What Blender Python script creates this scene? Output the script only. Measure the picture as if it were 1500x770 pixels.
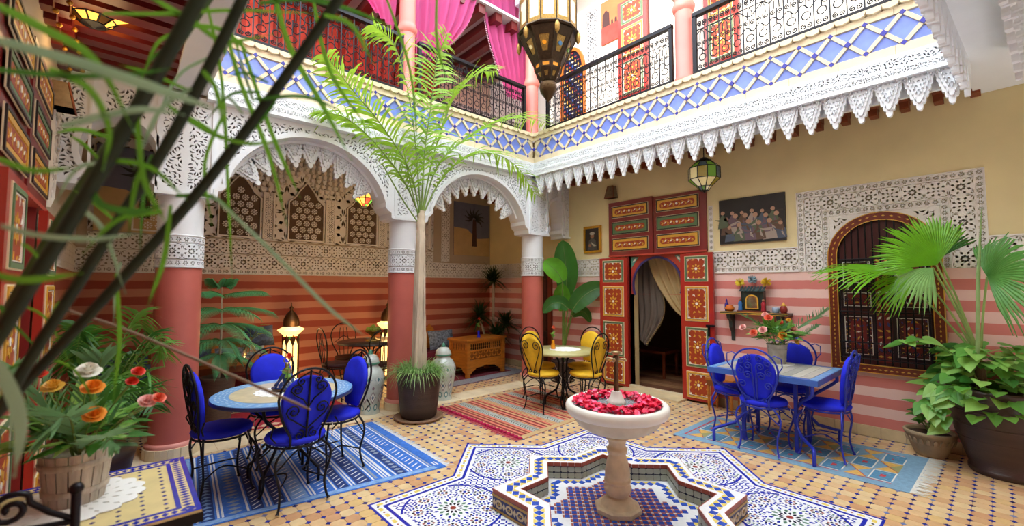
import bpy, math, random
import numpy as np
from mathutils import Vector, Matrix
from mathutils.geometry import delaunay_2d_cdt
for _o in list(bpy.data.objects): bpy.data.objects.remove(_o, do_unlink=True)
S = bpy.context.scene
COL = S.collection
PI = math.pi
sin, cos = math.sin, math.cos
rnd = random.Random(7)

# ------------------------------------------------------------------ camera, light, exposure
PITCH, YAW, FPX, CAMH = .0543, .7295, 637.74, 1.6
cd = bpy.data.cameras.new('camera'); cam = bpy.data.objects.new('camera', cd); COL.objects.link(cam)
cam.location = (0, 0, CAMH); cam.rotation_euler = (PI/2+PITCH, 0, -YAW)
cd.sensor_width = 36; cd.lens = FPX/1500*36; cd.clip_start = .05
cd.dof.use_dof = True; cd.dof.focus_distance = 4.2; cd.dof.aperture_fstop = 1.7
S.camera = cam
W = bpy.data.worlds.new('sky'); S.world = W; W.use_nodes = True
bgn = W.node_tree.nodes['Background']; bgn.inputs[0].default_value = (.88, .95, 1, 1); bgn.inputs[1].default_value = 5.0
sd = bpy.data.lights.new('sun', 'SUN'); sd.energy = 3.2; sd.angle = .03; sd.color = (1, .93, .82)
sun = bpy.data.objects.new('sun', sd); COL.objects.link(sun)
sun.rotation_euler = Vector((.92, .12, -.37)).to_track_quat('-Z', 'Y').to_euler()
S.view_settings.view_transform = 'Standard'; S.view_settings.look = 'None'
S.view_settings.exposure = 0.63; S.view_settings.gamma = 1; S.view_settings.use_curve_mapping = False

# ------------------------------------------------------------------ helpers
def lin(h):
    h = h.lstrip('#'); r = []
    for i in (0, 2, 4):
        v = int(h[i:i+2], 16)/255; r.append(v/12.92 if v <= .04045 else ((v+.055)/1.055)**2.4)
    return (r[0], r[1], r[2], 1)
MATS = {}
def M(key, col='808080', rough=.6, metal=0, var=0, scale=6, bump=0, bscale=60, emit=None, estr=1, trans=0, alpha=1, coat=0, sub=0, detail=4, stretch=None):
    if key in MATS: return MATS[key]
    m = bpy.data.materials.new(key); m.use_nodes = True; nt = m.node_tree; N = nt.nodes; L = nt.links
    b = N['Principled BSDF']; c = lin(col)
    b.inputs['Base Color'].default_value = c; b.inputs['Roughness'].default_value = rough; b.inputs['Metallic'].default_value = metal
    if trans: b.inputs['Transmission Weight'].default_value = trans
    if alpha < 1: b.inputs['Alpha'].default_value = alpha
    if coat: b.inputs['Coat Weight'].default_value = coat
    if sub: b.inputs['Subsurface Weight'].default_value = sub; b.inputs['Subsurface Scale'].default_value = .02
    if emit: b.inputs['Emission Color'].default_value = lin(emit); b.inputs['Emission Strength'].default_value = estr
    if var or bump:
        tc = N.new('ShaderNodeTexCoord'); src = tc.outputs['Object']
        if stretch:
            mp = N.new('ShaderNodeMapping'); mp.inputs['Scale'].default_value = stretch; L.new(src, mp.inputs[0]); src = mp.outputs[0]
    if var:
        n = N.new('ShaderNodeTexNoise'); n.inputs['Scale'].default_value = scale; n.inputs['Detail'].default_value = detail; L.new(src, n.inputs['Vector'])
        r = N.new('ShaderNodeMapRange'); r.inputs[1].default_value = .25; r.inputs[2].default_value = .75; L.new(n.outputs[0], r.inputs[0])
        x = N.new('ShaderNodeMix'); x.data_type = 'RGBA'
        x.inputs[6].default_value = tuple(v*(1-var) for v in c[:3])+(1,); x.inputs[7].default_value = tuple(min(1, v*(1+var)) for v in c[:3])+(1,)
        L.new(r.outputs[0], x.inputs[0]); L.new(x.outputs[2], b.inputs['Base Color'])
    if bump:
        n2 = N.new('ShaderNodeTexNoise'); n2.inputs['Scale'].default_value = bscale; n2.inputs['Detail'].default_value = 5; L.new(src, n2.inputs['Vector'])
        bp = N.new('ShaderNodeBump'); bp.inputs['Strength'].default_value = bump; bp.inputs['Distance'].default_value = .01
        L.new(n2.outputs[0], bp.inputs['Height']); L.new(bp.outputs[0], b.inputs['Normal'])
    MATS[key] = m; return m
def wallmat(key, bands, var=.06, bump=.12):
    """paint by height: bands = [(z_top, hex)...] ascending, world z; painted courses"""
    m = bpy.data.materials.new(key); m.use_nodes = True; nt = m.node_tree; N = nt.nodes; L = nt.links
    b = N['Principled BSDF']; b.inputs['Roughness'].default_value = .75
    g = N.new('ShaderNodeNewGeometry'); sp = N.new('ShaderNodeSeparateXYZ'); L.new(g.outputs['Position'], sp.inputs[0])
    ns0 = N.new('ShaderNodeTexNoise'); ns0.inputs['Scale'].default_value = 9; L.new(g.outputs['Position'], ns0.inputs['Vector'])
    jit = N.new('ShaderNodeMath'); jit.operation = 'MULTIPLY_ADD'; L.new(ns0.outputs[0], jit.inputs[0]); jit.inputs[1].default_value = .012; L.new(sp.outputs[2], jit.inputs[2])
    prev = None
    for i, (zt, h) in enumerate(bands):
        if prev is None:
            rgb = N.new('ShaderNodeRGB'); rgb.outputs[0].default_value = lin(h); prev = rgb.outputs[0]
        else:
            gt = N.new('ShaderNodeMath'); gt.operation = 'GREATER_THAN'; L.new(jit.outputs[0], gt.inputs[0]); gt.inputs[1].default_value = bands[i-1][0]+.006
            mx = N.new('ShaderNodeMix'); mx.data_type = 'RGBA'; L.new(gt.outputs[0], mx.inputs[0]); L.new(prev, mx.inputs[6]); mx.inputs[7].default_value = lin(h); prev = mx.outputs[2]
    ns = N.new('ShaderNodeTexNoise'); ns.inputs['Scale'].default_value = 2.2; ns.inputs['Detail'].default_value = 8; L.new(g.outputs['Position'], ns.inputs['Vector'])
    mr = N.new('ShaderNodeMapRange'); mr.inputs[1].default_value = .3; mr.inputs[2].default_value = .7; mr.inputs[3].default_value = 1-var; mr.inputs[4].default_value = 1+var; L.new(ns.outputs[0], mr.inputs[0])
    vm = N.new('ShaderNodeVectorMath'); vm.operation = 'SCALE'; L.new(prev, vm.inputs[0]); L.new(mr.outputs[0], vm.inputs[3]); L.new(vm.outputs[0], b.inputs['Base Color'])
    bp = N.new('ShaderNodeBump'); bp.inputs['Strength'].default_value = bump; bp.inputs['Distance'].default_value = .01; L.new(ns.outputs[0], bp.inputs['Height']); L.new(bp.outputs[0], b.inputs['Normal'])
    MATS[key] = m; return m

class Fr:
    """a frame: a along, b up, c out"""
    def __init__(s, o, u, v, n): s.o, s.u, s.v, s.n = [np.array(t, float) for t in (o, u, v, n)]; s.A = np.array([s.u, s.v, s.n])
    def __call__(s, a, b, c=0): return tuple(s.o+a*s.u+b*s.v+c*s.n)
    def arr(s, P): return s.o+np.asarray(P)@s.A
    def mat(s, a=0, b=0, c=0, rot=0, sc=1):
        su = s.u
        if np.dot(np.cross(s.u, s.v), s.n) < 0: su = -s.u; rot = -rot
        u = su*cos(rot)+s.v*sin(rot); v = -su*sin(rot)+s.v*cos(rot); p = s(a, b, c)
        m = Matrix.Identity(4)
        for i in range(3): m[i][0] = u[i]*sc; m[i][1] = v[i]*sc; m[i][2] = s.n[i]*sc; m[i][3] = p[i]
        return m
    def shift(s, a=0, b=0, c=0): return Fr(s(a, b, c), s.u, s.v, s.n)
ID = Fr((0,0,0), (1,0,0), (0,1,0), (0,0,1))
class MB:
    def __init__(s): s.v = []; s.f = []; s.m = []; s.s = []
    def face(s, pts, m=0, sm=False):
        n = len(s.v); s.v += [tuple(p) for p in pts]; s.f.append(tuple(range(n, n+len(pts)))); s.m.append(m); s.s.append(sm)
    def addm(s, V, F, m=0, sm=False):
        n = len(s.v); s.v += [tuple(p) for p in V]
        for i, f in enumerate(F): s.f.append(tuple(k+n for k in f)); s.m.append(m[i] if isinstance(m, list) else m); s.s.append(sm)
        return s
    def add(s, o, fr=None, m=None):
        n = len(s.v); P = np.array(o.v); s.v += [tuple(p) for p in (fr.arr(P) if fr else P)]
        s.f += [tuple(k+n for k in f) for f in o.f]; s.m += o.m if m is None else [m]*len(o.m); s.s += o.s
    def box(s, x0, x1, y0, y1, z0, z1, m=0, fr=ID):
        V = [fr(x, y, z) for z in (z0, z1) for x, y in ((x0, y0), (x1, y0), (x1, y1), (x0, y1))]
        return s.addm(V, [(3,2,1,0), (4,5,6,7), (0,1,5,4), (1,2,6,5), (2,3,7,6), (3,0,4,7)], m)
    def prism(s, poly, c0, c1, m=0, fr=ID, ms=None, inset=0, back=True):
        n = len(poly); ms = m if ms is None else ms
        top = poly
        if inset:
            cx = sum(p[0] for p in poly)/n; cy = sum(p[1] for p in poly)/n; top = [(cx+(x-cx)*(1-inset), cy+(y-cy)*(1-inset)) for x, y in poly]
        V = [fr(x, y, c0) for x, y in poly]+[fr(x, y, c1) for x, y in top]
        F = [tuple(range(n, 2*n))]; mm = [m]
        for i in range(n): j = (i+1) % n; F.append((i, j, n+j, n+i)); mm.append(ms)
        if back: F.append(tuple(range(n-1, -1, -1))); mm.append(ms)
        return s.addm(V, F, mm)
    def ring(s, po, pi_, c0, c1, m=0, fr=ID):
        """plate between two loops of equal vertex count"""
        n = len(po); V = [fr(x, y, c) for c in (c0, c1) for P in (po, pi_) for x, y in P]; F = []
        for i in range(n):
            j = (i+1) % n
            F += [(2*n+i, 2*n+j, 3*n+j, 3*n+i), (i, j, 2*n+j, 2*n+i), (n+j, n+i, 3*n+i, 3*n+j)]
        return s.addm(V, F, m)
    def tube(s, pts, r=.01, n=6, m=0, closed=False, cap=True, flat=1, sm=True):
        P = [Vector(p) for p in pts]; k = len(P); R = r if isinstance(r, (list, tuple)) else [r]*k
        V = []; up = None
        for i, p in enumerate(P):
            t = (P[(i+1) % k]-P[i-1]) if closed else (P[min(i+1, k-1)]-P[max(i-1, 0)])
            if t.length < 1e-9: t = Vector((0, 0, 1))
            t.normalize()
            if up is None: up = Vector((0, 0, 1)) if abs(t.z) < .9 else Vector((1, 0, 0))
            a = up-t*up.dot(t)
            if a.length < 1e-6: a = t.orthogonal()
            a.normalize(); up = a; b = t.cross(a)
            for j in range(n):
                w = 2*PI*j/n; V.append(p+a*(R[i]*cos(w)*flat)+b*(R[i]*sin(w)))
        F = []
        for i in range(k if closed else k-1):
            i2 = (i+1) % k
            for j in range(n): j2 = (j+1) % n; F.append((i*n+j, i*n+j2, i2*n+j2, i2*n+j))
        s.addm(V, F, m, sm)
        if cap and not closed:
            s.face([V[j] for j in range(n-1, -1, -1)], m); s.face([V[(k-1)*n+j] for j in range(n)], m)
        return s
    def lathe(s, prof, n=24, m=0, c=(0, 0, 0), sm=True, ph=0, flute=0, nf=0):
        V = []; k = len(prof); mm = m
        for r, z in prof:
            for j in range(n):
                w = ph+2*PI*j/n; rr = r*(1+(flute*abs(cos(w*nf/2)) if flute else 0)); V.append((c[0]+rr*cos(w), c[1]+rr*sin(w), c[2]+z))
        F = []; fm = []
        for i in range(k-1):
            for j in range(n): j2 = (j+1) % n; F.append((i*n+j, i*n+j2, (i+1)*n+j2, (i+1)*n+j)); fm.append(m[i] if isinstance(m, list) else m)
        s.addm(V, F, fm, sm)
        if prof[0][0] > 1e-4: s.face([V[j] for j in range(n-1, -1, -1)], m[0] if isinstance(m, list) else m)
        if prof[-1][0] > 1e-4: s.face([V[(k-1)*n+j] for j in range(n)], m[-1] if isinstance(m, list) else m)
        return s
    def ball(s, c, r, m=0, n=8, k=6, sz=1):
        pr = [(max(1e-5, r*sin(PI*i/k)), -r*sz*cos(PI*i/k)) for i in range(k+1)]; return s.lathe(pr, n, m, c)
    def grid(s, fn, nu, nv, m=0, sm=True):
        V = [fn(i/nu, j/nv) for j in range(nv+1) for i in range(nu+1)]
        F = [(j*(nu+1)+i, j*(nu+1)+i+1, (j+1)*(nu+1)+i+1, (j+1)*(nu+1)+i) for j in range(nv) for i in range(nu)]
        return s.addm(V, F, m, sm)
    def mesh(s, name, mats):
        me = bpy.data.meshes.new(name); me.from_pydata([tuple(map(float, p)) for p in s.v], [], s.f)
        for t in (mats if isinstance(mats, (list, tuple)) else [mats]): me.materials.append(t)
        if s.f:
            me.polygons.foreach_set('material_index', s.m); me.polygons.foreach_set('use_smooth', s.s)
        me.update(); return me
    def build(s, name, mats, parent=None, **k): return put(name, s.mesh(name, mats), parent, **k)
def put(name, me, parent=None, mw=None, loc=None, rz=0, label=None, kind=None):
    o = bpy.data.objects.new(name, me); COL.objects.link(o)
    if parent is not None: o.parent = parent
    if mw is not None: o.matrix_basis = mw
    if loc is not None: o.location = loc; o.rotation_euler = (0, 0, rz)
    if label: o['label'] = label
    if kind: o['kind'] = kind
    return o
def tag(o, label, cat, group=None):
    o['label'] = label; o['category'] = cat
    if group: o['group'] = group
    return o
def thing(name, label, cat, loc=(0, 0, 0), rz=0, group=None):
    o = bpy.data.objects.new(name, None); o.empty_display_size = .1; COL.objects.link(o); o.location = loc; o.rotation_euler = (0, 0, rz)
    return tag(o, label, cat, group)
def struct(o): o['kind'] = 'structure'; return o
def stuff(o): o['kind'] = 'stuff'; return o
def sempty(name): 
    o = bpy.data.objects.new(name, None); o.empty_display_size = .1; COL.objects.link(o); return struct(o)
def copy_tree(o, parent=None):
    c = o.copy(); COL.objects.link(c)
    if parent is not None: c.parent = parent
    for ch in list(o.children): copy_tree(ch, c)
    return c
_F = Vector((sin(YAW)*cos(PITCH), cos(YAW)*cos(PITCH), sin(PITCH))); _R = Vector((cos(YAW), -sin(YAW), 0)); _U = _R.cross(_F)
def at(u, v, x=None, y=None, z=None, d=None):
    """world point seen at a pixel of the photo, on a given plane (survey of the place)"""
    r = _F+_R*((u-750)/FPX)-_U*((v-385)/FPX)
    t = x/r.x if x is not None else y/r.y if y is not None else (z-CAMH)/r.z if z is not None else d
    return Vector((0, 0, CAMH))+r*t
def circ(r, n, ph=0, cx=0, cy=0, ry=None): return [(cx+r*cos(ph+2*PI*i/n), cy+(ry or r)*sin(ph+2*PI*i/n)) for i in range(n)]
def rect(a0, a1, b0, b1): return [(a0, b0), (a1, b0), (a1, b1), (a0, b1)]
def spiral(cx, cy, r0, turns, a0, n=18, end=.15, sgn=1):
    return [(cx+r0*(1-(1-end)*t)*cos(a0+sgn*2*PI*turns*t), cy+r0*(1-(1-end)*t)*sin(a0+sgn*2*PI*turns*t)) for t in [i/n for i in range(n+1)]]
def bez(p0, p1, p2, p3, n=10):
    P = [Vector(p) for p in (p0, p1, p2, p3)]
    return [P[0]*(1-t)**3+P[1]*3*t*(1-t)**2+P[2]*3*t*t*(1-t)+P[3]*t**3 for t in [i/n for i in range(n+1)]]
def cr(pts, k=6):
    """smooth curve through points"""
    P = [Vector(p) for p in pts]; P = [P[0]*2-P[1]]+P+[P[-1]*2-P[-2]]; out = []
    for i in range(1, len(P)-2):
        for j in range(k):
            t = j/k; a, b, c, d = P[i-1:i+3]
            out.append(.5*((2*b)+(c-a)*t+(2*a-5*b+4*c-d)*t*t+(3*b-a-3*c+d)*t**3))
    return out+[P[-2]]
def pierced(outer, holes, c0, c1, mb=None, mt=0, mg=1, sides=True):
    """carved plate: face at c1, each hole really recessed down to c0"""
    mb = mb or MB(); vs = []; fs = []
    for P in [outer]+holes: fs.append(list(range(len(vs), len(vs)+len(P)))); vs += [Vector((p[0], p[1])) for p in P]
    r = delaunay_2d_cdt(vs, [], fs, 1, 1e-6)
    V = [(p.x, p.y, c1) for p in r[0]]; F = [f for f, o in zip(r[2], r[5]) if list(o) == [0]]
    mb.addm(V, F, mt)
    for H in holes:
        n = len(H); mb.face([(x, y, c0) for x, y in H], mg)
        mb.addm([(x, y, c) for c in (c0, c1) for x, y in H], [(i, (i+1) % n, n+(i+1) % n, n+i) for i in range(n)], mt)
    if sides:
        n = len(outer); mb.addm([(x, y, c) for c in (c0, c1) for x, y in outer], [(i, (i+1) % n, n+(i+1) % n, n+i) for i in range(n)], mt)
    return mb
def kite(cx, cy, a, r0, r1, w, k=.55):
    rm = r0+(r1-r0)*k; return [(cx+r*cos(a)-o*sin(a), cy+r*sin(a)+o*cos(a)) for r, o in ((r0, 0), (rm, -w), (r1, 0), (rm, w))]
def leaf(cx, cy, a, L, w, curl=.25):
    pts = []
    for t, o in ((0, 0), (.3, -1), (.65, -.75), (1, 0), (.65, .55), (.3, .8)):
        x = (t-.5)*L; y = o*w+curl*L*(t-.5)**2*2; pts.append((cx+x*cos(a)-y*sin(a), cy+x*sin(a)+y*cos(a)))
    return pts
def inpoly(x, y, P):
    c = False; j = len(P)-1
    for i in range(len(P)):
        if (P[i][1] > y) != (P[j][1] > y) and x < (P[j][0]-P[i][0])*(y-P[i][1])/(P[j][1]-P[i][1])+P[i][0]: c = not c
        j = i
    return c
def pdist(x, y, P, closed=True):
    d = 9
    for i in range(len(P) if closed else len(P)-1):
        ax, ay = P[i]; bx, by = P[(i+1) % len(P)]; dx, dy = bx-ax, by-ay; q = dx*dx+dy*dy
        t = 0 if q == 0 else max(0, min(1, ((x-ax)*dx+(y-ay)*dy)/q)); d = min(d, math.hypot(x-ax-t*dx, y-ay-t*dy))
    return d
def lace_holes(region, size=.05, margin=.03, seed=1, fill=.9, gap=None):
    """arabesque cut-outs: curling leaves packed inside a region"""
    R = random.Random(seed); xs = [p[0] for p in region]; ys = [p[1] for p in region]; out = []; cells = {}
    st = (gap or size)*.36; pts = []
    y = min(ys)
    while y < max(ys):
        x = min(xs)
        while x < max(xs): pts.append((x+R.uniform(-.4, .4)*st, y+R.uniform(-.4, .4)*st)); x += st
        y += st
    R.shuffle(pts)
    pts = [p for p in pts if inpoly(p[0], p[1], region)]
    pd = [pdist(p[0], p[1], region) for p in pts]
    for sc in (1, .62):
        L = size*.9*sc
        for (px, py), d0 in zip(pts, pd):
            if d0 < margin+L*.25: continue
            base = 2.2*sin(px*.55/size+1.3)+2.4*cos(py*.45/size)
            ck = (int(px/size), int(py/size)); near = [h for i in (-1, 0, 1) for j in (-1, 0, 1) for h in cells.get((ck[0]+i, ck[1]+j), ())]
            for k in range(3):
                h = leaf(px, py, base+k*1.05, L, L*.2, R.choice((-.5, .5)))
                if d0 < margin+L*.5 and any((not inpoly(x, y, region)) or pdist(x, y, region) < margin for x, y in h): continue
                ok = True
                for g in near:
                    if any(pdist(x, y, g) < size*.075 or inpoly(x, y, g) for x, y in h) or any(inpoly(x, y, h) or pdist(x, y, h) < size*.075 for x, y in g): ok = False; break
                if ok: out.append(h); cells.setdefault(ck, []).append(h); break
    return out
# ------------------------------------------------------------------ the place: main planes
XW, XL, YB, XF, YF = 6.05, -.45, 7.5, 5.148, 5.2
CX, CY = 2.68, 1.87
FW = Fr((XW, 0, 0), (0, 1, 0), (0, 0, 1), (-1, 0, 0))      # right wall, a = y
FL = Fr((XL, 0, 0), (0, 1, 0), (0, 0, 1), (1, 0, 0))       # left wall
FBK = Fr((0, YB, 0), (1, 0, 0), (0, 0, 1), (0, -1, 0))     # back wall, a = x
FA = Fr((0, YF, 0), (1, 0, 0), (0, 0, 1), (0, -1, 0))      # arcade face
FG = Fr((XF, 0, 0), (0, 1, 0), (0, 0, 1), (-1, 0, 0))      # balcony face on the right
FLR = Fr((0, 0, 0), (1, 0, 0), (0, 1, 0), (0, 0, 1))       # floor
plaster = M('white_plaster', 'e2e5e9', .7, var=.04, scale=3, bump=.08)
recess_shade = M('carved_recess_shade', '64615f', .9, var=.15)  # darker tone paints shade into the carved recesses
stucco = M('stucco_ivory', 'e9e4dc', .75, var=.06, scale=4, bump=.1)
sshade = M('stucco_recess_shade', '352f2b', .9, var=.2)  # shade of the stucco cut-outs put into their colour
coral = M('coral_tadelakt', 'c0655a', .45, var=.12, scale=3, bump=.1, bscale=12)
pinkc = M('pink_tadelakt', 'e79a8e', .5, var=.08, scale=3, bump=.08, bscale=12)
cream = M('cream_stone', 'e0cfae', .7, var=.12, scale=5, bump=.15)
beige = M('beige_tile', 'd8c39a', .4, var=.15, scale=7, bump=.05)
iron = M('black_iron', '1b1a20', .38, .6)
wood = M('carved_brown_wood', '7a3a1c', .5, var=.3, scale=6, bump=.2, stretch=(8, 1, 8))
redwood = M('dark_red_wood', '641414', .4, var=.15, scale=5)
st = [(.11, 'c9b489')]
n = 16
for i in range(n): st.append((.11+(i+1)*1.67/n, 'd67f76' if i % 2 == 0 else 'eec6bc'))
wall_r_mat = wallmat('striped_and_yellow_wall', st+[(9, 'e4d4a2')])
wall_b_dim = wallmat('striped_back_wall_dimmed', [(.11, 'c9b489')]+[(z, '98422f' if i % 2 == 0 else 'ba7a60') for i, (z, h) in enumerate(st[1:])]+[(9, 'b8a68c')])  # stripes darkened and warmed: dim, lamp-lit gallery put into the colour

# ------------------------------------------------------------------ floor of octagon tiles with blue dots
floor = struct(MB().box(XL-.3, XW+3, -1.2, YB+.2, -.1, -.004).build('floor', M('grout', 'a58f70', .9, var=.2)))
tcols = ['dcb98a', 'd3a87a', 'e0c596', 'cc9c72', 'dbb97e']
tmats = [M('floor_tile_%d' % i, h, .28, var=.1, scale=20) for i, h in enumerate(tcols)]
k = .019
octo = [(-.049+k, -.049), (.049-k, -.049), (.049, -.049+k), (.049, .049-k), (.049-k, .049), (-.049+k, .049), (-.049, .049-k), (-.049, -.049+k)]
dia = [(0, -.019), (.019, 0), (0, .019), (-.019, 0)]
bl = [M('dot_blue', '27379c', .25, var=.25, scale=30), M('dot_deep_blue', '1c2378', .25, var=.2, scale=30), M('dot_pale_blue', '5d77b8', .3, var=.2, scale=30)]
tile_me = [MB().prism(octo, -.004, .0, fr=FLR, inset=.03, back=False).mesh('tile', t) for t in tmats]
dot_me = [MB().prism(dia, -.004, .0002, fr=FLR, back=False).mesh('dot_tile', t) for t in bl]
def star(a, n8=True, ph=0):
    """outline of two crossed squares of half-side a"""
    P = []; ri = a/cos(PI/8)
    for i in range(8): P += [(a*1.41421*cos(PI/4*i+ph), a*1.41421*sin(PI/4*i+ph)), (a/cos(PI/8)*cos(PI/4*i+PI/8+ph), a/cos(PI/8)*sin(PI/4*i+PI/8+ph))]
    return P
SO = [(CX+x, CY+y) for x, y in star(1.28)]
tl, dl = [], []
for i in range(-3, 61):
    for j in range(-3, 75):
        x, y = .1*i, .1*j
        if x+.05 < XW and not (inpoly(x+.05, y+.05, SO) and pdist(x+.05, y+.05, SO) > .03): tl.append((math.hypot(x+.05, y+.05), x+.05, y+.05))
        if x < XW-.03 and not inpoly(x, y, SO): dl.append((math.hypot(x, y), x, y))
def occl(x, y): # lies under a rug
    return (.4 < x < 2.2 and 3.42 < y < 5.0) or (4.55 < x < 5.6 and .55 < y < 2.4) or (3.2 < x < 4.8 and 3.45 < y < 5) or (x < .25 and y < 2.9) or x < -.1
tl.sort(key=lambda t: t[0]+(50 if occl(t[1], t[2]) else 0)); dl.sort(key=lambda t: t[0]+(50 if occl(t[1], t[2]) else 0))
rest = MB(); rest2 = MB()
tpl = MB().prism(octo, -.004, .0, fr=FLR, inset=.03, back=False); tpd = MB().prism(dia, -.004, .0002, fr=FLR, back=False)
for q, (d, x, y) in enumerate(tl):
    c = rnd.choice((0, 0, 0, 1, 2, 2, 3, 4))
    if q < 300: put('floor_tile', tile_me[c], floor, loc=(x, y, 0))
    else: rest.add(tpl, FLR.shift(x, y), c)
for q, (d, x, y) in enumerate(dl):
    c = rnd.choice((0, 0, 0, 1, 2))
    if q < 300: put('dot_tile', dot_me[c], floor, loc=(x, y, 0))
    else: rest2.add(tpd, FLR.shift(x, y), c)
stuff(rest.build('distant_floor_tiles', tmats, floor)); stuff(rest2.build('distant_dot_tiles', bl, floor))
# flagstone strip between the columns
for i in range(22):
    x = -.4+i*.29
    MB().box(x, x+.284, YF-.06, YF+.3, -.01, .004).build('flagstone', cream, floor)

# star mosaic around the fountain
FS = FLR.shift(CX, CY, 0)
wz = M('mosaic_white', 'eceff2', .25, var=.05, scale=40); bz = M('mosaic_blue', '232fa6', .2, var=.2, scale=40); yz = M('mosaic_yellow', 'e6cf6a', .25, var=.12, scale=40)
rz_ = M('mosaic_red', '8f3b2c', .3, var=.2, scale=40); kz = M('mosaic_black', '1d2030', .25); gz = M('mosaic_green', '3f6f52', .3)
mos = MB().prism(star(1.285), -.004, .001, fr=FS).build('star_mosaic', wz, floor)
lines = MB()
for a0, a1, m in ((1.285, 1.268, 0), (1.202, 1.178, 0)): lines.ring(star(a0), star(a1), .0008, .0026, m, FS)
lines.build('border_line', [bz], mos)
bm = MB(); S1 = star(1.235)
for i in range(16):
    p, q = S1[i], S1[(i+1) % 16]; L = math.hypot(q[0]-p[0], q[1]-p[1]); nn = int(L/.05); an = math.atan2(q[1]-p[1], q[0]-p[0])
    for j in range(nn):
        t = (j+.5)/nn; f2 = Fr(FS(p[0]+(q[0]-p[0])*t, p[1]+(q[1]-p[1])*t), (cos(an), sin(an), 0), (-sin(an), cos(an), 0), (0, 0, 1))
        if j % 2: bm.prism(rect(-.022, .022, -.013, .013), .0008, .0022, 0, f2, back=False)
        else: bm.prism([(0, -.01), (.01, 0), (0, .01), (-.01, 0)], .0008, .0024, 1+(j//2) % 2, f2, back=False)
stuff(bm.build('border_tesserae', [yz, kz, rz_], mos))
fld = MB(); med = MB(); S2 = star(1.165); S3 = star(.66)
cen = [(1.18*cos(PI/4*i), 1.18*sin(PI/4*i)) for i in range(8)]
MR = .37
def inmed(x, y): return any(math.hypot(x-a, y-b) < MR for a, b in cen)
g = .0335
for i in range(-50, 51):
    for j in range(-50, 51):
        x, y = i*g, j*g
        if not inpoly(x, y, S2) or pdist(x, y, S2) < .014 or inpoly(x, y, S3) or inmed(x, y): continue
        m = 0
        w = .0145
        fld.prism([(x-w, y-.006), (x-.006, y-w), (x+w, y+.006), (x+.006, y+w)] if (i+j) % 2 else [(x-w, y+.006), (x+.006, y-w), (x+w, y-.006), (x-.006, y+w)], .0008, .0022, m, FS, back=False)
stuff(fld.build('field_tesserae', [bz], mos))
def rosette(mb, cx, cy, r, n, cols, ph=0):
    mb.prism(circ(r*.16, 8, ph, cx, cy), .001, .003, cols[0], FS, back=False)
    for j in range(n):
        a = ph+2*PI*j/n
        mb.prism(kite(cx, cy, a, r*.26, r*.52, r*.07), .001, .0025, cols[1], FS, back=False)
        mb.prism(kite(cx, cy, a+PI/n, r*.5, r*.8, r*.09), .001, .0025, cols[2], FS, back=False)
        mb.prism(kite(cx, cy, a, r*.74, r*1.0, r*.075), .001, .0025, cols[3], FS, back=False)
def small_ros(mb, x, y, a):
    mb.prism(circ(.07, 16, a, x, y), .001, .0022, 3, FS, back=False); mb.prism(circ(.013, 8, a, x, y), .001, .004, 0, FS, back=False)
    for j in range(8): mb.prism(kite(x, y, a+PI/4*j, .02, .044, .0115), .001, .0035, 1 if j % 2 else 2, FS, back=False)
    for j in range(16): mb.prism(kite(x, y, a+PI/8*j, .056, .078, .009), .001, .0035, 0, FS, back=False)
for ci, (mx, my) in enumerate(cen):
    an = math.atan2(my, mx); mb = MB()
    arc = [(mx+MR*cos(t), my+MR*sin(t)) for t in [2*PI*i/40 for i in range(41)]]
    for i in range(40):
        p, q = arc[i], arc[i+1]
        if inpoly(p[0], p[1], S2) and inpoly(q[0], q[1], S2): mb.ring([p, q, q, p], [p, q, (mx+(q[0]-mx)*.955, my+(q[1]-my)*.955), (mx+(p[0]-mx)*.955, my+(p[1]-my)*.955)], .001, .0026, 0, FS)
    rosette(mb, mx, my, .145, 12, (1, 2, 4, 0), an)
    k = 0
    for j in range(9):
        a = an+2*PI*(j+.5)/9; x, y = mx+.25*cos(a), my+.25*sin(a)
        if inpoly(x, y, S2) and pdist(x, y, S2) > .06 and not inpoly(x, y, star(.6)): small_ros(mb, x, y, a)
    for j in range(30*30):
        x, y = mx-.37+(j % 30)*.0255, my-.37+(j//30)*.0255; rr = math.hypot(x-mx, y-my); a = (j % 3)*1.05+an
        if not .15 < rr < .35: continue
        if inpoly(x, y, S2) and pdist(x, y, S2) > .02 and not any(math.hypot(x-mx-.25*cos(an+2*PI*(q+.5)/9), y-my-.25*sin(an+2*PI*(q+.5)/9)) < .083 for q in range(9)):
            mb.prism(kite(x, y, a, -.0135, .0135, .0085), .001, .002, rnd.choice((0, 0, 0, 0, 4, 2)), FS, back=False)
    stuff(mb.build('rosette_medallion', [bz, rz_, kz, wz, gz], mos))

# ------------------------------------------------------------------ walls
wr = MB()
for a0, a1, b0, b1 in ((-1.2, 3.03, -.1, 4.2), (3.95, 7.7, -.1, 4.2), (3.03, 3.95, 2.12, 4.2)): wr.box(a0, a1, b0, b1, -.22, 0, 0, FW)
wall_right = struct(wr.build('wall_right', wall_r_mat))
wall_back = struct(MB().box(XL-.3, XW+.2, -.1, 4.2, -.2, 0, 0, FBK).build('wall_back', wall_b_dim))
wall_left = struct(MB().box(.5, 7.7, -.1, 4.2, -.2, 0, 0, FL).build('wall_left', wall_b_dim))
sk = struct(MB().box(-.9, 3.0, 0, .105, 0, .004, 0, FW).build('baseboard_right', M('grout_pale', 'a89572', .9)))
for i in range(22):
    a = -.9+i*.2
    if a+.2 < 2.65 or a > 4.5: MB().box(a+.002, a+.198, 0, .11, 0, .016, 0, FW).build('skirting_tile', beige, sk)
for i in range(14):
    a = 4.55+i*.2
    MB().box(a+.002, a+.198, 0, .11, 0, .016, 0, FW).build('skirting_tile', beige, sk)

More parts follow.
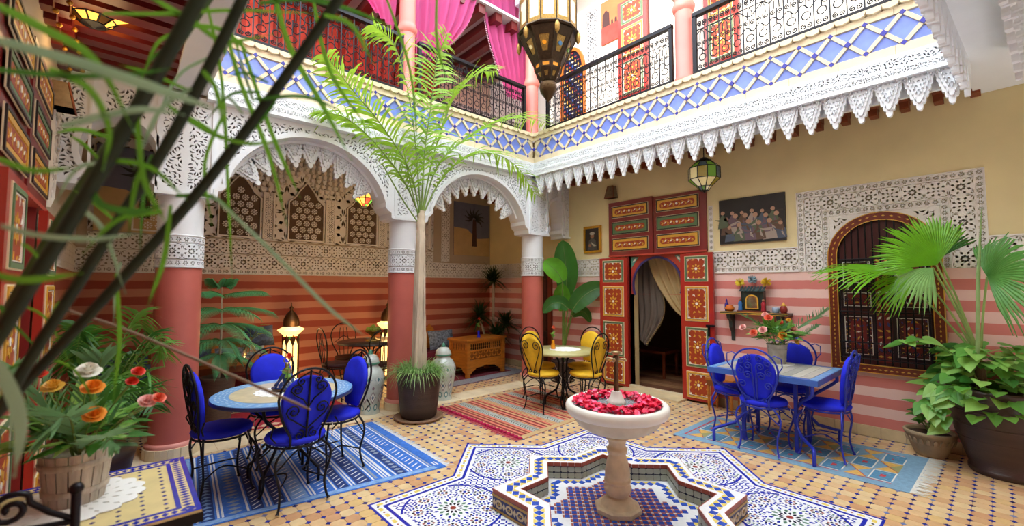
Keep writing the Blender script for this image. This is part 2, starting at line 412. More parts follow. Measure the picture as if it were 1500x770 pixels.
def geocell(w, h, d=.007, ros=True, rows=None):
    """star-and-cross strapwork cell, cut-outs really recessed"""
    s = min(w, h); H = []; cx, cy = w/2, h/2
    for j in range(8): H.append(kite(cx, cy, PI/4*j, s*.06, s*.225, s*.066)) if ros else None
    if not ros:
        for j in range(4): H.append(kite(cx, cy, PI/2*j+PI/4, s*.05, s*.22, s*.055))
    for j in range(8):
        H.append(kite(cx, cy, PI/4*j+PI/8, s*.255, s*.44, s*.072))
    for qx, qy, a0 in ((0, 0, 0), (w, 0, PI/2), (w, h, PI), (0, h, -PI/2)):
        for t in (.14, PI/4, PI/2-.14): H.append(kite(qx, qy, a0+t, s*.07, s*(.2 if t == PI/4 else .36), s*.035))
    H = [[(min(w-.002, max(.002, x)), min(h-.002, max(.002, y))) for x, y in k] for k in H]
    return pierced(rect(0, w, 0, h), H, 0, d, sides=False)
def starcell(w, h, d=.006):
    s = min(w, h); cx, cy = w/2, h/2
    H = [kite(cx, cy, PI/4*j+PI/8, s*.06, s*.46, s*.085) for j in range(8)]
    H += [[(.003, h*.08), (w*.16, h*.5), (.003, h*.92)]] if w > h*1.1 else []
    return pierced(rect(0, w, 0, h), H, 0, d, sides=False)
def run(mb, fr, a0, a1, b0, b1, cell=None, fn=geocell, asp=1, vert=False, two=False):
    if fn is geocell and two:
        if vert: m_ = (a0+a1)/2; run(mb, fr, a0, m_, b0, b1, vert=True, two=False); run(mb, fr, m_, a1, b0, b1, vert=True, two=False)
        else: m_ = (b0+b1)/2; run(mb, fr, a0, a1, b0, m_, two=False); run(mb, fr, a0, a1, m_, b1, two=False)
        return
    L = (b1-b0) if vert else (a1-a0); wd = (a1-a0) if vert else (b1-b0); nn = max(1, round(L/(wd*asp))); s = L/nn
    tp = [fn(wd, s) if vert else fn(s, wd)]
    if fn is geocell: tp.append(geocell(wd, s, ros=False) if vert else geocell(s, wd, ros=False))
    for i in range(nn): mb.add(tp[i % len(tp)], fr.shift(a0, b0+i*s, 0) if vert else fr.shift(a0+i*s, b0, 0))
def band(fr, a0, a1, b0, b1, parent, name='stucco_band'):
    mb = MB(); h = b1-b0; r = h*.2
    mb.box(a0, a1, b0, b0+.012, 0, .02, 0, fr); mb.box(a0, a1, b1-.012, b1, 0, .02, 0, fr)
    run(mb, fr, a0, a1, b0+.012, b0+.012+r, fn=starcell, asp=1.5); mb.box(a0, a1, b0+.012+r, b0+.02+r, 0, .018, 0, fr)
    run(mb, fr, a0, a1, b0+.02+r, b1-.012)
    return mb.build(name, [stucco, sshade], parent)
band(FW, 1.6, 2.62, 1.78, 2.08, wall_right); band(FW, -.9, .05, 1.78, 2.08, wall_right); band(FW, 4.3, 5.6, 1.78, 2.08, wall_right); band(FW, 6.4, 7.5, 1.78, 2.08, wall_right)
mb = MB(); run(mb, FW, 2.6, 2.66, 2.1, 2.72, fn=starcell, vert=True, asp=1.3); mb.build('stucco_strip', [stucco, sshade], wall_right)
# carved surround of the arched window
WA0, WA1, WB1 = .05, 1.60, 2.73
mb = MB(); b = .06; w = .17
for (o, wd, fn) in ((.008, b, starcell), (b+.016, w, geocell), (b+w+.024, b, starcell)):
    i0, i1, top = WA0+o, WA1-o, WB1-o
    run(mb, FW, i0, i0+wd, 1.78, top-wd, fn=fn, vert=True); run(mb, FW, i1-wd, i1, 1.78, top-wd, fn=fn, vert=True); run(mb, FW, i0, i1, top-wd, top, fn=fn)
for o in (0, b+.008, b+w+.016, 2*b+w+.024):
    mb.box(WA0+o, WA0+o+.008, 1.78, WB1-o, 0, .02, 0, FW); mb.box(WA1-o-.008, WA1-o, 1.78, WB1-o, 0, .02, 0, FW); mb.box(WA0+o, WA1-o, WB1-o-.008, WB1-o, 0, .02, 0, FW)
e = 2*b+w+.032; wm = (WA0+WA1)/2+.005; wh = .47
ar = [(wm+wh*cos(t), 1.93+wh*sin(t)) for t in [PI*i/20 for i in range(21)]]
sp = [(WA0+e, 1.78), (wm-wh-.001, 1.78)]+ar[::-1]+[(wm+wh+.001, 1.78), (WA1-e, 1.78), (WA1-e, WB1-e), (WA0+e, WB1-e)]
H = lace_holes([(x, y) for x, y in sp], .06, .03, 3)
mb.add(pierced(sp, H, 0, .014), FW)
mb.build('window_surround', [stucco, sshade], wall_right)

# back wall stucco: band, tall arched panels above it
band(FBK, XL, XW, 1.78, 2.08, wall_back)
mb = MB(); run(mb, FBK, XL+.1, 4.6, 2.09, 2.29); mb.build('stucco_frieze', [stucco, sshade], wall_back)
mb = MB(); run(mb, FBK, XL+.1, 4.6, 2.31, 2.78); run(mb, FBK, XL+.1, 4.6, 2.78, 3.25); run(mb, FBK, XL+.1, 4.6, 3.25, 3.66); mb.build('carved_field', [stucco, sshade], wall_back)
for i in range(5):
    a = -.02+i*.93; mb = MB()
    # niche panel: pale carved flowers standing on a dark backing, pointed top
    pts = [(a+.08, 2.33), (a+.64, 2.33), (a+.64, 2.95), (a+.54, 3.04), (a+.47, 3.16), (a+.36, 3.3), (a+.25, 3.16), (a+.18, 3.04), (a+.08, 2.95)]
    mb.prism(pts, 0, .018, 1, FBK); mb.ring(pts, [(a+.36+(x-a-.36)*.93, 2.8+(z-2.8)*.95) for x, z in pts], .018, .04, 0, FBK)
    for r_ in range(8):
        for c_ in range(5):
            x, y = a+.36+(c_-2+(.5 if r_ % 2 else 0))*.118, 2.41+r_*.105
            if not inpoly(x, y, pts) or pdist(x, y, pts) < .055: continue
            mb.prism(circ(.014, 8, 0, x, y), .018, .036, 0, FBK, back=False)
            for j in range(8): mb.prism(kite(x, y, PI/4*j, .018, .05, .0125, .65), .018, .034, 0, FBK, back=False)
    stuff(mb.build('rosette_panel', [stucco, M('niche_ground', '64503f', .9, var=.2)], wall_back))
    mb = MB(); run(mb, FBK.shift(0, 0, .02), a+.68, a+.80, 2.33, 3.0, fn=geocell, vert=True); mb.box(a+.655, a+.68, 2.33, 3.05, 0, .045, 0, FBK); mb.box(a+.80, a+.825, 2.33, 3.05, 0, .045, 0, FBK)
    mb.build('pilaster_panel', [stucco, sshade], wall_back)
    mb = MB()   # honeycomb vaulting above the pilaster, stepping outwards
    for r_ in range(9):
        hw = .46 if r_ > 5 else .08+.07*r_
        nn = max(2, int(hw*2/.085))
        for c_ in range(nn):
            x = a+.745-hw+(c_+.5)*2*hw/nn; z = 2.98+r_*.075
            mb.prism([(x-.034, z+.085), (x-.037, z+.03), (x, z-.012), (x+.037, z+.03), (x+.034, z+.085)], 0, .03+.014*r_, 0, FBK, inset=.3)
    mb.build('honeycomb_vaulting', [stucco], wall_back)
mb = MB(); run(mb, FBK, XL+.1, 4.6, 3.66, 3.86, fn=starcell); mb.build('stucco_frieze', [stucco, sshade], wall_back)
# carved frame and mural of a palm tree at the right end
mb = MB(); run(mb, FBK, 4.78, 4.98, 2.1, 3.4, vert=True); mb.build('stucco_frieze', [stucco, sshade], wall_back)
band(FL, 4.9, 7.5, 1.78, 2.08, wall_left)
# swirling plaster panel on the left wall
P = [(5.3, 2.35), (6.6, 2.35), (6.6, 3.2), (6.1, 3.2), (6.0, 2.9), (5.75, 2.75), (5.65, 2.5), (5.3, 2.45)]
P = [(4.75, 3.15), (7.2, 3.15), (7.2, 2.2), (6.95, 2.2), (6.85, 2.6), (6.5, 2.85), (5.5, 2.88), (5.1, 2.7), (4.98, 2.3), (4.75, 2.2)]
mb = MB(); mb.add(pierced(P, lace_holes(P, .13, .01, 5, gap=.1), 0, .025), FL); mb.build('scroll_panel', [stucco, sshade], wall_left)
# ------------------------------------------------------------------ columns
def bend(mb, r):
    o = MB(); o.f, o.m, o.s = mb.f, mb.m, mb.s; o.v = [((r+c)*cos(a/r), (r+c)*sin(a/r), b) for a, b, c in mb.v]; return o
YC = 5.37
colband = MB(); L = 2*PI*.187
for (b0, b1, fn, nn) in ((1.80, 1.855, starcell, 20), (1.865, 2.015, geocell, 8), (2.025, 2.08, starcell, 20)):
    s = L/nn; tp = fn(s, b1-b0, .009)
    for i in range(nn): colband.add(tp, ID.shift(i*s, b0))
colband = bend(colband, .187).mesh('carved_band', [plaster, recess_shade])
ring = MB().lathe([(.187, 1.78), (.2, 1.782), (.2, 1.797), (.188, 1.80)], 32).lathe([(.188, 2.08), (.2, 2.083), (.2, 2.097), (.187, 2.1)], 32).mesh('moulding', plaster)
shaft = MB().lathe([(.187, .12), (.185, 1.78)], 32).mesh('coral_shaft', coral)
upsh = MB().lathe([(.186, 1.785), (.185, 2.5)], 32).mesh('white_shaft', plaster)
foot = MB()
for j in range(14):
    a0 = 2*PI*j/14+.01; a1 = 2*PI*(j+1)/14-.01
    foot.prism([(.225*cos(a0), .225*sin(a0)), (.225*cos((a0+a1)/2), .225*sin((a0+a1)/2)), (.225*cos(a1), .225*sin(a1)), (.15*cos(a1), .15*sin(a1)), (.15*cos(a0), .15*sin(a0))], 0, .10, 0, FLR)
foot = foot.mesh('tiled_foot', cream)
lip = MB().lathe([(.21, .10), (.215, .125), (.19, .135), (.187, .14)], 32).mesh('foot_lip', pinkc)
CXS = (.413, 2.82, 5.27)
for x, l in zip(CXS, ('coral column with carved white top beside the rose bucket', 'coral column with carved white top behind the large potted palm', 'coral column with carved white top behind the yellow chairs')):
    t = thing('column', l, 'column', (x, YC, 0), 0, 'coral arcade columns')
    for nme, me in (('coral_shaft', shaft), ('white_shaft', upsh), ('carved_band', colband), ('moulding', ring), ('tiled_foot', foot), ('foot_lip', lip)): put(nme, me, t)

# ------------------------------------------------------------------ arcade wall with lobed arches
TOPZ = 3.47
def arch_open(xm, hw, apex, R):
    zc = apex-R; r = [(hw, 2.47), (hw-.05, 2.485), (hw-.055, 2.55), (hw-.10, 2.575), (hw-.135, 2.62), (hw-.135, 2.68), (hw-.155, 2.72)]
    x0 = hw-.165; a0 = math.acos(min(1, x0/R)); r2 = [(R*cos(a0+(PI-2*a0)*i/28), zc+R*sin(a0+(PI-2*a0)*i/28)) for i in range(29)]
    P = r+r2+[(-x, z) for x, z in r[::-1]]
    return [(xm+x, z) for x, z in P], (xm, zc, R, a0)
arcade = sempty('wall_arcade')
pend_list = []
def bay(xa, xb, opening, seed):
    out = [(xa, 2.47)]+opening[::-1]+[(xb, 2.47), (xb, TOPZ), (xa, TOPZ)]
    holes = []
    for reg in ([(xa+.25, 2.5), *[p for p in opening[::-1]], (xb-.25, 2.5), (xb-.25, TOPZ-.03), (xa+.25, TOPZ-.03)],):
        holes += [h for h in lace_holes(reg, .06, .045, seed) ]
    for a0, a1 in ((xa+.002, xa+.215-.02), (xb-.215+.02, xb-.002)):
        holes += lace_holes(rect(a0, a1, 2.52, TOPZ-.03), .055, .012, seed+9)
    holes = [h for h in holes if all(inpoly(x, y, out) for x, y in h)]
    mb = MB(); mb.add(pierced(out, holes, 0, .024, sides=False), FA.shift(0, 0, -.024))
    n = len(opening)   # soffit and the back
    V = [FA(x, z, c) for c in (0, -.34) for x, z in opening]; mb.addm(V, [(i, i+1, n+i+1, n+i) for i in range(n-1)], 0)
    bk = MB(); bk.add(pierced(out, [], 0, .01, sides=False), FA.shift(0, 0, -.35)); mb.add(bk)
    mb.face([FA(xa, 2.47, 0), FA(opening[-1][0], 2.47, 0), FA(opening[-1][0], 2.47, -.35), FA(xa, 2.47, -.35)]); mb.face([FA(xb, 2.47, 0), FA(opening[0][0], 2.47, 0), FA(opening[0][0], 2.47, -.35), FA(xb, 2.47, -.35)])
    mb.build('arch_panel', [plaster, recess_shade], arcade)
    # raised rim
    cxm = sum(p[0] for p in opening)/n
    rim = MB()
    def off(d):
        o = []
        for i, p in enumerate(opening):
            a = opening[max(0, i-1)]; b_ = opening[min(n-1, i+1)]; tx, tz = b_[0]-a[0], b_[1]-a[1]; l = math.hypot(tx, tz); o.append((p[0]+tz/l*d, p[1]-tx/l*d))
        return o
    o1 = off(.045)
    V = [FA(x, z, c) for c in (.0, .02) for P_ in (opening, o1) for x, z in P_]; F = []
    for i in range(n-1): F += [(2*n+i, 2*n+i+1, 3*n+i+1, 3*n+i), (i, i+1, 2*n+i+1, 2*n+i), (n+i, n+i+1, 3*n+i+1, 3*n+i)]
    rim.addm(V, F, 0)
    for a in (xa+.205, xb-.225): rim.box(a, a+.02, 2.47, TOPZ, 0, .02, 0, FA)
    for a in (xa, xb-.225): rim.box(a, a+.225, 2.47, 2.50, 0, .03, 0, FA)
    rim.build('arch_rim', plaster, arcade)
O1, A1 = arch_open((CXS[0]+CXS[1])/2, (CXS[1]-CXS[0])/2-.215, 3.30, .9)
O2, A2 = arch_open((CXS[1]+CXS[2])/2, (CXS[2]-CXS[1])/2-.215, 3.30, .92)
bay(CXS[0], CXS[1], O1, 11); bay(CXS[1], CXS[2], O2, 12)
def small_open(x0, x1):
    xm = (x0+x1)/2; h = (x1-x0)/2
    r = [(h, 2.47), (h, 2.52), (h-.05, 2.56), (h-.06, 2.62), (h-.02, 2.68), (h, 2.76)]+[(h*cos(t), 2.76+(3.12-2.76)*sin(t)**.85) for t in [PI/2*i/8 for i in range(1, 8)]]+[(0, 3.14)]
    return [(xm+x, z) for x, z in r]+[(xm-x, z) for x, z in r[-2::-1]]
bay(CXS[2], XW+.02, small_open(CXS[2]+.2, XW-.13), 13)
bay(XL-.02, CXS[0], small_open(XL+.13, CXS[0]-.2), 14)

# honeycomb pendant (stalactite fringe), one mesh shared by all
def pendant_mesh(w, h, name='pendant'):
    mb = MB(); n = 6
    def steps(sc, lift):   # scalloped inverted triangle
        R_ = []; W_ = w/2*sc; H_ = h*sc
        for i in range(n):
            x = W_*(1-(i/n)**1.35); z = -H_*i/n
            R_ += [(x, z), (x, z-H_/n*.55), (x-W_/n*.35, z-H_/n*.95)]
        R_ += [(.004, -H_*1.02)]
        return R_+[(-x, z) for x, z in R_[::-1]]
    mb.prism(steps(1, 0), -.035, 0, 0, inset=.02); mb.prism([(x, z) for x, z in steps(.8, 0)], 0, .022, 0, inset=.03)
    T = [(w*.3, 0), (0, -h*.62), (-w*.3, 0)]
    H = []
    for r_ in range(4):
        for c_ in range(4-r_):
            x = (c_-(3-r_)/2)*w*.135; z = -h*.075-r_*h*.13; H.append(leaf(x, z, .8+1.7*c_+r_, w*.1, w*.022))
    mb.add(pierced(T, H, .02, .034))
    # round cells along both edges
    for sgn in (-1, 1):
        for i in range(n-1):
            for sc, c in ((.9, .01), (.69, .03)):
                x = sgn*w/2*sc*(1-(i+.5)/n); z = -h*sc*(i+.5)/n
                mb.prism([(x-w*.035, z+h*.05), (x-w*.04, z-h*.02), (x, z-h*.06), (x+w*.04, z-h*.02), (x+w*.035, z+h*.05)], c-.01, c+.016, 0, inset=.45)
    return mb.mesh(name, [plaster, recess_shade])
PM = pendant_mesh(.205, .315); PA = pendant_mesh(.25, .3)
for (xm, zc, R, a0), nn in ((A1, 9), (A2, 9)):
    for i in range(nn):
        t = a0+.12+(PI-2*a0-.24)*(i+.5)/nn; x, z = xm+R*cos(t)*1.0, zc+R*sin(t)
        for dep in (-.2,):
            ang = (t-PI/2)*.75
            put('pendant', PA, arcade, mw=FA.mat(x, z+.01, dep, ang))
    bk = MB()   # backing band the fringe hangs from
    P1 = [(xm+R*cos(t), zc+R*sin(t)) for t in [a0+(PI-2*a0)*i/24 for i in range(25)]]; P2 = [(xm+(R-.03)*cos(t), zc+(R-.03)*sin(t)) for t in [a0+(PI-2*a0)*i/24 for i in range(25)]]
    for i in range(24): bk.prism([P1[i], P1[i+1], P2[i+1], P2[i]], -.26, -.14, 0, FA)
    bk.build('fringe_backing', plaster, arcade)

# ------------------------------------------------------------------ cornice, blue lattice band, ledge of both galleries
bluet = M('periwinkle_tile', '7489e0', .3, var=.16, scale=9); sqb = M('ultramarine_square', '2a2a9c', .3, var=.2, scale=20)
U = .268; ZB0, ZB1 = 3.78, 4.07; ZM = (ZB0+ZB1)/2; HB = (ZB1-ZB0)/2
dd = .028/2
def dia_poly(): 
    k = 1-.145; return [(0, -HB*k), (U/2*k, 0), (0, HB*k), (-U/2*k, 0)]
dia_me = MB().prism(dia_poly(), 0, .006, inset=.03).mesh('blue_tile', bluet)
tri_me = MB().prism([(-U/2*.8, 0), (U/2*.8, 0), (0, HB*.8)], 0, .006, inset=.03).mesh('half_blue_tile', bluet)
sq_me = MB().prism([(0, -.03), (.028, 0), (0, .03), (-.028, 0)], 0, .03).mesh('dark_blue_square', sqb)
l_ = math.hypot(U/2, HB); sl = math.atan2(HB, U/2)
strap_me = MB().prism(rect(-l_/2+.022, l_/2-.022, -.017, .017), 0, .026).mesh('lattice_strap', cream)
lace_me = {}
def lace_strip(w, h, seed, size=.045): return pierced(rect(0, w, 0, h), lace_holes(rect(0, w, 0, h), size, .002, seed, gap=size*.7), 0, .012, sides=False)
def gallery(nm, fr, a0, a1, phase, face_sign):
    g = sempty(nm)
    mb = MB(); mb.box(a0, a1, 3.46, 4.16, -.3, -.012, 0, fr); mb.build('slab_edge', cream, g)
    # white cornice in three steps, two carved strips
    c = MB()
    c.box(a0, a1, 3.44, 3.47, -.3, .10, 0, fr); c.box(a0, a1, 3.47, 3.535, -.02, .088, 0, fr); c.box(a0, a1, 3.535, 3.555, -.02, .075, 0, fr)
    c.box(a0, a1, 3.555, 3.65, -.02, .05, 0, fr); c.box(a0, a1, 3.65, 3.675, -.02, .062, 0, fr)
    c.build('cornice', plaster, g)
    s = MB(); nn = int((a1-a0)/.5); w = (a1-a0)/nn; tp = [lace_strip(w, .06, q, .03) for q in range(2)]; tq = [lace_strip(w, .09, q+5, .04) for q in range(2)]
    for i in range(nn): s.add(tp[i % 2], fr.shift(a0+i*w, 3.472, .088)); s.add(tq[i % 2], fr.shift(a0+i*w, 3.558, .05))
    s.build('carved_strip', [plaster, recess_shade], g)
    n2 = int((a1-a0)/.4)
    for i in range(n2):
        w2 = (a1-a0)/n2; MB().box(a0+i*w2+.001, a0+(i+1)*w2-.001, 3.676, ZB0, -.02, .012, 0, fr).build('cream_course', cream, g)
        MB().box(a0+i*w2+.001, a0+(i+1)*w2-.001, ZB1, 4.135, -.02, .012, 0, fr).build('cream_course', cream, g)
    i = math.ceil((a0-phase)/U)
    while phase+i*U < a1+U/2:
        a = phase+i*U
        if a0 < a-.02 and a < a1: put('dark_blue_square', sq_me, g, mw=fr.mat(a, ZM, -.005))
        if a+U/2 < a1 and a-U*0 > a0: put('blue_tile', dia_me, g, mw=fr.mat(a+U/2, ZM, -.012))
        for sg in (-1, 1):
            if a-U*.42 > a0 and a+U*.42 < a1:
                put('half_blue_tile', tri_me, g, mw=fr.mat(a, ZM+sg*(HB-.005), -.012, PI if sg > 0 else 0))
            if a0 < a+U/4 < a1-.05: 
                put('lattice_strap', strap_me, g, mw=fr.mat(a+U/4, ZM+sg*HB/2, -.012, sg*sl))
            if a0+.06 < a-U/4 < a1: put('lattice_strap', strap_me, g, mw=fr.mat(a-U/4, ZM+sg*HB/2, -.012, -sg*sl))
            if a0 < a+U/2 < a1-.01: put('dark_blue_square', sq_me, g, mw=fr.mat(a+U/2, ZM+sg*HB*.985, -.008, 0, .8))
        i += 1
    return g
gal_r = gallery('trim_1', FG, .12, YF-.012, .348, 1)
gal_a = gallery('trim_2', FA, .56, XF-.012, .838, 1)
# scalloped stone edging under the railings
sc_me = MB().prism([(-.058, .0), (-.05, -.022), (0, -.036), (.05, -.022), (.058, 0), (.058, .02), (-.058, .02)], -.06, .045, inset=.0).mesh('scallop', cream)
for g, fr, a0, a1 in ((gal_r, FG, .14, YF-.04), (gal_a, FA, .6, XF-.04)):
    nn = int((a1-a0)/.118)
    for i in range(nn): put('scallop', sc_me, g, mw=fr.mat(a0+(i+.5)*(a1-a0)/nn, 4.165, 0))
    MB().box(a0, a1+.04, 4.155, 4.2, -.35, .02, 0, fr).build('ledge', cream, g)
# stalactite fringe along the right gallery
nn = 25
for i in range(nn): put('pendant', PM, gal_r, mw=FG.mat(.2+i*.197*1.02, 3.45, .03))
MB().box(.1, YF, 3.30, 3.45, -.09, -.05, 0, FG).build('fringe_backing', plaster, gal_r)

# floors/ceilings of the galleries, beams
c = sempty('ceiling_right')
MB().box(XF+.2, XW+.2, -1, YB, 3.62, 4.15).build('ceiling_boards', M('ceiling_cream', 'c9b487', .8), c)
bmesh_ = MB().box(-.05, .05, 0, 1, 0, .16).prism([(-.05, 0), (.05, 0), (.05, .16), (-.05, .16)], 0, .01, 0)
console = MB().box(0, .92, -.045, .045, 3.56, 3.63).box(.62, .92, -.04, .04, 3.49, 3.56).box(.76, .92, -.035, .035, 3.42, 3.49).mesh('beam', wood)
for i in range(30):
    y = .08+i*.25
    put('beam', console, c, loc=(XF+.0, y, 0))
c = sempty('ceiling_left')
MB().box(XL-.2, .4, 1.6, YB, 3.66, 4.15).build('ceiling_boards', M('ceiling_blue_grey', '9db4d0', .7, var=.1), c)
console = MB().box(-.05, .85, -.06, .06, 3.54, 3.66).box(-.05, .12, -.055, .055, 3.44, 3.54).box(-.05, .06, -.05, .05, 3.36, 3.44).mesh('beam', redwood)
tipm = MB().ball((0, 0, 0), .018, n=6, k=4).mesh('gilt_tip', M('gilt', 'c8913a', .35, .8))
for i in range(30):
    b_ = put('beam', console, c, loc=(XL, 1.75+i*.2, 0)); put('gilt_tip', tipm, b_, loc=(.07, 0, 3.36)); put('gilt_tip', tipm, b_, loc=(.13, 0, 3.44))
c = sempty('ceiling_back')
MB().box(XL-.2, XW+.2, YF+.3, YB, 3.9, 4.15).build('ceiling_boards', M('ceiling_brown', '6b4a34', .8), c)
# the left and front galleries overhead
o = MB(); o.box(.3, .56, .45, YF, 3.5, 3.8, 0); o.box(.3, .56, .45, YF, 3.8, 4.2, 1)
struct(o.build('trim_3', [plaster, coral]))
ft = sempty('trim_4')
fo = Vector((XF, .09, 0)); fu = Vector((-.9982, .0593, 0)); FF = Fr(fo, fu, (0, 0, 1), (fu.y, -fu.x, 0) if False else (.0593, .9982, 0))
o = MB(); o.box(-.9, 4.3, 3.45, 4.2, -.25, 0, 0, FF); o.box(-.9, 4.3, 3.44, 3.47, -.3, .05, 0, FF); o.build('gallery_face', plaster, ft)
o = MB(); o.box(-.9, 4.3, 3.42, 3.9, -.75, -.45, 0, FF); o.build('cream_beam', M('ceiling_cream'), ft)
for i in range(20): put('pendant', PM, ft, mw=FF.mat(.12+i*.2, 3.45, .03))
for i in range(20): put('pendant', PM, ft, mw=Fr(FF(.22+i*.2, 3.45, -.28), -FF.u, FF.v, -FF.n).mat())
for i in range(14):
    MB().box(-.4+i*.32, -.3+i*.32, 3.46, 3.6, -2.4, -.75, 0, FF).build('beam', redwood, ft)
MB().box(-.9, 4.3, 3.6, 3.7, -2.4, -.75, 0, FF).build('ceiling_boards', M('ceiling_blue_grey'), ft)
# ------------------------------------------------------------------ walls around the court that close it (upper floor; front and upper left ones added unseen to block light)
struct(MB().box(XL-.2, XL, -1.6, .5, -.1, 4.2).build('wall_left_front', wall_b_dim))
struct(MB().box(XL-.2, XW+.2, -1.8, -1.6, -.1, 4.2).build('wall_front_added_lightblock', wall_r_mat))  # unseen; added to cut light from behind and darken the back gallery
upw = M('upper_white_wall', 'ece6dc', .7, var=.05, scale=2)
upr = struct(MB().box(XW, XW+.2, -1.6, YB+.2, 4.2, 7.0).build('wall_upper_right', upw))
redlac = M('red_panel', 'b5402f', .45, var=.15, scale=3)
upb = struct(MB().box(XL, XW, YB, YB+.2, 4.2, 7.0).build('wall_upper_back', M('upper_cream_wall', 'd9c3a8', .7, var=.06)))
struct(MB().box(-.5, .3, -1.6, YF+.2, 4.2, 7.0).build('wall_upper_left_sunblock', upw))  # unseen block, placed and sized to stop the sun and trim skylight
struct(MB().box(.3, XW, -1.8, -.2, 4.2, 7.0).build('wall_upper_front_added_lightblock', upw))  # unseen; added to keep front light off the back gallery
cu = sempty('ceiling_upper')
MB().box(XF-.1, XW+.2, -.2, YB+.2, 7.0, 7.15).build('roof_slab', upw, cu); MB().box(.3, XF-.1, YF-.1, YB+.2, 7.0, 7.15).build('roof_slab', upw, cu)
MB().box(-.45, XW, YF+.25, YB, 6.25, 6.3).build('ceiling_boards', M('ceiling_pale', 'c3c6cc', .7), cu)
bmm = MB().box(-.07, .07, YF+.3, YB, 6.1, 6.25).mesh('beam', redwood)
for i in range(16): put('beam', bmm, cu, loc=(.3+i*.36, 0, 0))
# red panelling with little arches at the back of the upper gallery
rp = sempty('trim_5')
for i in range(9):
    a = .2+i*.5
    q = MB(); q.box(a, a+.48, 4.2, 6.9, 0, .04, 0, FBK)
    for dx in (.06, .27): q.prism([(a+dx, 5.45), (a+dx+.15, 5.45), (a+dx+.15, 6.2), (a+dx+.075, 6.3), (a+dx, 6.2)], .04, .06, 1, FBK)
    for dx in (.06, .27): q.prism([(a+dx, 4.4), (a+dx+.15, 4.4), (a+dx+.15, 5.2), (a+dx+.075, 5.3), (a+dx, 5.2)], .04, .06, 1, FBK)
    q.build('red_board', [M('red_board_dark', 'a5301f', .45, var=.15), M('red_board_light', 'cf4a36', .45, var=.15)], rp)
mb = MB(); run(mb, FBK, 4.7, XW, 4.9, 5.5); mb.build('stucco_frieze', [stucco, sshade], upb)
mb = MB(); run(mb, FW, 4.52, 4.76, 5.4, 6.5, vert=True); mb.build('stucco_frieze', [M('stucco_grey', 'b4b6ba', .7), sshade], upr)

# ------------------------------------------------------------------ railings
def railing_cell(w, h):
    """one bay of wrought iron: two bars, paired scrolls above and below"""
    mb = MB(); r = .0065
    for x in (0, w/3, 2*w/3): mb.box(x-.006, x+.006, .03, h-.02, -.006, .006)
    def cv(P, rr=r): mb.tube([(x, y, 0) for x, y in P], rr, 4, cap=False)
    for k in range(3):
        x = w*(k+.5)/3; q = w/6*.8
        cv(spiral(x-q*.45, .09, q*.5, 1.4, PI/2, 12)); cv(spiral(x+q*.45, .09, q*.5, 1.4, PI/2, 12, sgn=-1))
        cv(circ(q*.75, 10, 0, x, .2)+[(x+q*.75, .2)])
        cv([(x, .25), (x, .42)]); cv([(x-q*.5, .42), (x-q*.45, .5), (x, .55), (x+q*.45, .5), (x+q*.5, .42)])
        cv(spiral(x-q*.5, h-.12, q*.55, 1.3, -PI/2, 12, sgn=-1)); cv(spiral(x+q*.5, h-.12, q*.55, 1.3, -PI/2, 12))
    for k in range(6):
        x = w*(k+.5)/6; q = w/12*.8; cv(spiral(x, .38, q, 1.4, PI/2+k*PI, 10, sgn=(-1)**k)); cv(spiral(x, .62, q, 1.4, -PI/2, 10, sgn=(-1)**k))
    cv([(x, .3+.03*sin(x/w*2*PI*3)) for x in [w*i/24 for i in range(25)]])
    cv([(x, .5+.05*sin(x/w*2*PI*1.5)) for x in [w*i/24 for i in range(25)]])
    cv([(0, h-.2), (w, h-.2)])
    mb.v = [(p[0]-w/2, p[1], p[2]) for p in mb.v]
    return mb.mesh('scrollwork', iron)
RH = .76; rc = railing_cell(.42, RH)
def railing(label, fr, a0, a1, z0=4.215):
    t = thing('balcony_railing', label, 'railing', fr(a0, z0, -.06), 0, 'wrought iron railings of the upper gallery')
    base = Vector(fr(a0, z0, -.06)); iv = Matrix.Translation(-base)
    f2 = fr.shift(0, z0, -.06); L = a1-a0
    def p(name, mb): mb.build(name, iron, t, mw=iv)
    p('top_rail', MB().box(a0, a1, RH-.02, RH+.025, -.035, .035, 0, f2)); p('bottom_rail', MB().box(a0, a1, 0, .045, -.02, .02, 0, f2))
    p('post', MB().box(a0, a0+.045, 0, RH, -.025, .025, 0, f2)); p('post', MB().box(a1-.045, a1, 0, RH, -.025, .025, 0, f2))
    n = max(1, round((L-.09)/.42)); s = (L-.09)/n/.42
    for i in range(n):
        m = f2.mat(a0+.045+(i+.5)*.42*s, 0, 0); m = iv @ m @ Matrix.Diagonal((s, 1, 1, 1)); put('scrollwork', rc, t, mw=m)
railing('black scrolled iron railing above the fringe, right of pink pillar', FG, .3, 2.43); railing('black scrolled iron railing between the brass lantern and pink pillar', FG, 2.7, 4.95)
railing('scrolled iron railing at upper left in front of red panelling', FA, .75, 2.72); railing('scrolled iron railing under the pink curtains', FA, 2.95, 5.0)
pillar = M('pillar_coral_pink', 'd8796e', .5, var=.1, scale=3)
def ucol(x, y, lab, top=6.6):
    t = thing('gallery_column', lab, 'column', (x, y, 4.2), 0, 'pink columns of the upper gallery')
    MB().lathe([(.125, 0), (.125, .04), (.11, .06), (.108, .9), (.105, .92)], 24).build('shaft', pillar, t); 
    MB().lathe([(.105, .9), (.13, .93), (.14, .98), (.12, 1.02), (.12, 1.05)], 24).build('ring', pillar, t)
    MB().lathe([(.11, 1.05), (.108, top-4.2-.3)], 24).build('upper_shaft', pillar, t)
    MB().box(-.16, .16, -.16, .16, top-4.5, top-4.2).box(-.22, .22, -.2, .2, top-4.2, 2.8).build('capital', plaster, t)
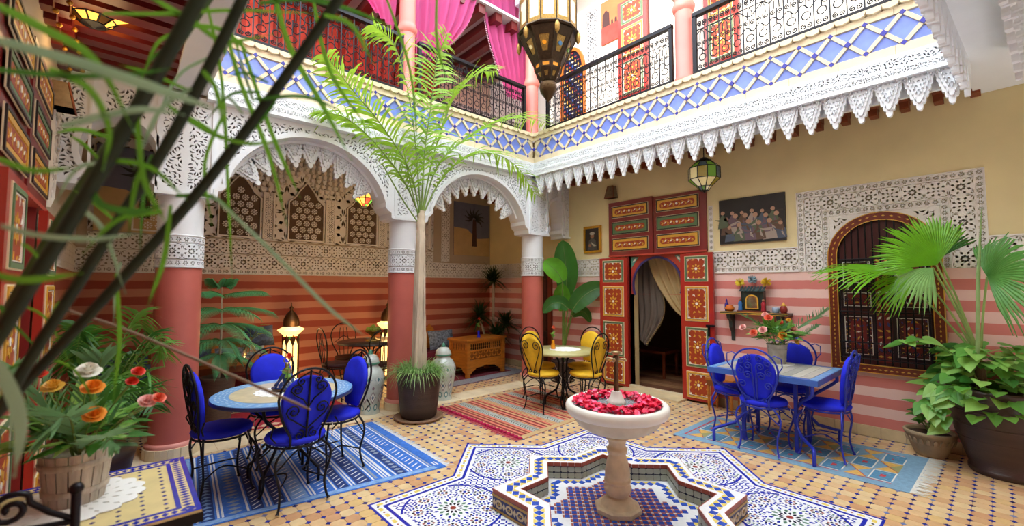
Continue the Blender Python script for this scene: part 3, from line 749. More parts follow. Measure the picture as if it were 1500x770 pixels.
ucol(XF+.1, 2.565, 'pink plaster pillar between the two right-hand railings', 5.65); ucol(5.27, YC, 'pink plaster pillar at the gallery corner behind the brass lantern'); ucol(2.84, YC, 'pink plaster pillar of the upper gallery behind palm fronds')

# sheer curtains of the upper gallery
sh = bpy.data.materials.new('sheer_pink'); sh.use_nodes = True; nt = sh.node_tree; pb = nt.nodes['Principled BSDF']; pb.inputs['Base Color'].default_value = lin('f070b4'); pb.inputs['Roughness'].default_value = .8
trn = nt.nodes.new('ShaderNodeBsdfTranslucent'); trn.inputs[0].default_value = lin('ff86c4'); tra = nt.nodes.new('ShaderNodeBsdfTransparent'); tra.inputs[0].default_value = lin('ff9cd0')
m1 = nt.nodes.new('ShaderNodeMixShader'); m1.inputs[0].default_value = .5; m2 = nt.nodes.new('ShaderNodeMixShader'); m2.inputs[0].default_value = .34
nt.links.new(pb.outputs[0], m1.inputs[1]); nt.links.new(trn.outputs[0], m1.inputs[2]); nt.links.new(m1.outputs[0], m2.inputs[1]); nt.links.new(tra.outputs[0], m2.inputs[2]); nt.links.new(m2.outputs[0], nt.nodes['Material Output'].inputs[0])
def drape(name, label, Ledge, Redge, folds, mat, amp=.04, depth=None, trim=None, cat='curtain', fr=None, group=None):
    """cloth between two edges given as points; folds run downwards"""
    A = cr(Ledge, 6); B = cr(Redge, 6); n = min(len(A), len(B)); nn = max(24, folds*6)
    nrm = Vector((B[0]-A[0])).cross(Vector((0, 0, 1))).normalized()
    def fn(u, v):
        k = v*(n-1); i = min(int(k), n-2); t = k-i; a = A[i].lerp(A[i+1], t); b = B[i].lerp(B[i+1], t)
        w = (b-a).length; return a.lerp(b, u)+nrm*(amp*min(1, w*1.5+.2)*sin(u*folds*2*PI+.6*sin(v*3)))
    t = thing(name, label, cat, (A[-1].x, A[-1].y, min(A[-1].z, B[-1].z)), 0, group); o = Vector(t.location); iv = Matrix.Translation(-o)
    MB().grid(fn, nn, n*2).build('cloth', mat, t, mw=iv)
    if trim:
        E, tm = trim; P = A if E == 'L' else B; q = MB()
        for i in range(len(P)-1):
            for j in range(3): p = P[i].lerp(P[i+1], j/3); q.ball(p, .012, n=5, k=3); q.ball(p-Vector((0, 0, .03)), .008, n=4, k=3)
        stuff(q.build('tassel_trim', tm, t, mw=iv))
    return t
def uy(pts, y): return [at(u, v, y=y) for u, v in pts]
tasm = M('trim_pale_pink', 'f3c6d8', .8)
drape('sheer_curtain', 'bright pink sheer curtain swept to the left above railing', uy([(606, -60), (606, -10), (607, 40), (609, 95)], 5.5), uy([(710, -60), (697, 0), (680, 42), (636, 88)], 5.5), 6, sh, .05, trim=('R', tasm))
drape('sheer_curtain', 'bright pink sheer curtain hanging straight beside the corner pillar', uy([(699, -60), (706, 0), (716, 60), (742, 140)], 5.66), uy([(770, -60), (770, 0), (770, 60), (770, 150)], 5.66), 6, sh, .05, trim=('L', tasm))
drape('sheer_curtain', 'bright pink sheer curtain at top behind the palm, left of pillar', uy([(520, -60), (524, -20), (545, 10)], 5.5), uy([(580, -60), (580, 0), (576, 45)], 5.5), 4, sh, .04)

# ------------------------------------------------------------------ painted doors
red = M('door_red', 'a8281c', .35, var=.1, scale=4, coat=.3); darkred = M('transom_red', '7d1c1c', .4, var=.1, scale=4, coat=.2)
gold = M('paint_gold', 'd9a53a', .4, var=.12, scale=30); creamp = M('paint_cream', 'ecdcb8', .5); greenp = M('paint_green', '5d7a52', .5); blackp = M('paint_black', '2a1a16', .5); orngp = M('paint_orange_red', 'a03a18', .45, var=.15, scale=30); whitep = M('paint_white', 'f2eee2', .5)
def panel_mesh(w, h, border, field=4, name='panel'):
    """recessed board with painted rosette; mats: border, black, cream, gold, field, white"""
    mb = MB(); 
    def rg(d0, d1, c, m): mb.ring(rect(-w/2+d0, w/2-d0, -h/2+d0, h/2-d0), rect(-w/2+d1, w/2-d1, -h/2+d1, h/2-d1), 0, c, m)
    rg(0, .008, .006, 2); rg(.008, .03, .012, 0); rg(.03, .036, .009, 1); rg(.036, .041, .008, 5)
    mb.prism(rect(-w/2+.04, w/2-.04, -h/2+.04, h/2-.04), 0, .002, 4)
    W_, H_ = w-.1, h-.1
    mb.prism(circ(min(.02, H_*.16), 8), .002, .005, 5)
    s = min(W_, H_)/2
    for j in range(8): mb.prism(kite(0, 0, PI/4*j, .026, s*.62, s*.12), .002, .0045, 3, back=False)
    # scrolling leaves filling the rest
    R = random.Random(int(w*1000+h*77)); nx = max(1, int(W_/.07)); ny = max(1, int(H_/.07))
    for i in range(nx+1):
        for j in range(ny+1):
            x = -W_/2+W_*i/nx; y = -H_/2+H_*j/ny
            if math.hypot(x, y) < s*.6: continue
            mb.prism(leaf(x, y, math.atan2(y, x)+(.8 if (i+j) % 2 else -.8), .05, .012, .6), .002, .004, 3 if (i+j) % 5 else 5, back=False)
    for sx in (-1, 1):
        for sy in (-1, 1): mb.prism([(sx*W_/2, sy*H_/2), (sx*(W_/2-.022), sy*H_/2), (sx*W_/2, sy*(H_/2-.022))], .002, .0042, 5, back=False)
    return mb.mesh(name, [border, blackp, creamp, gold, orngp, whitep])
def long_panel(w, h, border):
    mb = MB()
    def rg(d0, d1, c, m): mb.ring(rect(-w/2+d0, w/2-d0, -h/2+d0, h/2-d0), rect(-w/2+d1, w/2-d1, -h/2+d1, h/2-d1), 0, c, m)
    rg(0, .006, .006, 2); rg(.006, .022, .014, 1); rg(.022, .05, .01, 0)
    mb.prism(rect(-w/2+.05, w/2-.05, -h/2+.05, h/2-.05), 0, .004, 0)
    o = [(x, y) for x, y in [(w/2-.1+.04*cos(t), .045*sin(t)) for t in [-PI/2+PI*i/6 for i in range(7)]]]+[(-w/2+.1+.04*cos(t), .045*sin(t)) for t in [PI/2+PI*i/6 for i in range(7)]]
    mb.prism(o, .004, .007, 4); mb.prism(circ(.018, 8), .007, .01, 5)
    for i in range(-5, 6):
        if i: mb.prism(kite(i*(w-.2)/10, 0, .6*(-1)**i, -.028, .028, .01), .007, .009, 3 if i % 2 else 5, back=False)
        if i: mb.prism(leaf(i*(w-.2)/10, .022*(-1)**i, 1.2*i, .04, .008, .6), .007, .0085, 3, back=False)
    return mb.mesh('transom_panel', [border, blackp, creamp, gold, orngp, whitep])
LZ = [(1.67, 2.03), (1.12, 1.61), (.49, 1.04), (.07, .43)]
def big_door(nm, fr, mir, z0=0, lock=True):
    d = sempty(nm)
    def A(a): return 3.49+(a-3.49)*mir
    def bx(name, a0, a1, b0, b1, c0, c1, m): return MB().box(min(A(a0), A(a1)), max(A(a0), A(a1)), b0+z0, b1+z0, c0, c1, 0, fr).build(name, m, d)
    bx('transom', 2.68, 3.48, 2.1, 2.965, 0, .035, darkred); bx('transom', 3.5, 4.3, 2.1, 2.985, 0, .045, darkred)
    bx('frame_moulding', 2.68, 4.3, 2.085, 2.11, 0, .06, redlac); bx('jamb', 3.0, 3.04, 0, 2.1, -.1, .04, darkred); bx('jamb', 3.93, 3.99, 0, 2.1, -.1, .04, darkred)
    for a0, a1 in ((3.565, 4.235), (2.775, 3.43)):
        for i, (b0, b1) in enumerate(((2.72, 2.915), (2.445, 2.655), (2.175, 2.385))):
            put('transom_panel', long_panel(a1-a0, b1-b0, greenp if i == 1 else gold), d, mw=fr.mat(A((a0+a1)/2), (b0+b1)/2+z0, .046))
    for a0, a1, c in ((3.93, 4.46, .05), (2.58, 3.04, .06)):
        lf = bx('door_leaf', a0, a1, .035, 2.07, c, c+.04, red)
        for i, (b0, b1) in enumerate(LZ):
            put('panel', panel_mesh(a1-a0-.13, b1-b0, greenp if i % 2 == 0 else gold), lf, mw=fr.mat(A((a0+a1)/2), (b0+b1)/2+z0, c+.04))
        if a0 < 3 and lock:
            h = MB(); h.box(A(2.66)-.1, A(2.66)+.02, 1.06+z0, 1.085+z0, c+.04, c+.07, 0, fr); h.box(A(2.66)-.03, A(2.66)-.01, .93+z0, 1.08+z0, c+.05, c+.08, 0, fr); h.build('iron_bolt', iron, lf)
    # arch board with painted spandrels and scalloped violet edge
    op = [(3.485+.405*cos(t), 1.63+.42*sin(t)) for t in [-.35+(PI+.7)*i/26 for i in range(27)]]
    out = [(3.03, 1.3), (op[0][0], op[0][1])]+op+[(3.95, 1.3), (3.95, 2.1), (3.03, 2.1)]
    out = [(3.03, 1.48)]+op+[(3.95, 1.48), (3.95, 2.1), (3.03, 2.1)]
    mb = MB(); mb.add(pierced([(A(x), z+z0) for x, z in out], [], 0, .03), fr.shift(0, 0, -.06))
    mb.build('arch_board', redlac, d)
    e = MB()
    for i in range(len(op)-1):
        for t in (0, .5):
            x = op[i][0]+(op[i+1][0]-op[i][0])*t; z = op[i][1]+(op[i+1][1]-op[i][1])*t; e.prism(circ(.02, 6, 0, A(x), z+z0), -.03, -.015, 0, fr)
    stuff(e.build('scalloped_edge', M('violet_trim', '3c3470', .5, var=.2, scale=30), d))
    for sx in (3.12, 3.86):
        q = MB(); q.prism([(A(sx-.07), 2.07+z0), (A(sx+.07), 2.07+z0), (A(sx+(.06 if sx > 3.5 else -.06)), 1.9+z0)], -.03, -.022, 0, fr); q.prism(kite(A(sx), 2.02+z0, PI/4 if sx < 3.5 else 3*PI/4, -.05, .05, .018), -.022, -.018, 1, fr); q.build('spandrel_paint', [M('paint_teal', '5f9b86', .5), whitep], d)
    return d
big_door('door_1', FW, 1)
for fr2, nm in ((FL, 'door_2'),): big_door(nm, fr2, 1, lock=False)
ud = FW.shift(-.42, 0, 0)
big_door('door_3', ud, 1, 4.2, lock=False)
struct(MB().box(-.07, .0, 3.02, 3.96, 0, .07).build('trim_6', cream)).location = (XW, 0, 0)
# room behind the right door
dk = M('inner_wall', '8a7a5e', .8)
rm = sempty('wall_inner_room')
MB().box(XW+.22, XW+3, 5.6, 5.7, -.1, 3).build('inner_wall', dk, rm); MB().box(XW+.22, XW+3, 1.7, 1.8, -.1, 3).build('inner_wall', dk, rm); MB().box(XW+2.9, XW+3, 1.8, 5.6, -.1, 3).build('inner_wall', dk, rm); MB().box(XW+.22, XW+3, 1.8, 5.6, 2.6, 2.7).build('inner_ceiling', dk, rm)
MB().box(XW-.02, XW+.22, 3.93, 3.97, 0, 2.1).build('reveal', M('reveal_cream', 'd9c48f', .7), rm)
inf = [M('inner_tile_%d' % i, h, .4, var=.2) for i, h in enumerate(('9c6b4a', 'b58a63', '7d4d38'))]
for i in range(12):
    for j in range(9):
        x = XW+.06+i*.2; y = 2.75+j*.2+(.1 if i % 2 else 0); MB().box(x, x+.194, y, y+.194, .0, .012).build('brick_tile', inf[(i*5+j*3) % 3], rm)
MB().box(XW-.32, XW-.01, 3.0, 4.0, 0, .03).build('threshold_step', beige, rm)
gau = bpy.data.materials.new('gold_gauze'); gau.use_nodes = True; nt = gau.node_tree; pb = nt.nodes['Principled BSDF']; pb.inputs['Base Color'].default_value = lin('b9a070'); pb.inputs['Roughness'].default_value = .7
XI = XW+.3
def ux(pts, x): return [at(u, v, x=x) for u, v in pts]
drape('gauze_curtain', 'olive gold gauze curtain drawn across the doorway arch', ux([(946, 372), (960, 410), (985, 450), (1012, 475)], XI), ux([(1006, 372), (1012, 400), (1016, 440), (1020, 476)], XI), 5, gau, .03)
strp = M('striped_drape', '6d6258', .8, var=.5, scale=14, stretch=(1, 1, .05))
drape('striped_curtain', 'grey striped curtain with fringe hanging left in the doorway', ux([(934, 372), (934, 420), (937, 460), (938, 497)], XI+.1), ux([(966, 372), (970, 420), (972, 462), (946, 505)], XI+.1), 4, strp, .03, trim=('R', M('fringe_tan', 'b59a6a', .8)))
t = thing('side_table', 'small dark wooden table inside the dim room beyond doorway', 'table', at(955, 532, x=XW+1.2)*1)
t.location.z = 0.012
MB().box(-.25, .25, -.4, .4, .42, .46).build('table_top', wood, t)
for sx in (-.22, .22):
    for sy in (-.36, .36): MB().box(sx-.02, sx+.02, sy-.02, sy+.02, 0, .42).build('leg', wood, t)

# dark arched door beyond the corner arch, and arched window upstairs
def arch_poly(a0, a1, b0, bs, top, n=12):
    m = (a0+a1)/2; h = (a1-a0)/2; return [(a0, b0), (a1, b0)]+[(m+h*cos(t), bs+(top-bs)*sin(t)) for t in [PI*i/n for i in range(n+1)]]
d = sempty('door_4')
P = arch_poly(5.62, 6.35, .0, 1.7, 2.15); Pi = arch_poly(5.7, 6.27, .0, 1.7, 2.06)
MB().ring(P, Pi, 0, .05, 0, FW).build('door_frame', M('frame_red_brown', '7a2616', .4, var=.2, scale=12), d); MB().prism(Pi, 0, .02, 0, FW).build('door_board', M('dark_maroon', '2c1414', .5, var=.2), d)
for b in (.2, .75, 1.3):
    for a in (5.75, 6.0): MB().prism(rect(a, a+.22, b, b+.45), .02, .035, 0, FW, inset=.06).build('panel', M('dark_maroon2', '4a1d18', .5, var=.2), d)
d = sempty('window_2')
P = arch_poly(4.78, 5.35, 4.3, 5.5, 5.98); Pi = arch_poly(4.83, 5.30, 4.3, 5.5, 5.92)
MB().ring(P, Pi, 0, .05, 0, FW).build('window_frame', M('orange_wood', 'c56a24', .4, var=.2, scale=12), d); MB().prism(Pi, 0, .02, 0, FW).build('pane', M('dark_pane', '1e2030', .2), d)
q = MB()
for i in range(7):
    for j in range(20):
        a, b = 4.87+i*.066, 4.36+j*.08
        if inpoly(a, b, Pi) and pdist(a, b, Pi) > .03: q.prism(kite(a, b, PI/2*(i+j), -.03, .03, .014), .02, .03, (i*3+j) % 4, FW, back=False)
stuff(q.build('painted_lattice', [M('lat_red', 'a33326', .5), M('lat_blue', '2f4a94', .5), creamp, gold], d))

# arched window with grille
wn = sempty('window_1')
frm = M('window_wood', '702810', .35, var=.35, scale=30, coat=.2)
P = arch_poly(wm-wh, wm+wh, .68, 1.93, 1.93+wh, 20); Pi = arch_poly(wm-wh+.085, wm+wh-.085, .765, 1.93, 1.93+wh-.085, 20)
MB().ring(P, Pi, 0, .05, 0, FW).build('window_frame', frm, wn)
q = MB()
for d0, dm in ((.0, .008), (.08, .008)):
    Pa = arch_poly(wm-wh+d0, wm+wh-d0, .68+d0, 1.93, 1.93+wh-d0, 20); Pb = arch_poly(wm-wh+d0+dm, wm+wh-d0-dm, .68+d0+dm, 1.93, 1.93+wh-d0-dm, 20); q.ring(Pa, Pb, .05, .056, 0, FW)
Pc = arch_poly(wm-wh+.042, wm+wh-.042, .722, 1.93, 1.93+wh-.042, 20)
for i in range(len(Pc)):
    p, r2 = Pc[i], Pc[(i+1) % len(Pc)]; L = math.hypot(r2[0]-p[0], r2[1]-p[1]); nn = max(1, int(L/.045)); an = math.atan2(r2[1]-p[1], r2[0]-p[0])
    for j in range(nn): t_ = (j+.5)/nn; q.prism(kite(p[0]+(r2[0]-p[0])*t_, p[1]+(r2[1]-p[1])*t_, an, -.016, .016, .007), .05, .0535, 0, FW, back=False)
q.build('gilt_lines', gold, wn)
MB().prism(Pi, 0, .008, 0, FW).build('shutter_ground', M('shutter_maroon', '4a1a18', .4, var=.2), wn)
sm = [M('shutter_dark', '241214', .45), M('shutter_red', '7a2420', .45, var=.2), gold, M('shutter_blue', '35407e', .45), whitep]
for a0, a1 in ((wm-.37, wm-.07), (wm+.07, wm+.37)):
    for b0, b1 in ((.84, 1.3), (1.36, 1.56), (1.62, 1.9)):
        pm = (a0+a1)/2; mb = MB(); mb.ring(rect(a0, a1, b0, b1), rect(a0+.025, a1-.025, b0+.02, b1-.02), .008, .02, 0, FW); mb.ring(rect(a0+.03, a1-.03, b0+.025, b1-.025), rect(a0+.036, a1-.036, b0+.031, b1-.031), .008, .014, 4, FW)
        if b1-b0 > .4: mb.prism(arch_poly(a0+.08, a1-.08, b0+.05, b1-.12, b1-.05, 8), .008, .014, 1, FW)
        else: mb.prism(rect(a0+.06, a1-.06, b0+.05, b1-.05), .008, .014, 1, FW)
        for i_ in range(9):
            for j_ in range(int((b1-b0)/.022)):
                xx, z_ = a0+.045+i_*(a1-a0-.09)/8, b0+.035+j_*.022
                if abs(xx-pm) > .055 and (i_+j_) % 2: mb.prism(kite(xx, z_, i_+j_*.8, -.013, .013, .006), .008, .011, (2, 1, 3, 2, 4)[(i_*3+j_) % 5], FW, back=False)
        n_ = int((b1-b0-.1)/.06)
        for j in range(n_):
            z = b0+.07+j*(b1-b0-.13)/max(1, n_-1)
            for sx in (-.03, .0, .03): mb.prism(kite(pm+sx, z, 1.2*sx*30+j, -.022, .022, .009), .014, .017, (2, 3, 2, 4)[(j+int(sx*100)) % 4], FW, back=False)
        mb.build('shutter_panel', sm, wn)
mb = MB(); mb.box(wm-.06, wm+.06, .8, 1.93, .008, .02, 1, FW)
for j in range(16):
    for sx in (-.035, .035): mb.prism(kite(wm+sx, .86+j*.068, .9*j, -.026, .026, .012), .02, .024, (2, 3, 4, 2)[j % 4], FW, back=False)
mb.build('centre_post', sm, wn)
gr = MB(); 
for i in range(13):
    a = wm-.36+i*.06; top = 1.93+math.sqrt(max(0, (wh-.09)**2-(a-wm)**2)); MB().tube([FW(a, .78, .075), FW(a, top, .075)], .0075, 6).build('grille_bar', iron, wn)
for b in (.83, 1.0, 1.33, 1.6, 1.9): MB().tube([FW(wm-.375, b, .08), FW(wm+.375, b, .08)], .007, 6).build('grille_bar', iron, wn)
for b in (.92, 1.46, 1.75):
    for i in range(8):
        a = wm-.315+i*.09; gr.tube([FW(x, y, .08) for x, y in spiral(a-.02, b, .024, 1.2, 0, 10)], .004, 4, cap=False); gr.tube([FW(x, y, .08) for x, y in spiral(a+.02, b, .024, 1.2, PI, 10)], .004, 4, cap=False)
gr.build('grille_scrolls', iron, wn)
# ------------------------------------------------------------------ star basin
rbr = M('brick_red_tile', '9c4a34', .4, var=.2, scale=30); ny = M('navy_tile', '232a63', .3, var=.15, scale=30); gry = M('grey_octagon_tile', 'a3a693', .3, var=.1, scale=30); och = M('ochre_line', 'b08a3e', .4); bz2 = M('rim_blue', '2b4fb4', .25, var=.25, scale=25)
bs = thing('star_basin', 'low eight-pointed star basin with tiled rim around the fountain', 'basin', (CX, CY, 0))
AO, AI, HZ, FZ = .63, .49, .15, .02
b = MB(); b.ring(star(AO), star(AI), 0, HZ-.002, 0); b.build('rim_wall', wz, bs)
MB().prism(star(AI+.005), 0, FZ-.004).build('basin_floor', wz, bs)
def local(p, q, out=1):
    """frame on an edge p->q: a along, b up, c sideways"""
    m = ((p[0]+q[0])/2, (p[1]+q[1])/2); d = math.atan2(q[1]-p[1], q[0]-p[0]); n = (sin(d)*out, -cos(d)*out)
    return m, d, n, math.hypot(q[0]-p[0], q[1]-p[1])
so, sm_, si = star(AO), star((AO+AI)/2), star(AI)
dia_m = MB().prism([(-.03, 0), (0, -.032), (.03, 0), (0, .032)], 0, .003).mesh('blue_tile', bz2)
tri_m = MB().prism([(-.028, 0), (.028, 0), (0, .03)], 0, .0022).mesh('yellow_tile', yz)
def edge_obj(name, me, p, q, a, b_, c, out, rot=0, flat=False):
    m, d, n, L = local(p, q, out); t = (cos(d), sin(d))
    if flat: return put(name, me, bs, mw=Fr((m[0]+t[0]*a+n[0]*b_, m[1]+t[1]*a+n[1]*b_, c), (t[0], t[1], 0), (-t[1], t[0], 0), (0, 0, 1)).mat(0, 0, 0, rot))
    return put(name, me, bs, mw=Fr((m[0]+t[0]*a+n[0]*c, m[1]+t[1]*a+n[1]*c, b_), (t[0], t[1], 0), (0, 0, 1), (n[0], n[1], 0)).mat(0, 0, 0, rot))
LO = local(so[0], so[1])[3]; LI = local(si[0], si[1])[3]; LM = local(sm_[0], sm_[1])[3]
brO = MB().box(-LO/12+.002, LO/12-.002, 0, .028, 0, .006).mesh('red_tile', rbr); brI = MB().box(-LI/10+.002, LI/10-.002, 0, .028, 0, .006).mesh('red_tile', rbr)
w8 = LI/10-.002; k8 = w8*.3; oc8 = [(-w8+k8, -w8), (w8-k8, -w8), (w8, -w8+k8), (w8, w8-k8), (w8-k8, w8), (-w8+k8, w8), (-w8, w8-k8), (-w8, -w8+k8)]
ocm = MB().prism([(x, y*.78) for x, y in oc8], 0, .005).mesh('grey_tile', gry)
pan = MB(); pan.box(-LO/2, LO/2, .004, .118, 0, .004, 0); pan.box(-LO/2, LO/2, .008, .02, .004, .008, 1); pan.box(-LO/2, LO/2, .1, .115, .004, .008, 1)
for x in (-LO*.3, 0, LO*.3):
    o1 = [(x+.038*cos(t), .06+.03*sin(t)) for t in [PI/4*i for i in range(8)]]; i1 = [(x+.024*cos(t), .06+.017*sin(t)) for t in [PI/4*i for i in range(8)]]; pan.ring(o1, i1, .004, .009, 2); pan.prism([(x-.012, .06), (x, .05), (x+.012, .06), (x, .07)], .004, .008, 1)
for x in (-LO*.15, LO*.15, -LO*.44, LO*.44): pan.prism([(x-.014, .06), (x, .035), (x+.014, .06), (x, .085)], .004, .008, 2)
pan = pan.mesh('navy_panel', [ny, och, M('medallion_cream', 'cdbb95', .4)])
grt = MB().box(-LI/2, LI/2, FZ, .12, 0, .001).mesh('dark_ground', kz)
for i in range(16):
    p, q = sm_[i], sm_[(i+1) % 16]
    for j in range(5):
        a = -LM/2+LM*(j+.5)/5; edge_obj('blue_tile', dia_m, p, q, a, 0, HZ-.002, 1, 0, True)
    for j in range(4):
        a = -LM/2+LM*(j+1)/5
        edge_obj('yellow_tile', tri_m, p, q, a, .036, HZ-.002, 1, 0, True); edge_obj('yellow_tile', tri_m, p, q, a, -.036, HZ-.002, 1, PI, True)
    p, q = so[i], so[(i+1) % 16]
    for j in range(6): edge_obj('red_tile', brO, p, q, -LO/2+LO*(j+.5)/6, .119, -.001, 1)
    edge_obj('navy_panel', pan, p, q, 0, 0, 0, 1)
    p, q = si[i], si[(i+1) % 16]
    edge_obj('dark_ground', grt, p, q, 0, 0, 0, -1)
    for j in range(5):
        a = -LI/2+LI*(j+.5)/5; edge_obj('red_tile', brI, p, q, a, .12, 0, -1)
        for r_ in range(2): edge_obj('grey_tile', ocm, p, q, a, .044+r_*.05, .0, -1)
fl = MB(); S5 = star(.37); g = .052
for i in range(-14, 15):
    for j in range(-14, 15):
        x = (i-j)*g*.7071; y = (i+j)*g*.7071
        if not inpoly(x, y, S5) or pdist(x, y, S5) < .02: continue
        f2 = Fr((x, y, FZ-.004), (.7071, .7071, 0), (-.7071, .7071, 0), (0, 0, 1)); fl.prism(rect(-.017, .017, -.017, .017), 0, .004, 0, f2, back=False)
        fl.prism(rect(.019, .033, -.015, .015), 0, .0035, 1, f2, back=False); fl.prism(rect(-.015, .015, .019, .033), 0, .0035, 1, f2, back=False)
stuff(fl.build('plaid_floor_tiles', [bz2, rbr], bs))
sb = star(.43); nb = 0
for i in range(16):
    p, q = sb[i], sb[(i+1) % 16]
    for j in range(4):
        L = local(p, q)[3]; a = -L/2+L*(j+.5)/4; edge_obj('blue_tile', dia_m, p, q, a, 0, FZ-.004, 1, 0, True)
        if j: edge_obj('yellow_tile', tri_m, p, q, -L/2+L*j/4, .034, FZ-.004, 1, 0, True)

# ------------------------------------------------------------------ fountain
sandst = M('sandstone', 'dccbac', .7, var=.22, scale=9, bump=.35, bscale=40); marb = M('pale_marble', 'e4e0d6', .4, var=.08, scale=6, bump=.1)
ft_ = thing('fountain', 'sandstone pedestal fountain with white marble bowl of red petals', 'fountain', (CX, CY, FZ-.004))
Z0 = FZ-.004
MB().lathe([(.16, 0), (.165, .01), (.165, .035), (.15, .045)], 8, 0, sm=False, ph=PI/8).build('plinth', sandst, ft_)
MB().lathe([(r, z-Z0) for z, r in ((.056, .14), (.06, .122), (.071, .118), (.09, .105), (.11, .082), (.116, .066), (.134, .066), (.137, .084), (.154, .092), (.173, .098), (.189, .095), (.205, .082), (.215, .08), (.218, .092), (.233, .094), (.238, .082), (.26, .088), (.299, .086), (.362, .074), (.41, .058), (.42, .057), (.424, .071), (.45, .073), (.457, .06), (.472, .058), (.505, .063), (.512, .066), (.516, .08), (.532, .08), (.537, .066), (.56, .076))], 28).build('pedestal', sandst, ft_)
MB().lathe([(r, z-Z0) for z, r in ((.54, .06), (.555, .12), (.58, .2), (.62, .265), (.66, .295), (.69, .30))], 72, 0, flute=.05, nf=24).build('bowl', M('marble_stained', 'cfc3ac', .5, var=.15, scale=8, bump=.2), ft_)
MB().lathe([(r, z-Z0) for z, r in ((.685, .31), (.69, .33), (.70, .35), (.72, .362), (.745, .365), (.765, .358), (.775, .345), (.776, .33), (.765, .318), (.72, .28), (.69, .2), (.685, .001))], 56).build('rim', marb, ft_)
wat = M('water', 'b9cdd0', .05, trans=.6); MB().prism(circ(.315, 40), .752-Z0, .757-Z0).build('water', wat, ft_)
MB().lathe([(r, z-Z0) for z, r in ((.757, .055), (.775, .06), (.79, .05), (.83, .035), (.85, .03))], 24, flute=.12, nf=12).build('nozzle', marb, ft_)
sp_ = MB().lathe([(r, z-Z0) for z, r in ((.84, .02), (.92, .016), (1.05, .016), (1.08, .022), (1.10, .022))], 12)
br = M('aged_brass', '5a4632', .35, .7, var=.3, scale=30)
sp_.build('tap_pipe', br, ft_)
q = MB()
for j in range(4): a = PI/2*j+.4; q.tube([(0, 0, 1.075-Z0), (.05*cos(a), .05*sin(a), 1.08-Z0), (.075*cos(a), .075*sin(a), 1.07-Z0)], [.009, .008, .006], 6); q.ball((.06*cos(a), .06*sin(a), 1.08-Z0), .013, n=6, k=4)
q.build('tap_spouts', M('pale_brass', 'a8966e', .3, .8), ft_); MB().lathe([(.012, 1.1-Z0), (.035, 1.125-Z0), (.036, 1.132-Z0), (.001, 1.136-Z0)], 12).build('finial', M('pale_brass'), ft_)
pt = MB(); R = random.Random(4)
for i in range(560):
    rr = R.choice((R.uniform(.15, .3), R.uniform(.2, .305))); a = R.uniform(0, 2*PI); s = R.uniform(.016, .03); x, y, z = rr*cos(a), rr*sin(a), .758+R.uniform(0, .042)*(1-abs(rr-.235)/.1)
    n = Vector((R.uniform(-.7, .7), R.uniform(-.7, .7), 1)).normalized(); u = n.orthogonal().normalized(); v = n.cross(u); w = R.uniform(0, 6); u, v = u*cos(w)+v*sin(w), v*cos(w)-u*sin(w)
    c = Vector((x, y, z+s*.2)); pts = [c-u*s*.9, c-u*s*.1-v*s*.75+n*s*.25, c+u*s*.75-v*s*.45+n*s*.4, c+u*s*.95, c+u*s*.75+v*s*.45+n*s*.4, c-u*s*.1+v*s*.75+n*s*.25]
    k = R.choice((0, 0, 0, 1, 2)); pt.face([c, pts[0], pts[1], pts[2]], k, True); pt.face([c, pts[2], pts[3], pts[4]], k, True); pt.face([c, pts[4], pts[5], pts[0]], k, True)
ro = stuff(pt.build('rose_petals', [M('petal_crimson', 'ea1a4c', .5, sub=.1), M('petal_pink', 'f8608c', .5, sub=.1), M('petal_deep', 'c80f3e', .5)], loc=(CX, CY, 0)))
tag(ro, 'loose crimson rose petals floating in the white fountain bowl', 'petals')

# ------------------------------------------------------------------ chairs
bluef = M('blue_velvet', '0c1fd8', .75, var=.12, scale=12); blueiron = M('blue_iron', '2436b0', .35, .2, var=.15, scale=10); yelf = M('yellow_fabric', 'e2b41f', .7, var=.1, scale=14, bump=.25, bscale=18); maroonf = M('maroon_seat', '3a1216', .7)
cord = M('white_cord', 'dad6d0', .8)
def leanp(x, z, off=0): t = max(0, z-.44)/.56; return (x, -.17-.075*t+off, z)
def backshape(k, w=.2, z0=.5, z1=.96, n=20):
    """outline of a tapering round-headed back"""
    zc = z1-w; P = [(-w*.52*k, z0)]
    P += [(-w*(.52+.46*sin(PI/2*t))*k, z0+(zc-z0)*t) for t in (.25, .5, .75)]
    P += [(-w*cos(t)*k, zc+w*sin(t)*k) for t in [PI*i/n for i in range(n+1)]]
    P += [(w*(.52+.46*sin(PI/2*t))*k, z0+(zc-z0)*t) for t in (.75, .5, .25)]
    return P+[(w*.52*k, z0)]
def chair(label, loc, rz, fm, cm, style, group):
    t = thing('dining_chair', label, 'chair', loc, rz, group)
    return t
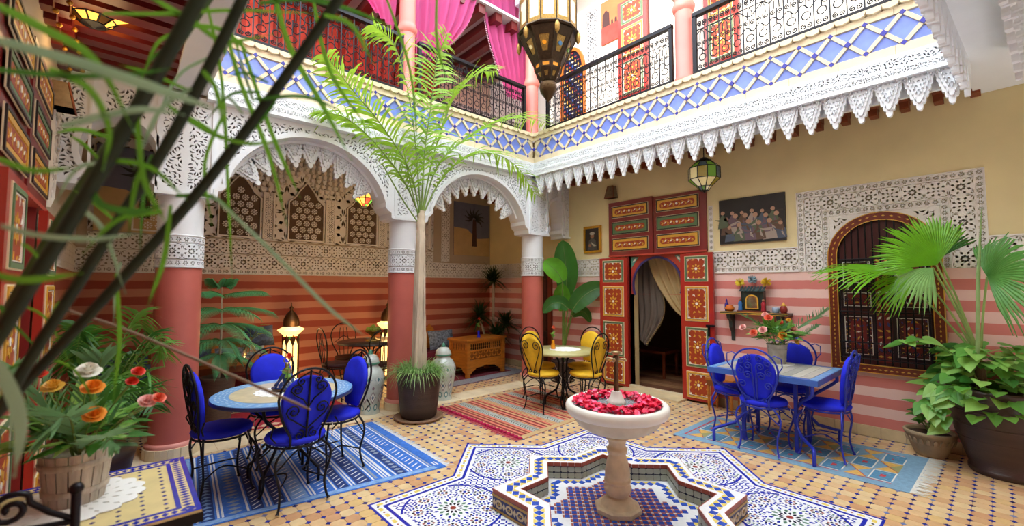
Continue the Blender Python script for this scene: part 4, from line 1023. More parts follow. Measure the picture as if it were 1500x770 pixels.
def make_chair_parts(fm, cm, style):
    """list of (name, mesh) for a chair facing +y"""
    out = []
    sc = MB().lathe([(.001, .445), (.18, .445), (.205, .46), (.21, .475), (.2, .495), (.15, .505), (.001, .51)], 28); out.append(('seat_cushion', sc.mesh('seat_cushion', cm)))
    out.append(('seat_ring', MB().tube([(.195*cos(a), .195*sin(a), .437) for a in [2*PI*i/24 for i in range(24)]], .009, 6, closed=True).mesh('seat_ring', fm)))
    for sx in (-1, 1):
        out.append(('leg', MB().tube(cr([(sx*.13, .13, .44), (sx*.19, .17, .37), (sx*.2, .185, .3), (sx*.165, .16, .16), (sx*.165, .165, .06), (sx*.18, .18, .006)], 4), [.009]*20+[.016], 6).mesh('leg', fm)))
        out.append(('leg', MB().tube(cr([(sx*.12, -.15, .45), (sx*.185, -.165, .38), (sx*.195, -.165, .3), (sx*.16, -.15, .16), (sx*.165, -.165, .06), (sx*.18, -.18, .006)], 4), [.009]*20+[.016], 6).mesh('leg', fm)))
    st_ = MB()
    for s1 in (-1, 1): st_.tube(cr([(s1*.165, -.155, .16), (s1*.06, 0, .2), (s1*.165, .16, .16)], 5), .006, 5); st_.tube(cr([(-.19, s1*.17, .3), (0, s1*.15, .42), (.19, s1*.17, .3)], 5), .006, 5)
    out.append(('stretcher', st_.mesh('stretcher', fm)))
    H = [(-.1, .44)]+backshape(1.0, .205, .52, 1.0)+[(.1, .44)]
    out.append(('back_hoop', MB().tube([leanp(x, z) for x, z in H], .009, 6).mesh('back_hoop', fm)))
    if cm is not maroonf:
        P = backshape(1, .178, .52, .945); bc = MB(); n = len(P)
        V = []
        for c, k in ((.006, .9), (.012, 1), (.035, 1), (.05, .88)):
            cz = .73
            V += [leanp(x*k, cz+(z-cz)*k, c) for x, z in P]
        F = [tuple(range(n-1, -1, -1)), tuple(3*n+i for i in range(n))]+[(r_*n+i, r_*n+(i+1) % n, (r_+1)*n+(i+1) % n, (r_+1)*n+i) for r_ in range(3) for i in range(n)]
        bc.addm(V, F, 0, True); out.append(('back_cushion', bc.mesh('back_cushion', cm)))
    s = MB()
    def cv(P, r=.0055): s.tube([leanp(x, z, -.008) for x, z in P], r, 5, cap=False)
    if style == 'heart':
        for g in (-1, 1):
            cv([(0, .47), (g*.05, .58), (g*.13, .74), (g*.165, .83)]+spiral(g*.095, .84, .07, 1.5, 0 if g > 0 else PI, 16, sgn=g)); cv(spiral(g*.04, .51, .035, 1.3, -PI/2, 12, sgn=g))
    elif style == 'scroll':
        cv([(-.012, .5), (-.012, .72)]); cv([(.012, .5), (.012, .72)])
        for g in (-1, 1):
            cv([(g*.012, .6), (g*.02, .7)]+spiral(g*.06, .74, .042, 1.5, PI if g > 0 else 0, 14, sgn=-g)); cv([(g*.012, .66), (g*.02, .78)]+spiral(g*.055, .83, .038, 1.5, PI if g > 0 else 0, 14, sgn=-g))
            cv([(0, .5), (g*.08, .52), (g*.15, .6)]+spiral(g*.115, .65, .04, 1.4, 0 if g > 0 else PI, 14, sgn=g)); cv(spiral(g*.125, .78, .036, 1.5, PI/2, 14, sgn=g)); cv(spiral(g*.05, .91, .034, 1.5, PI/2, 14, sgn=g)); cv(spiral(g*.12, .87, .032, 1.5, PI/2, 14, sgn=g))
            cv(spiral(g*.08, .5, .035, 1.4, PI/2, 12, sgn=g)); cv([(g*.205, .79), (g*.245, .85), (g*.24, .93), (g*.19, .95), (g*.15, .93)])
    elif style == 'bistro':
        cv([(0, .44), (0, .99)], .008)
        for g in (-1, 1):
            cv([(0, .56), (g*.05, .6), (g*.13, .66)]+spiral(g*.1, .7, .05, 1.4, 0 if g > 0 else PI, 14, sgn=g)); cv([(0, .72), (g*.04, .78), (g*.1, .82)]+spiral(g*.085, .855, .045, 1.4, 0 if g > 0 else PI, 14, sgn=g))
            cv([(0, .98), (g*.06, .95)]+spiral(g*.06, .915, .035, 1.3, PI/2, 12, sgn=-g)); cv(spiral(g*.05, .52, .04, 1.3, PI/2, 12, sgn=g))
            s.tube([(g*.2, -.17, .5), (g*.24, -.19, .55), (g*.22, -.17, .6)], .006, 5)
    elif style == 'loop':
        for g in (-1, 0, 1): cv([(g*.06, .44), (g*.08, .7), (g*.05, .93)])
        cv([(-.15, .7), (0, .8), (.15, .7)])
    out.append(('back_scrolls', s.mesh('back_scrolls', fm)))
    tt = MB()
    if cm is not maroonf:
        for sx in (-1, 1): tt.tube([(sx*.17, .12, .46), (sx*.2, .13, .42), (sx*.19, .13, .36)], .004, 4); tt.ball((sx*.19, .13, .355), .008, n=5, k=3)
        out.append(('tie_cord', tt.mesh('tie_cord', cord)))
    return out
CH = {'bb': make_chair_parts(iron, bluef, 'bistro'), 'bl': make_chair_parts(blueiron, bluef, 'scroll'), 'ye': make_chair_parts(iron, yelf, 'heart'), 'bk': make_chair_parts(iron, maroonf, 'loop')}
def place_chair(kind, label, x, y, rz, group, z=0.009):
    t = thing('dining_chair', label, 'chair', (x, y, z), rz, group)
    for nm, me in CH[kind]: put(nm, me, t)
E_, W_, N_, S_ = -PI/2, PI/2, 0, PI     # facing +x, -x, +y, -y
g = 'blue velvet chairs around the round table'
place_chair('bb', 'blue velvet chair with black scrolled back, nearest, back to viewer', 1.02, 3.60, .1, g); place_chair('bb', 'blue velvet chair seen side-on beside the coral column', .63, 4.14, E_+.1, g)
place_chair('bb', 'blue velvet chair right of round table, beside the tall vase', 1.45, 3.97, W_+.15, g); place_chair('bb', 'blue velvet chair behind the round table, near the pine', 1.1, 4.52, S_, g)
g = 'blue iron chairs around the rectangular table'
place_chair('bl', 'blue iron chair with scrolled back facing the flower bucket', 4.76, 1.6, E_, g); place_chair('bl', 'blue iron chair at table end next to the red door', 5.07, 1.99, S_, g)
place_chair('bl', 'blue iron chair at table end below the grilled window', 5.05, 1.16, N_, g); place_chair('bl', 'blue iron chair against the striped wall behind flower bucket', 5.58, 1.6, W_, g)
g = 'yellow cushioned chairs around the small round table'
place_chair('ye', 'yellow cushioned chair front left, heart scrolls on its back', 4.13, 4.01, E_, g); place_chair('ye', 'yellow cushioned chair in front of the red door leaf', 4.52, 3.62, N_+.1, g)
place_chair('ye', 'yellow cushioned chair at rear left beside the coral column', 4.5, 4.42, S_, g); place_chair('ye', 'yellow cushioned chair at rear right below the banana plant', 4.92, 4.0, W_, g)

# ------------------------------------------------------------------ tables
def tilepattern(mb, r0, r1, n, m, fr, h, k=.7):
    for i in range(n):
        a = 2*PI*i/n; w = PI*(r0+r1)/n*k*.5; mb.prism(kite(0, 0, a, r0, r1, w, .5), 0, h, m, fr, back=False)
t = thing('round_table', 'round mosaic table with blue border between blue velvet chairs', 'table', (1.05, 4.02, .008))
stone = M('mosaic_stone', 'cdbf9c', .35, var=.15, scale=12); paleb = M('border_pale_blue', '6ea0d2', .35, var=.15, scale=20)
top = MB().lathe([(.001, .69), (.5, .69), (.53, .695), (.53, .722), (.001, .722)], 56).build('table_top', M('edge_blue', '24346f', .4), t)
MB().prism(circ(.525, 56), .722, .724).build('tile_border', paleb, top); MB().prism(circ(.4, 48), .724, .7255).build('tile_centre', stone, top)
q = MB(); f3 = ID.shift(0, 0, .724)
for rr in (.43, .46, .49): 
    for i in range(40): a = 2*PI*i/40; q.prism(kite(rr*cos(a), rr*sin(a), a+PI/2, -.028, .028, .008), 0, .001, 0, f3, back=False)
stuff(q.build('border_tesserae', [M('tess_white_blue', 'b9d2e8', .35)], top))
for j in range(4):
    a = PI/4+PI/2*j; dx, dy = cos(a), sin(a); MB().tube(cr([(dx*.3, dy*.3, .69), (dx*.26, dy*.26, .55), (dx*.1, dy*.1, .42), (dx*.1, dy*.1, .3), (dx*.26, dy*.26, .14), (dx*.3, dy*.3, .1), (dx*.3, dy*.3, .0)], 5), .012, 6).build('leg', iron, t)
MB().tube([(.11*cos(a), .11*sin(a), .36) for a in [2*PI*i/20 for i in range(20)]], .009, 6, closed=True).build('leg_ring', iron, t)
lace = M('white_lace', 'f2f2f0', .8)
def doily(label, x, y, z, r, group='white doilies', n=16):
    P = [(r*(1+.1*abs(sin(n/2*a)))*cos(a), r*(1+.1*abs(sin(n/2*a)))*sin(a)) for a in [2*PI*i/96 for i in range(96)]]
    H = [kite(0, 0, 2*PI*i/n, r*k, r*(k+.16), r*.04) for k in (.35, .58, .8) for i in range(n)]
    mb = pierced(P, H, 0, .003); o = mb.build('doily', [lace, M('lace_gap', 'd8d6d0', .9)], loc=(x, y, z)); return tag(o, label, 'doily', group)
doily('white lace doily under the blue painted tagine', 1.0, 4.01, .7345, .17)
# tagine ashtray with a rose
tg = thing('tagine', 'blue and white painted conical tagine with brass top', 'tagine', (1.06, 4.03, .7385))
MB().lathe([(.09, 0), (.1, .004), (.115, .02), (.11, .024)], 28).build('dish', br, tg)
cone = [(.1, .024), (.09, .05), (.06, .1), (.035, .14)]
MB().lathe(cone, 28).build('cone', M('tagine_blue', '27407c', .25, coat=.4), tg)
q = MB()
for i in range(8):
    a = 2*PI*i/8
    def pt_(s, z, aw): r = np.interp(z, [c[1] for c in cone], [c[0] for c in cone])+.0015; return (r*cos(a+aw*s), r*sin(a+aw*s), z)
    q.face([pt_(-1, .035, .25), pt_(1, .035, .25), pt_(1, .07, .22), pt_(0, .1, .1), pt_(-1, .07, .22)], 0)
q.build('painted_lobes', whitep, tg); MB().lathe([(.036, .138), (.04, .15), (.025, .175), (.014, .19), (.02, .205), (.012, .22), (.003, .225)], 16).build('brass_top', M('pale_brass'), tg)
MB().tube([(.0+.025*cos(a), 0, .245+.025*sin(a)) for a in [2*PI*i/14 for i in range(14)]], .005, 5, closed=True).build('ring_handle', M('pale_brass'), tg)

t = thing('rectangular_table', 'rectangular blue iron table with pale tiled top, right side', 'table', (5.1, 1.6, .008))
tp_ = MB().box(-.47, .47, -.49, .49, .70, .752).build('table_top', M('table_blue', '3f66b4', .35, var=.1), t)
q = MB()
for i in range(10):
    for j in range(10): q.box(-.40+i*.08+.002, -.32+i*.08-.002, -.42+j*.084+.002, -.336+j*.084-.002, .752, .7545, (i*3+j*7) % 3)
stuff(q.build('top_tiles', [M('top_tile_a', 'b7b2a6', .35), M('top_tile_b', 'c4bfae', .35), M('top_tile_c', 'a9a899', .35)], tp_))
for i in range(14):
    for s_ in (-1, 1): MB().box(-.46+i*.066, -.4+i*.066, s_*.455-.03, s_*.455+.03, .752, .7548).build('border_tile', paleb, tp_)
for sx in (-1, 1):
    for sy in (-1, 1):
        MB().tube([(sx*.44, sy*.44, .7), (sx*.44, sy*.44, .62), (sx*.40, sy*.40, .58), (sx*.2, sy*.3, .5), (sx*.18, sy*.24, .42), (sx*.2, sy*.22, .3), (sx*.28, sy*.3, .18), (sx*.4, sy*.42, .13), (sx*.46, sy*.44, .12), (sx*.46, sy*.44, .0)], .016, 8).build('leg', blueiron, t)
        MB().box(sx*.2-.016, sx*.2+.016, sy*.24-.016, sy*.24+.016, 0, .7).build('post', blueiron, t)
MB().box(-.2, .2, -.012, .012, .34, .36).box(-.012, .012, -.24, .24, .34, .36).build('stretcher', blueiron, t)

t = thing('round_table', 'small round olive-topped table between yellow chairs', 'table', (4.5, 4.0, .008))
MB().lathe([(.001, .70), (.44, .70), (.46, .705), (.46, .738), (.001, .74)], 48).build('table_top', M('olive_top', 'b7b27c', .35, var=.1, scale=10), t)
for j in range(4):
    a = PI/4+PI/2*j; dx, dy = cos(a), sin(a); MB().tube(cr([(dx*.22, dy*.22, .70), (dx*.07, dy*.07, .62), (dx*.055, dy*.055, .4), (dx*.08, dy*.08, .22), (dx*.22, dy*.22, .12), (dx*.24, dy*.24, 0)], 5), .014, 6).build('leg', iron, t)
MB().tube([(.16*cos(a), .16*sin(a), .33) for a in [2*PI*i/20 for i in range(20)]], .008, 6, closed=True).build('leg_ring', iron, t)
doily('white lace doily on the olive round table', 4.55, 4.0, .746, .2)

# mosaic table in the foreground with its bucket
t = thing('mosaic_table', 'square cream mosaic table with blue dots, bottom left corner', 'table', (-.085, 2.43, 0))
FT = ID
MB().box(-.35, .35, -.35, .35, .70, .735).build('table_edge', iron, t)
tp_ = MB().box(-.346, .346, -.346, .346, .735, .745).build('table_top', M('cream_mosaic', 'dcc88e', .35, var=.12, scale=9), t)
q = MB()
for d0, d1 in ((0, .018), (.058, .074)): q.ring(rect(-.346+d0, .346-d0, -.346+d0, .346-d0), rect(-.346+d1, .346-d1, -.346+d1, .346-d1), .745, .7462, 0)
q.build('border_line', bz, tp_); q = MB()
for i in range(24):
    a = -.32+i*.64/23
    for P_ in ((a, .308), (a, -.308), (.308, a), (-.308, a)):
        w_, h_ = (.011, .016) if abs(P_[1]) == .308 else (.016, .011); q.prism([(P_[0]-w_, P_[1]), (P_[0], P_[1]-h_), (P_[0]+w_, P_[1]), (P_[0], P_[1]+h_)], .745, .7462, 0, back=False)
stuff(q.build('border_diamonds', bz, tp_))
for i in range(8):
    for j in range(12):
        x, y = -.245+i*.07, -.25+j*.045; MB().prism([(x-.008, y), (x, y-.008), (x+.008, y), (x, y+.008)], .745, .7462, back=False).build('dot_tile', bl[(i+j) % 2], tp_)
for sx in (-.31, .31):
    for sy in (-.31, .31): MB().tube([(sx, sy, .7), (sx, sy, .0)], .014, 6).build('leg', iron, t)
doily('white lace doily under the wooden bucket of roses', -.11, 2.48, .7475, .2)
# ------------------------------------------------------------------ rugs
def rug(name, label, C, H=.006):
    """rug helper: C = 4 floor corners (s along C0->C1, t along C0->C3)"""
    c = [Vector((p[0], p[1], 0)) for p in C]
    o = (c[0]+c[1]+c[2]+c[3])/4; t = thing(name, label, 'rug', (o.x, o.y, 0))
    def mp(s, q, z=0): 
        p = c[0]*(1-s)*(1-q)+c[1]*s*(1-q)+c[2]*s*q+c[3]*(1-s)*q-o; return (p.x, p.y, z+.001*sin(s*40)*sin(q*31))
    return t, mp
def edges(mb, mp, m=0, z=.004):
    for P in (((0, 0), (1, 0)), ((1, 0), (1, 1)), ((1, 1), (0, 1)), ((0, 1), (0, 0))): mb.face([mp(*P[0], 0), mp(*P[1], 0), mp(*P[1], z), mp(*P[0], z)], m)
def strip(mb, mp, s0, s1, q0, q1, m, z, n=10):
    for i in range(n): a, b_ = q0+(q1-q0)*i/n, q0+(q1-q0)*(i+1)/n; mb.face([mp(s0, a, z), mp(s1, a, z), mp(s1, b_, z), mp(s0, b_, z)], m)
def poly(mb, mp, P, m, z): mb.face([mp(s, q, z) for s, q in P], m)
wool = [M('wool_blue', '3a72cc', .95, var=.25, scale=30, bump=.4, bscale=200), M('wool_white', 'd9dee4', .95, var=.12, scale=40), M('wool_pale_blue', '7fa5d6', .95, var=.25, scale=30), M('wool_navy', '1f3a78', .95, var=.2, scale=30), M('wool_yellow', 'd8c98a', .95), M('wool_grey', '8f9cae', .95, var=.2, scale=40)]
t, mp = rug('blue_rug', 'blue and white striped flatweave rug under the round table', [(-.05, 3.68), (2.21, 3.36), (2.26, 5.02), (.1, 5.1)])
b = MB(); strip(b, mp, 0, 1, 0, 1, 0, .004, 16); edges(b, mp); strip(b, mp, 0, 1, 0, .035, 2, .0046); strip(b, mp, 0, 1, -.012, 0, 0, .003)
b.build('base_weave', wool, t); b = MB(); R = random.Random(5); s = .01; k = 0
while s < .96:
    w = R.choice((.012, .018, .035, .05)); kind = R.randint(0, 5) if w > .03 else 9
    if kind == 9: strip(b, mp, s, s+w*.55, .04, .985, R.choice((1, 1, 1, 2, 5, 4)), .0052, 8)
    else:
        strip(b, mp, s, s+w, .04, .985, R.choice((0, 0, 3, 2)), .005, 8)
        for i in range(22):
            q = .05+i*.042; m = R.choice((1, 2, 5)); d = .03
            if kind in (0, 1): poly(b, mp, [(s+w*.1, q), (s+w*.9, q+.004), (s+w*.5, q+d)], 1 if kind else 2, .0056)
            elif kind in (2, 3): poly(b, mp, [(s+w*.5, q), (s+w*.9, q+d/2), (s+w*.5, q+d), (s+w*.1, q+d/2)], 1 if kind == 2 else 5, .0056)
            else: poly(b, mp, [(s+w*.1, q), (s+w*.3, q), (s+w*.9, q+d), (s+w*.7, q+d)], 1, .0056)
    s += w+.006; k += 1
    for _ in range(1+k % 2): strip(b, mp, s, s+.006, .04, .985, 1, .0053, 8); s += .011
b.build('stripes', wool, t)
b = MB(); strip(b, mp, .965, 1, 0, 1, 0, .0058, 8); b.build('end_band', wool, t)
def fringe(mb, mp, s0, ds, n, m, z=.004, seed=1, ln=.05, wd=.62):
    R = random.Random(seed)
    for i in range(n):
        q0, q1 = i/n, (i+wd+.3)/n; j = R.uniform(-1, 1)/n; e = ds*R.uniform(.7, 1.2)
        mb.face([mp(s0, q0, z), mp(s0, q1, z), mp(s0+e, q1+j, z*.5+.001), mp(s0+e, q0+j+.3/n, z*.5+.001)], m)
b = MB(); fringe(b, mp, 1, .03, 90, 1); stuff(b.build('fringe', wool, t))
kil = [M('kilim_blue', '7a9fb8', .95, var=.15, scale=30, bump=.4, bscale=200), M('kilim_teal', '4f86a8', .95, var=.2, scale=40), M('kilim_orange', 'd9ac5a', .95, var=.15, scale=40), M('kilim_red', 'b8454a', .95, var=.15, scale=40), M('kilim_white', 'dcdcd2', .95), M('kilim_olive', '9a9a66', .95)]
t, mp = rug('kilim_rug', 'pale blue kilim with orange triangles under the rectangular table', [(4.61, .53), (5.66, .50), (5.50, 2.43), (4.51, 2.43)])
b = MB(); strip(b, mp, 0, 1, 0, 1, 0, .004, 16); edges(b, mp); b.build('base_weave', kil, t); b = MB()
for s0, s1, q0, q1 in ((.1, .9, .05, .056), (.1, .9, .95, .956), (.1, .106, .05, .95), (.894, .9, .05, .95)): strip(b, mp, s0, s1+.006, q0, q1+.004, 3, .0046)
for i in range(10):
    for j in range(3):
        q = .065+i*.088; s = .12+j*.26; dq, ds = .082, .25
        if (i+j) % 2 == 0:
            poly(b, mp, [(s, q), (s+ds, q), (s+ds, q+dq), (s, q+dq)], 4, .0048); poly(b, mp, [(s+.012, q+.005), (s+ds-.012, q+.005), (s+ds-.012, q+dq-.005), (s+.012, q+dq-.005)], 1, .0052)
            poly(b, mp, [(s+.1, q+.03), (s+.15, q+.03), (s+.16, q+.05), (s+.09, q+.05)], 3, .0056)
            for w_ in (.05, .19): poly(b, mp, [(s+w_, q+.02), (s+w_+.012, q+.02), (s+w_+.012, q+.06), (s+w_, q+.06)], 0, .0056)
        else:
            poly(b, mp, [(s, q), (s+ds/2, q+dq/2), (s, q+dq)], 2, .005); poly(b, mp, [(s+ds, q), (s+ds, q+dq), (s+ds/2, q+dq/2)], 2, .005); poly(b, mp, [(s, q), (s+ds, q), (s+ds/2, q+dq/2)], 5 if i % 3 == 0 else 0, .005)
            poly(b, mp, [(s, q), (s+.015, q), (s+ds, q+dq), (s+ds-.015, q+dq)], 3, .0054)
b.build('woven_motifs', kil, t); b = MB()
mq = lambda s, q, z: mp(q, s, z)
fringe(b, mq, 0, -.055, 60, 4, .008); stuff(b.build('fringe', kil, t))
rw = [M('rug_rust', 'bc5a46', .95, var=.15, scale=30, bump=.4, bscale=200), M('rug_dark_red', '7d2b30', .95, var=.2, scale=30), M('rug_sand', 'c2a274', .95, var=.15), M('rug_black', '2c2a2e', .95), M('rug_grey', 'a7aaa2', .95, var=.15), M('rug_magenta', 'b01848', .95, var=.15, scale=20), M('rug_salmon', 'd8806a', .95, var=.15, scale=20)]
t, mp = rug('striped_rug', 'rust striped rug with crimson tassels under the yellow chairs', [(3.20, 3.40), (4.95, 3.50), (5.0, 5.0), (3.22, 5.0)])
b = MB(); strip(b, mp, 0, 1, 0, 1, 0, .004, 12); edges(b, mp); b.build('base_weave', rw, t); b = MB(); R = random.Random(9); s = .008; k = 0
while s < .97:
    if k in (7, 17, 27, 37):
        strip(b, mp, s, s+.07, 0, 1, 4, .005, 6)
        for i in range(40):
            q = i/40; poly(b, mp, [(s+.008, q), (s+.016, q), (s+.04, q+.02), (s+.032, q+.02)], 3, .0055); poly(b, mp, [(s+.04, q+.02), (s+.032, q+.02), (s+.056, q), (s+.064, q)], 3, .0055)
        s += .078
    else:
        w = R.choice((.008, .012, .016)); strip(b, mp, s, s+w, 0, 1, (2, 1, 6, 1, 2, 1, 6, 2)[k % 8], .005, 6); s += w+.006
    k += 1
b.build('stripes', rw, t); b = MB(); strip(b, mp, 0, 1, 0, .05, 2, .0058, 4); b.build('edge_band', rw, t)
for i in range(26):
    b = MB(); q = (i+.5)/26; x, y, z = mp(-.012, q, .012); b.ball((x, y, z), .03, n=6, k=4, sz=.5); fringe(b, lambda s_, q_, z_: mp(s_, q-.017+q_*.034, z_), -.012, -.05, 6, 0, .01, i); b.build('tassel', rw[5], t)
t, mp = rug('grey_rug', 'grey patterned rug with red edging beneath the carved chest', [(3.87, 5.86), (5.80, 6.0), (5.80, 6.95), (3.87, 6.95)])
b = MB(); strip(b, mp, 0, 1, 0, 1, 0, .004, 10); edges(b, mp); b.build('base_weave', [M('rug_dove', '8d8f98', .95, var=.4, scale=60, detail=8)], t); b = MB(); strip(b, mp, 0, 1, 0, .03, 0, .0048); strip(b, mp, .0, .015, 0, 1, 0, .0048); strip(b, mp, .1, .9, .3, 1, 0, .0048); b.build('red_bands', [M('rug_wine', '6d1426', .95, var=.2)], t)
t, mp = rug('red_rug', 'deep red rug on the gallery floor beyond the round table', [(.45, 5.62), (2.3, 5.62), (2.3, 6.5), (.45, 6.5)])
b = MB(); strip(b, mp, 0, 1, 0, 1, 0, .004, 10); edges(b, mp); b.build('base_weave', [M('rug_crimson', 'a01c34', .95, var=.3, scale=14)], t); b = MB()
for i in range(16): poly(b, mp, [(.03+i*.06, .03), (.06+i*.06, .1), (.03+i*.06, .17), (0.0+i*.06, .1)], 0, .005)
b.build('woven_motifs', [M('rug_cream_motif', 'd8b9a0', .95)], t)

# ------------------------------------------------------------------ ceramic urns
def urn(label, x, y, seed):
    t = thing('lidded_urn', label, 'urn', (x, y, 0), seed, 'glazed lidded urns')
    pr_ = [(.12, 0), (.125, .02), (.115, .05), (.125, .12), (.16, .28), (.18, .40), (.175, .48), (.14, .55), (.1, .585), (.095, .61)]
    MB().lathe(pr_, 36).build('body', M('urn_glaze', 'b9c2bd', .2, var=.15, scale=14, coat=.5), t)
    lid = MB().lathe([(.1, .61), (.11, .62), (.112, .64), (.1, .69), (.07, .725), (.03, .74)], 28).build('lid', M('urn_glaze'), t)
    MB().lathe([(.11, .618), (.1145, .624), (.1145, .638), (.111, .643)], 28).build('green_band', M('urn_green', '4f8f78', .3), lid)
    MB().lathe([(.03, .74), (.035, .755), (.02, .77), (.022, .785), (.004, .8)], 12).build('knob', M('urn_green'), lid)
    q = MB(); zz = [p[1] for p in pr_]; rr = [p[0] for p in pr_]
    def S_(a, z): r = np.interp(z, zz, rr)+.002; return (r*cos(a), r*sin(a), z)
    def sh_(P, a, z, m, e=0): q.face([((np.interp(z+dz, zz, rr)+.002+e)*cos(a+da), (np.interp(z+dz, zz, rr)+.002+e)*sin(a+da), z+dz) for da, dz in P], m)
    for i in range(9):
        a = 2*PI*i/9
        for z, s, m in ((.44, .07, 0), (.22, .08, 1)):
            a2 = a+(PI/9 if z < .3 else 0)
            sh_([(-.26, 0), (0, -s), (.26, 0), (0, s)], a2, z, m); sh_([(-.2, 0), (0, -s*.76), (.2, 0), (0, s*.76)], a2, z, 2, .001)
            sh_([(-.1, 0), (0, -s*.38), (.1, 0), (0, s*.38)], a2, z, 3 if z > .3 else 0, .002)
        sh_([(.22*cos(w), .045*sin(w)) for w in [PI/4*k for k in range(8)]], a, .09, 3); sh_([(.13*cos(w), .028*sin(w)) for w in [PI/4*k for k in range(8)]], a, .09, 2, .001)
        sh_([(.1*cos(w), .022*sin(w)) for w in [PI/3*k for k in range(6)]], a+PI/9, .335, 1)
    stuff(q.build('painted_motifs', [M('urn_grey_blue', '5d6f86', .3), M('urn_mauve', '7d6a76', .3), M('urn_white', 'd4dad6', .25), M('urn_teal', '4d7f86', .3)], t))
urn('glazed lidded urn between blue chair and coral column', 2.40, 5.40, 0); urn('glazed lidded urn half hidden behind the potted palm', 3.47, 5.36, 1)

# ------------------------------------------------------------------ carved chest
cw = M('honey_wood', 'b06a20', .4, var=.3, scale=5, stretch=(1, 1, 6), bump=.15); cwd = M('honey_wood_dark', '7d4512', .5, var=.25, scale=8)
t = thing('carved_chest', 'honey-coloured carved wooden chest with turned spindles', 'chest', (4.97, 6.52, .008), .1)
MB().box(-.5, .5, -.27, .27, .63, .66).box(-.48, .48, -.25, .25, .61, .63).build('chest_top', cw, t)
MB().box(-.42, .42, -.19, .19, .2, .6).build('inner_shade_box', M('chest_shade', '2a1608', .8), t)  # dark filler added so the openings show a shaded inside
for sx in (-.44, .44):
    for sy in (-.22, .22): MB().box(sx-.035, sx+.035, sy-.03, sy+.03, 0, .61).build('corner_post', cw, t)
for sy in (-1, 1):
    MB().box(-.41, .41, sy*.22-.012, sy*.22+.012, .58, .61).box(-.41, .41, sy*.22-.012, sy*.22+.012, .44, .465).box(-.41, .41, sy*.22-.012, sy*.22+.012, .27, .295).build('rail', cw, t)
    f = Fr((0, sy*.22, 0), (1, 0, 0), (0, 0, 1), (0, sy, 0)); P = [(-.41, .27), (-.41, .06), (-.36, .06), (-.33, .1), (-.28, .11), (-.24, .15), (-.1, .16), (0, .18), (.1, .16), (.24, .15), (.28, .11), (.33, .1), (.36, .06), (.41, .06), (.41, .27)]
    MB().prism(P, -.01, .01, 0, f).build('apron', cw, t)
    MB().box(-.41, .41, .295, .44, -.008, 0, 0, f).build('carved_panel', cwd, t); q = MB()
    for i in range(12):
        for j in range(2): a = -.38+i*.069; q.prism(leaf(a, .335+j*.07, .8 if (i+j) % 2 else -.8, .08, .014, .4), 0, .012, 0, f)
    stuff(q.build('carving', cw, t))
    for i in range(16): MB().lathe([(.006, .465), (.012, .48), (.006, .5), (.014, .52), (.006, .55), (.012, .565), (.006, .58)], 6, 0, (-.385+i*.0513, sy*.22, 0)).build('spindle', cw, t)
for sx in (-1, 1):
    MB().box(sx*.44-.012, sx*.44+.012, -.2, .2, .27, .61).build('end_panel', cw, t)
    for i in range(5): MB().lathe([(.006, .465), (.013, .5), (.006, .52), (.013, .55), (.006, .58)], 6, 0, (sx*.456, -.14+i*.07, 0)).build('spindle', cwd, t)
    MB().prism([(-.2, .27), (-.2, .08), (-.12, .08), (-.06, .16), (.06, .16), (.12, .08), (.2, .08), (.2, .27)], -.01, .01, 0, Fr((sx*.44, 0, 0), (0, 1, 0), (0, 0, 1), (sx, 0, 0))).build('apron', cw, t)

# ------------------------------------------------------------------ banquettes and cushions along the back wall
pat = [M('cushion_navy_floral', '2d3c56', .9, var=.6, scale=26, detail=1), M('cushion_grey_floral', '6d7480', .9, var=.7, scale=30, detail=1), M('cushion_pale_floral', 'a9adb4', .9, var=.5, scale=30, detail=1), M('cushion_wine', '6d1a2c', .9, var=.2)]
def banquette(label, x0, x1, y, dep, rz=0):
    t = thing('banquette', label, 'sofa', ((x0+x1)/2, y, 0), rz); w = (x1-x0)/2
    MB().box(-w, w, -dep/2, dep/2, .06, .28).build('base', cwd, t); MB().box(-w+.01, w-.01, -dep/2-.01, dep/2, .28, .42).build('mattress', pat[3], t)
    bk = MB().box(-w, w, dep/2-.06, dep/2, .28, .72).build('backboard', cw, t)
    for i in range(int(w*2/.3)): 
        x = -w+.15+i*.3; MB().prism([(x-.11, .72), (x+.11, .72), (x+.08, .8), (x+.04, .82), (x, .88), (x-.04, .82), (x-.08, .8)], -.03, 0, 0, Fr((0, dep/2-.02, 0), (1, 0, 0), (0, 0, 1), (0, -1, 0))).build('crest', cw, bk)
    return t
def cushion(label, loc, w, h, m, rz=0, tilt=.3, group='patterned cushions on the banquettes'):
    def fn(u, v, s): 
        x = (u-.5)*w; y = (v-.5)*h; e = (1-(2*u-1)**4)*(1-(2*v-1)**4); return (x*(1-.06*(1-abs(2*v-1))), s*.075*max(0, e)**.6, y*(1-.06*(1-abs(2*u-1))))
    b = MB(); b.grid(lambda u, v: fn(u, v, 1), 8, 8); b.grid(lambda u, v: fn(u, v, -1), 8, 8); o = b.build('cushion', m); o.location = loc; o.rotation_euler = (-tilt, 0, rz); return tag(o, label, 'cushion', group)
banquette('wooden banquette with carved crest behind the honey chest', 3.75, 4.85, 7.15, .62); banquette('long wooden banquette along back wall behind the pine', .2, 1.65, 7.15, .62)
cushion('pale floral cushion on banquette, left of red flower', (3.98, 7.12, .6), .5, .36, pat[2]); cushion('grey floral cushion on banquette above the honey chest', (4.55, 7.1, .6), .55, .36, pat[1])
cushion('teal patterned cushion leaning on banquette beside the urn', (3.8, 6.86, .62), .42, .34, M('cushion_teal', '3f6478', .9, var=.5, scale=20), .4)
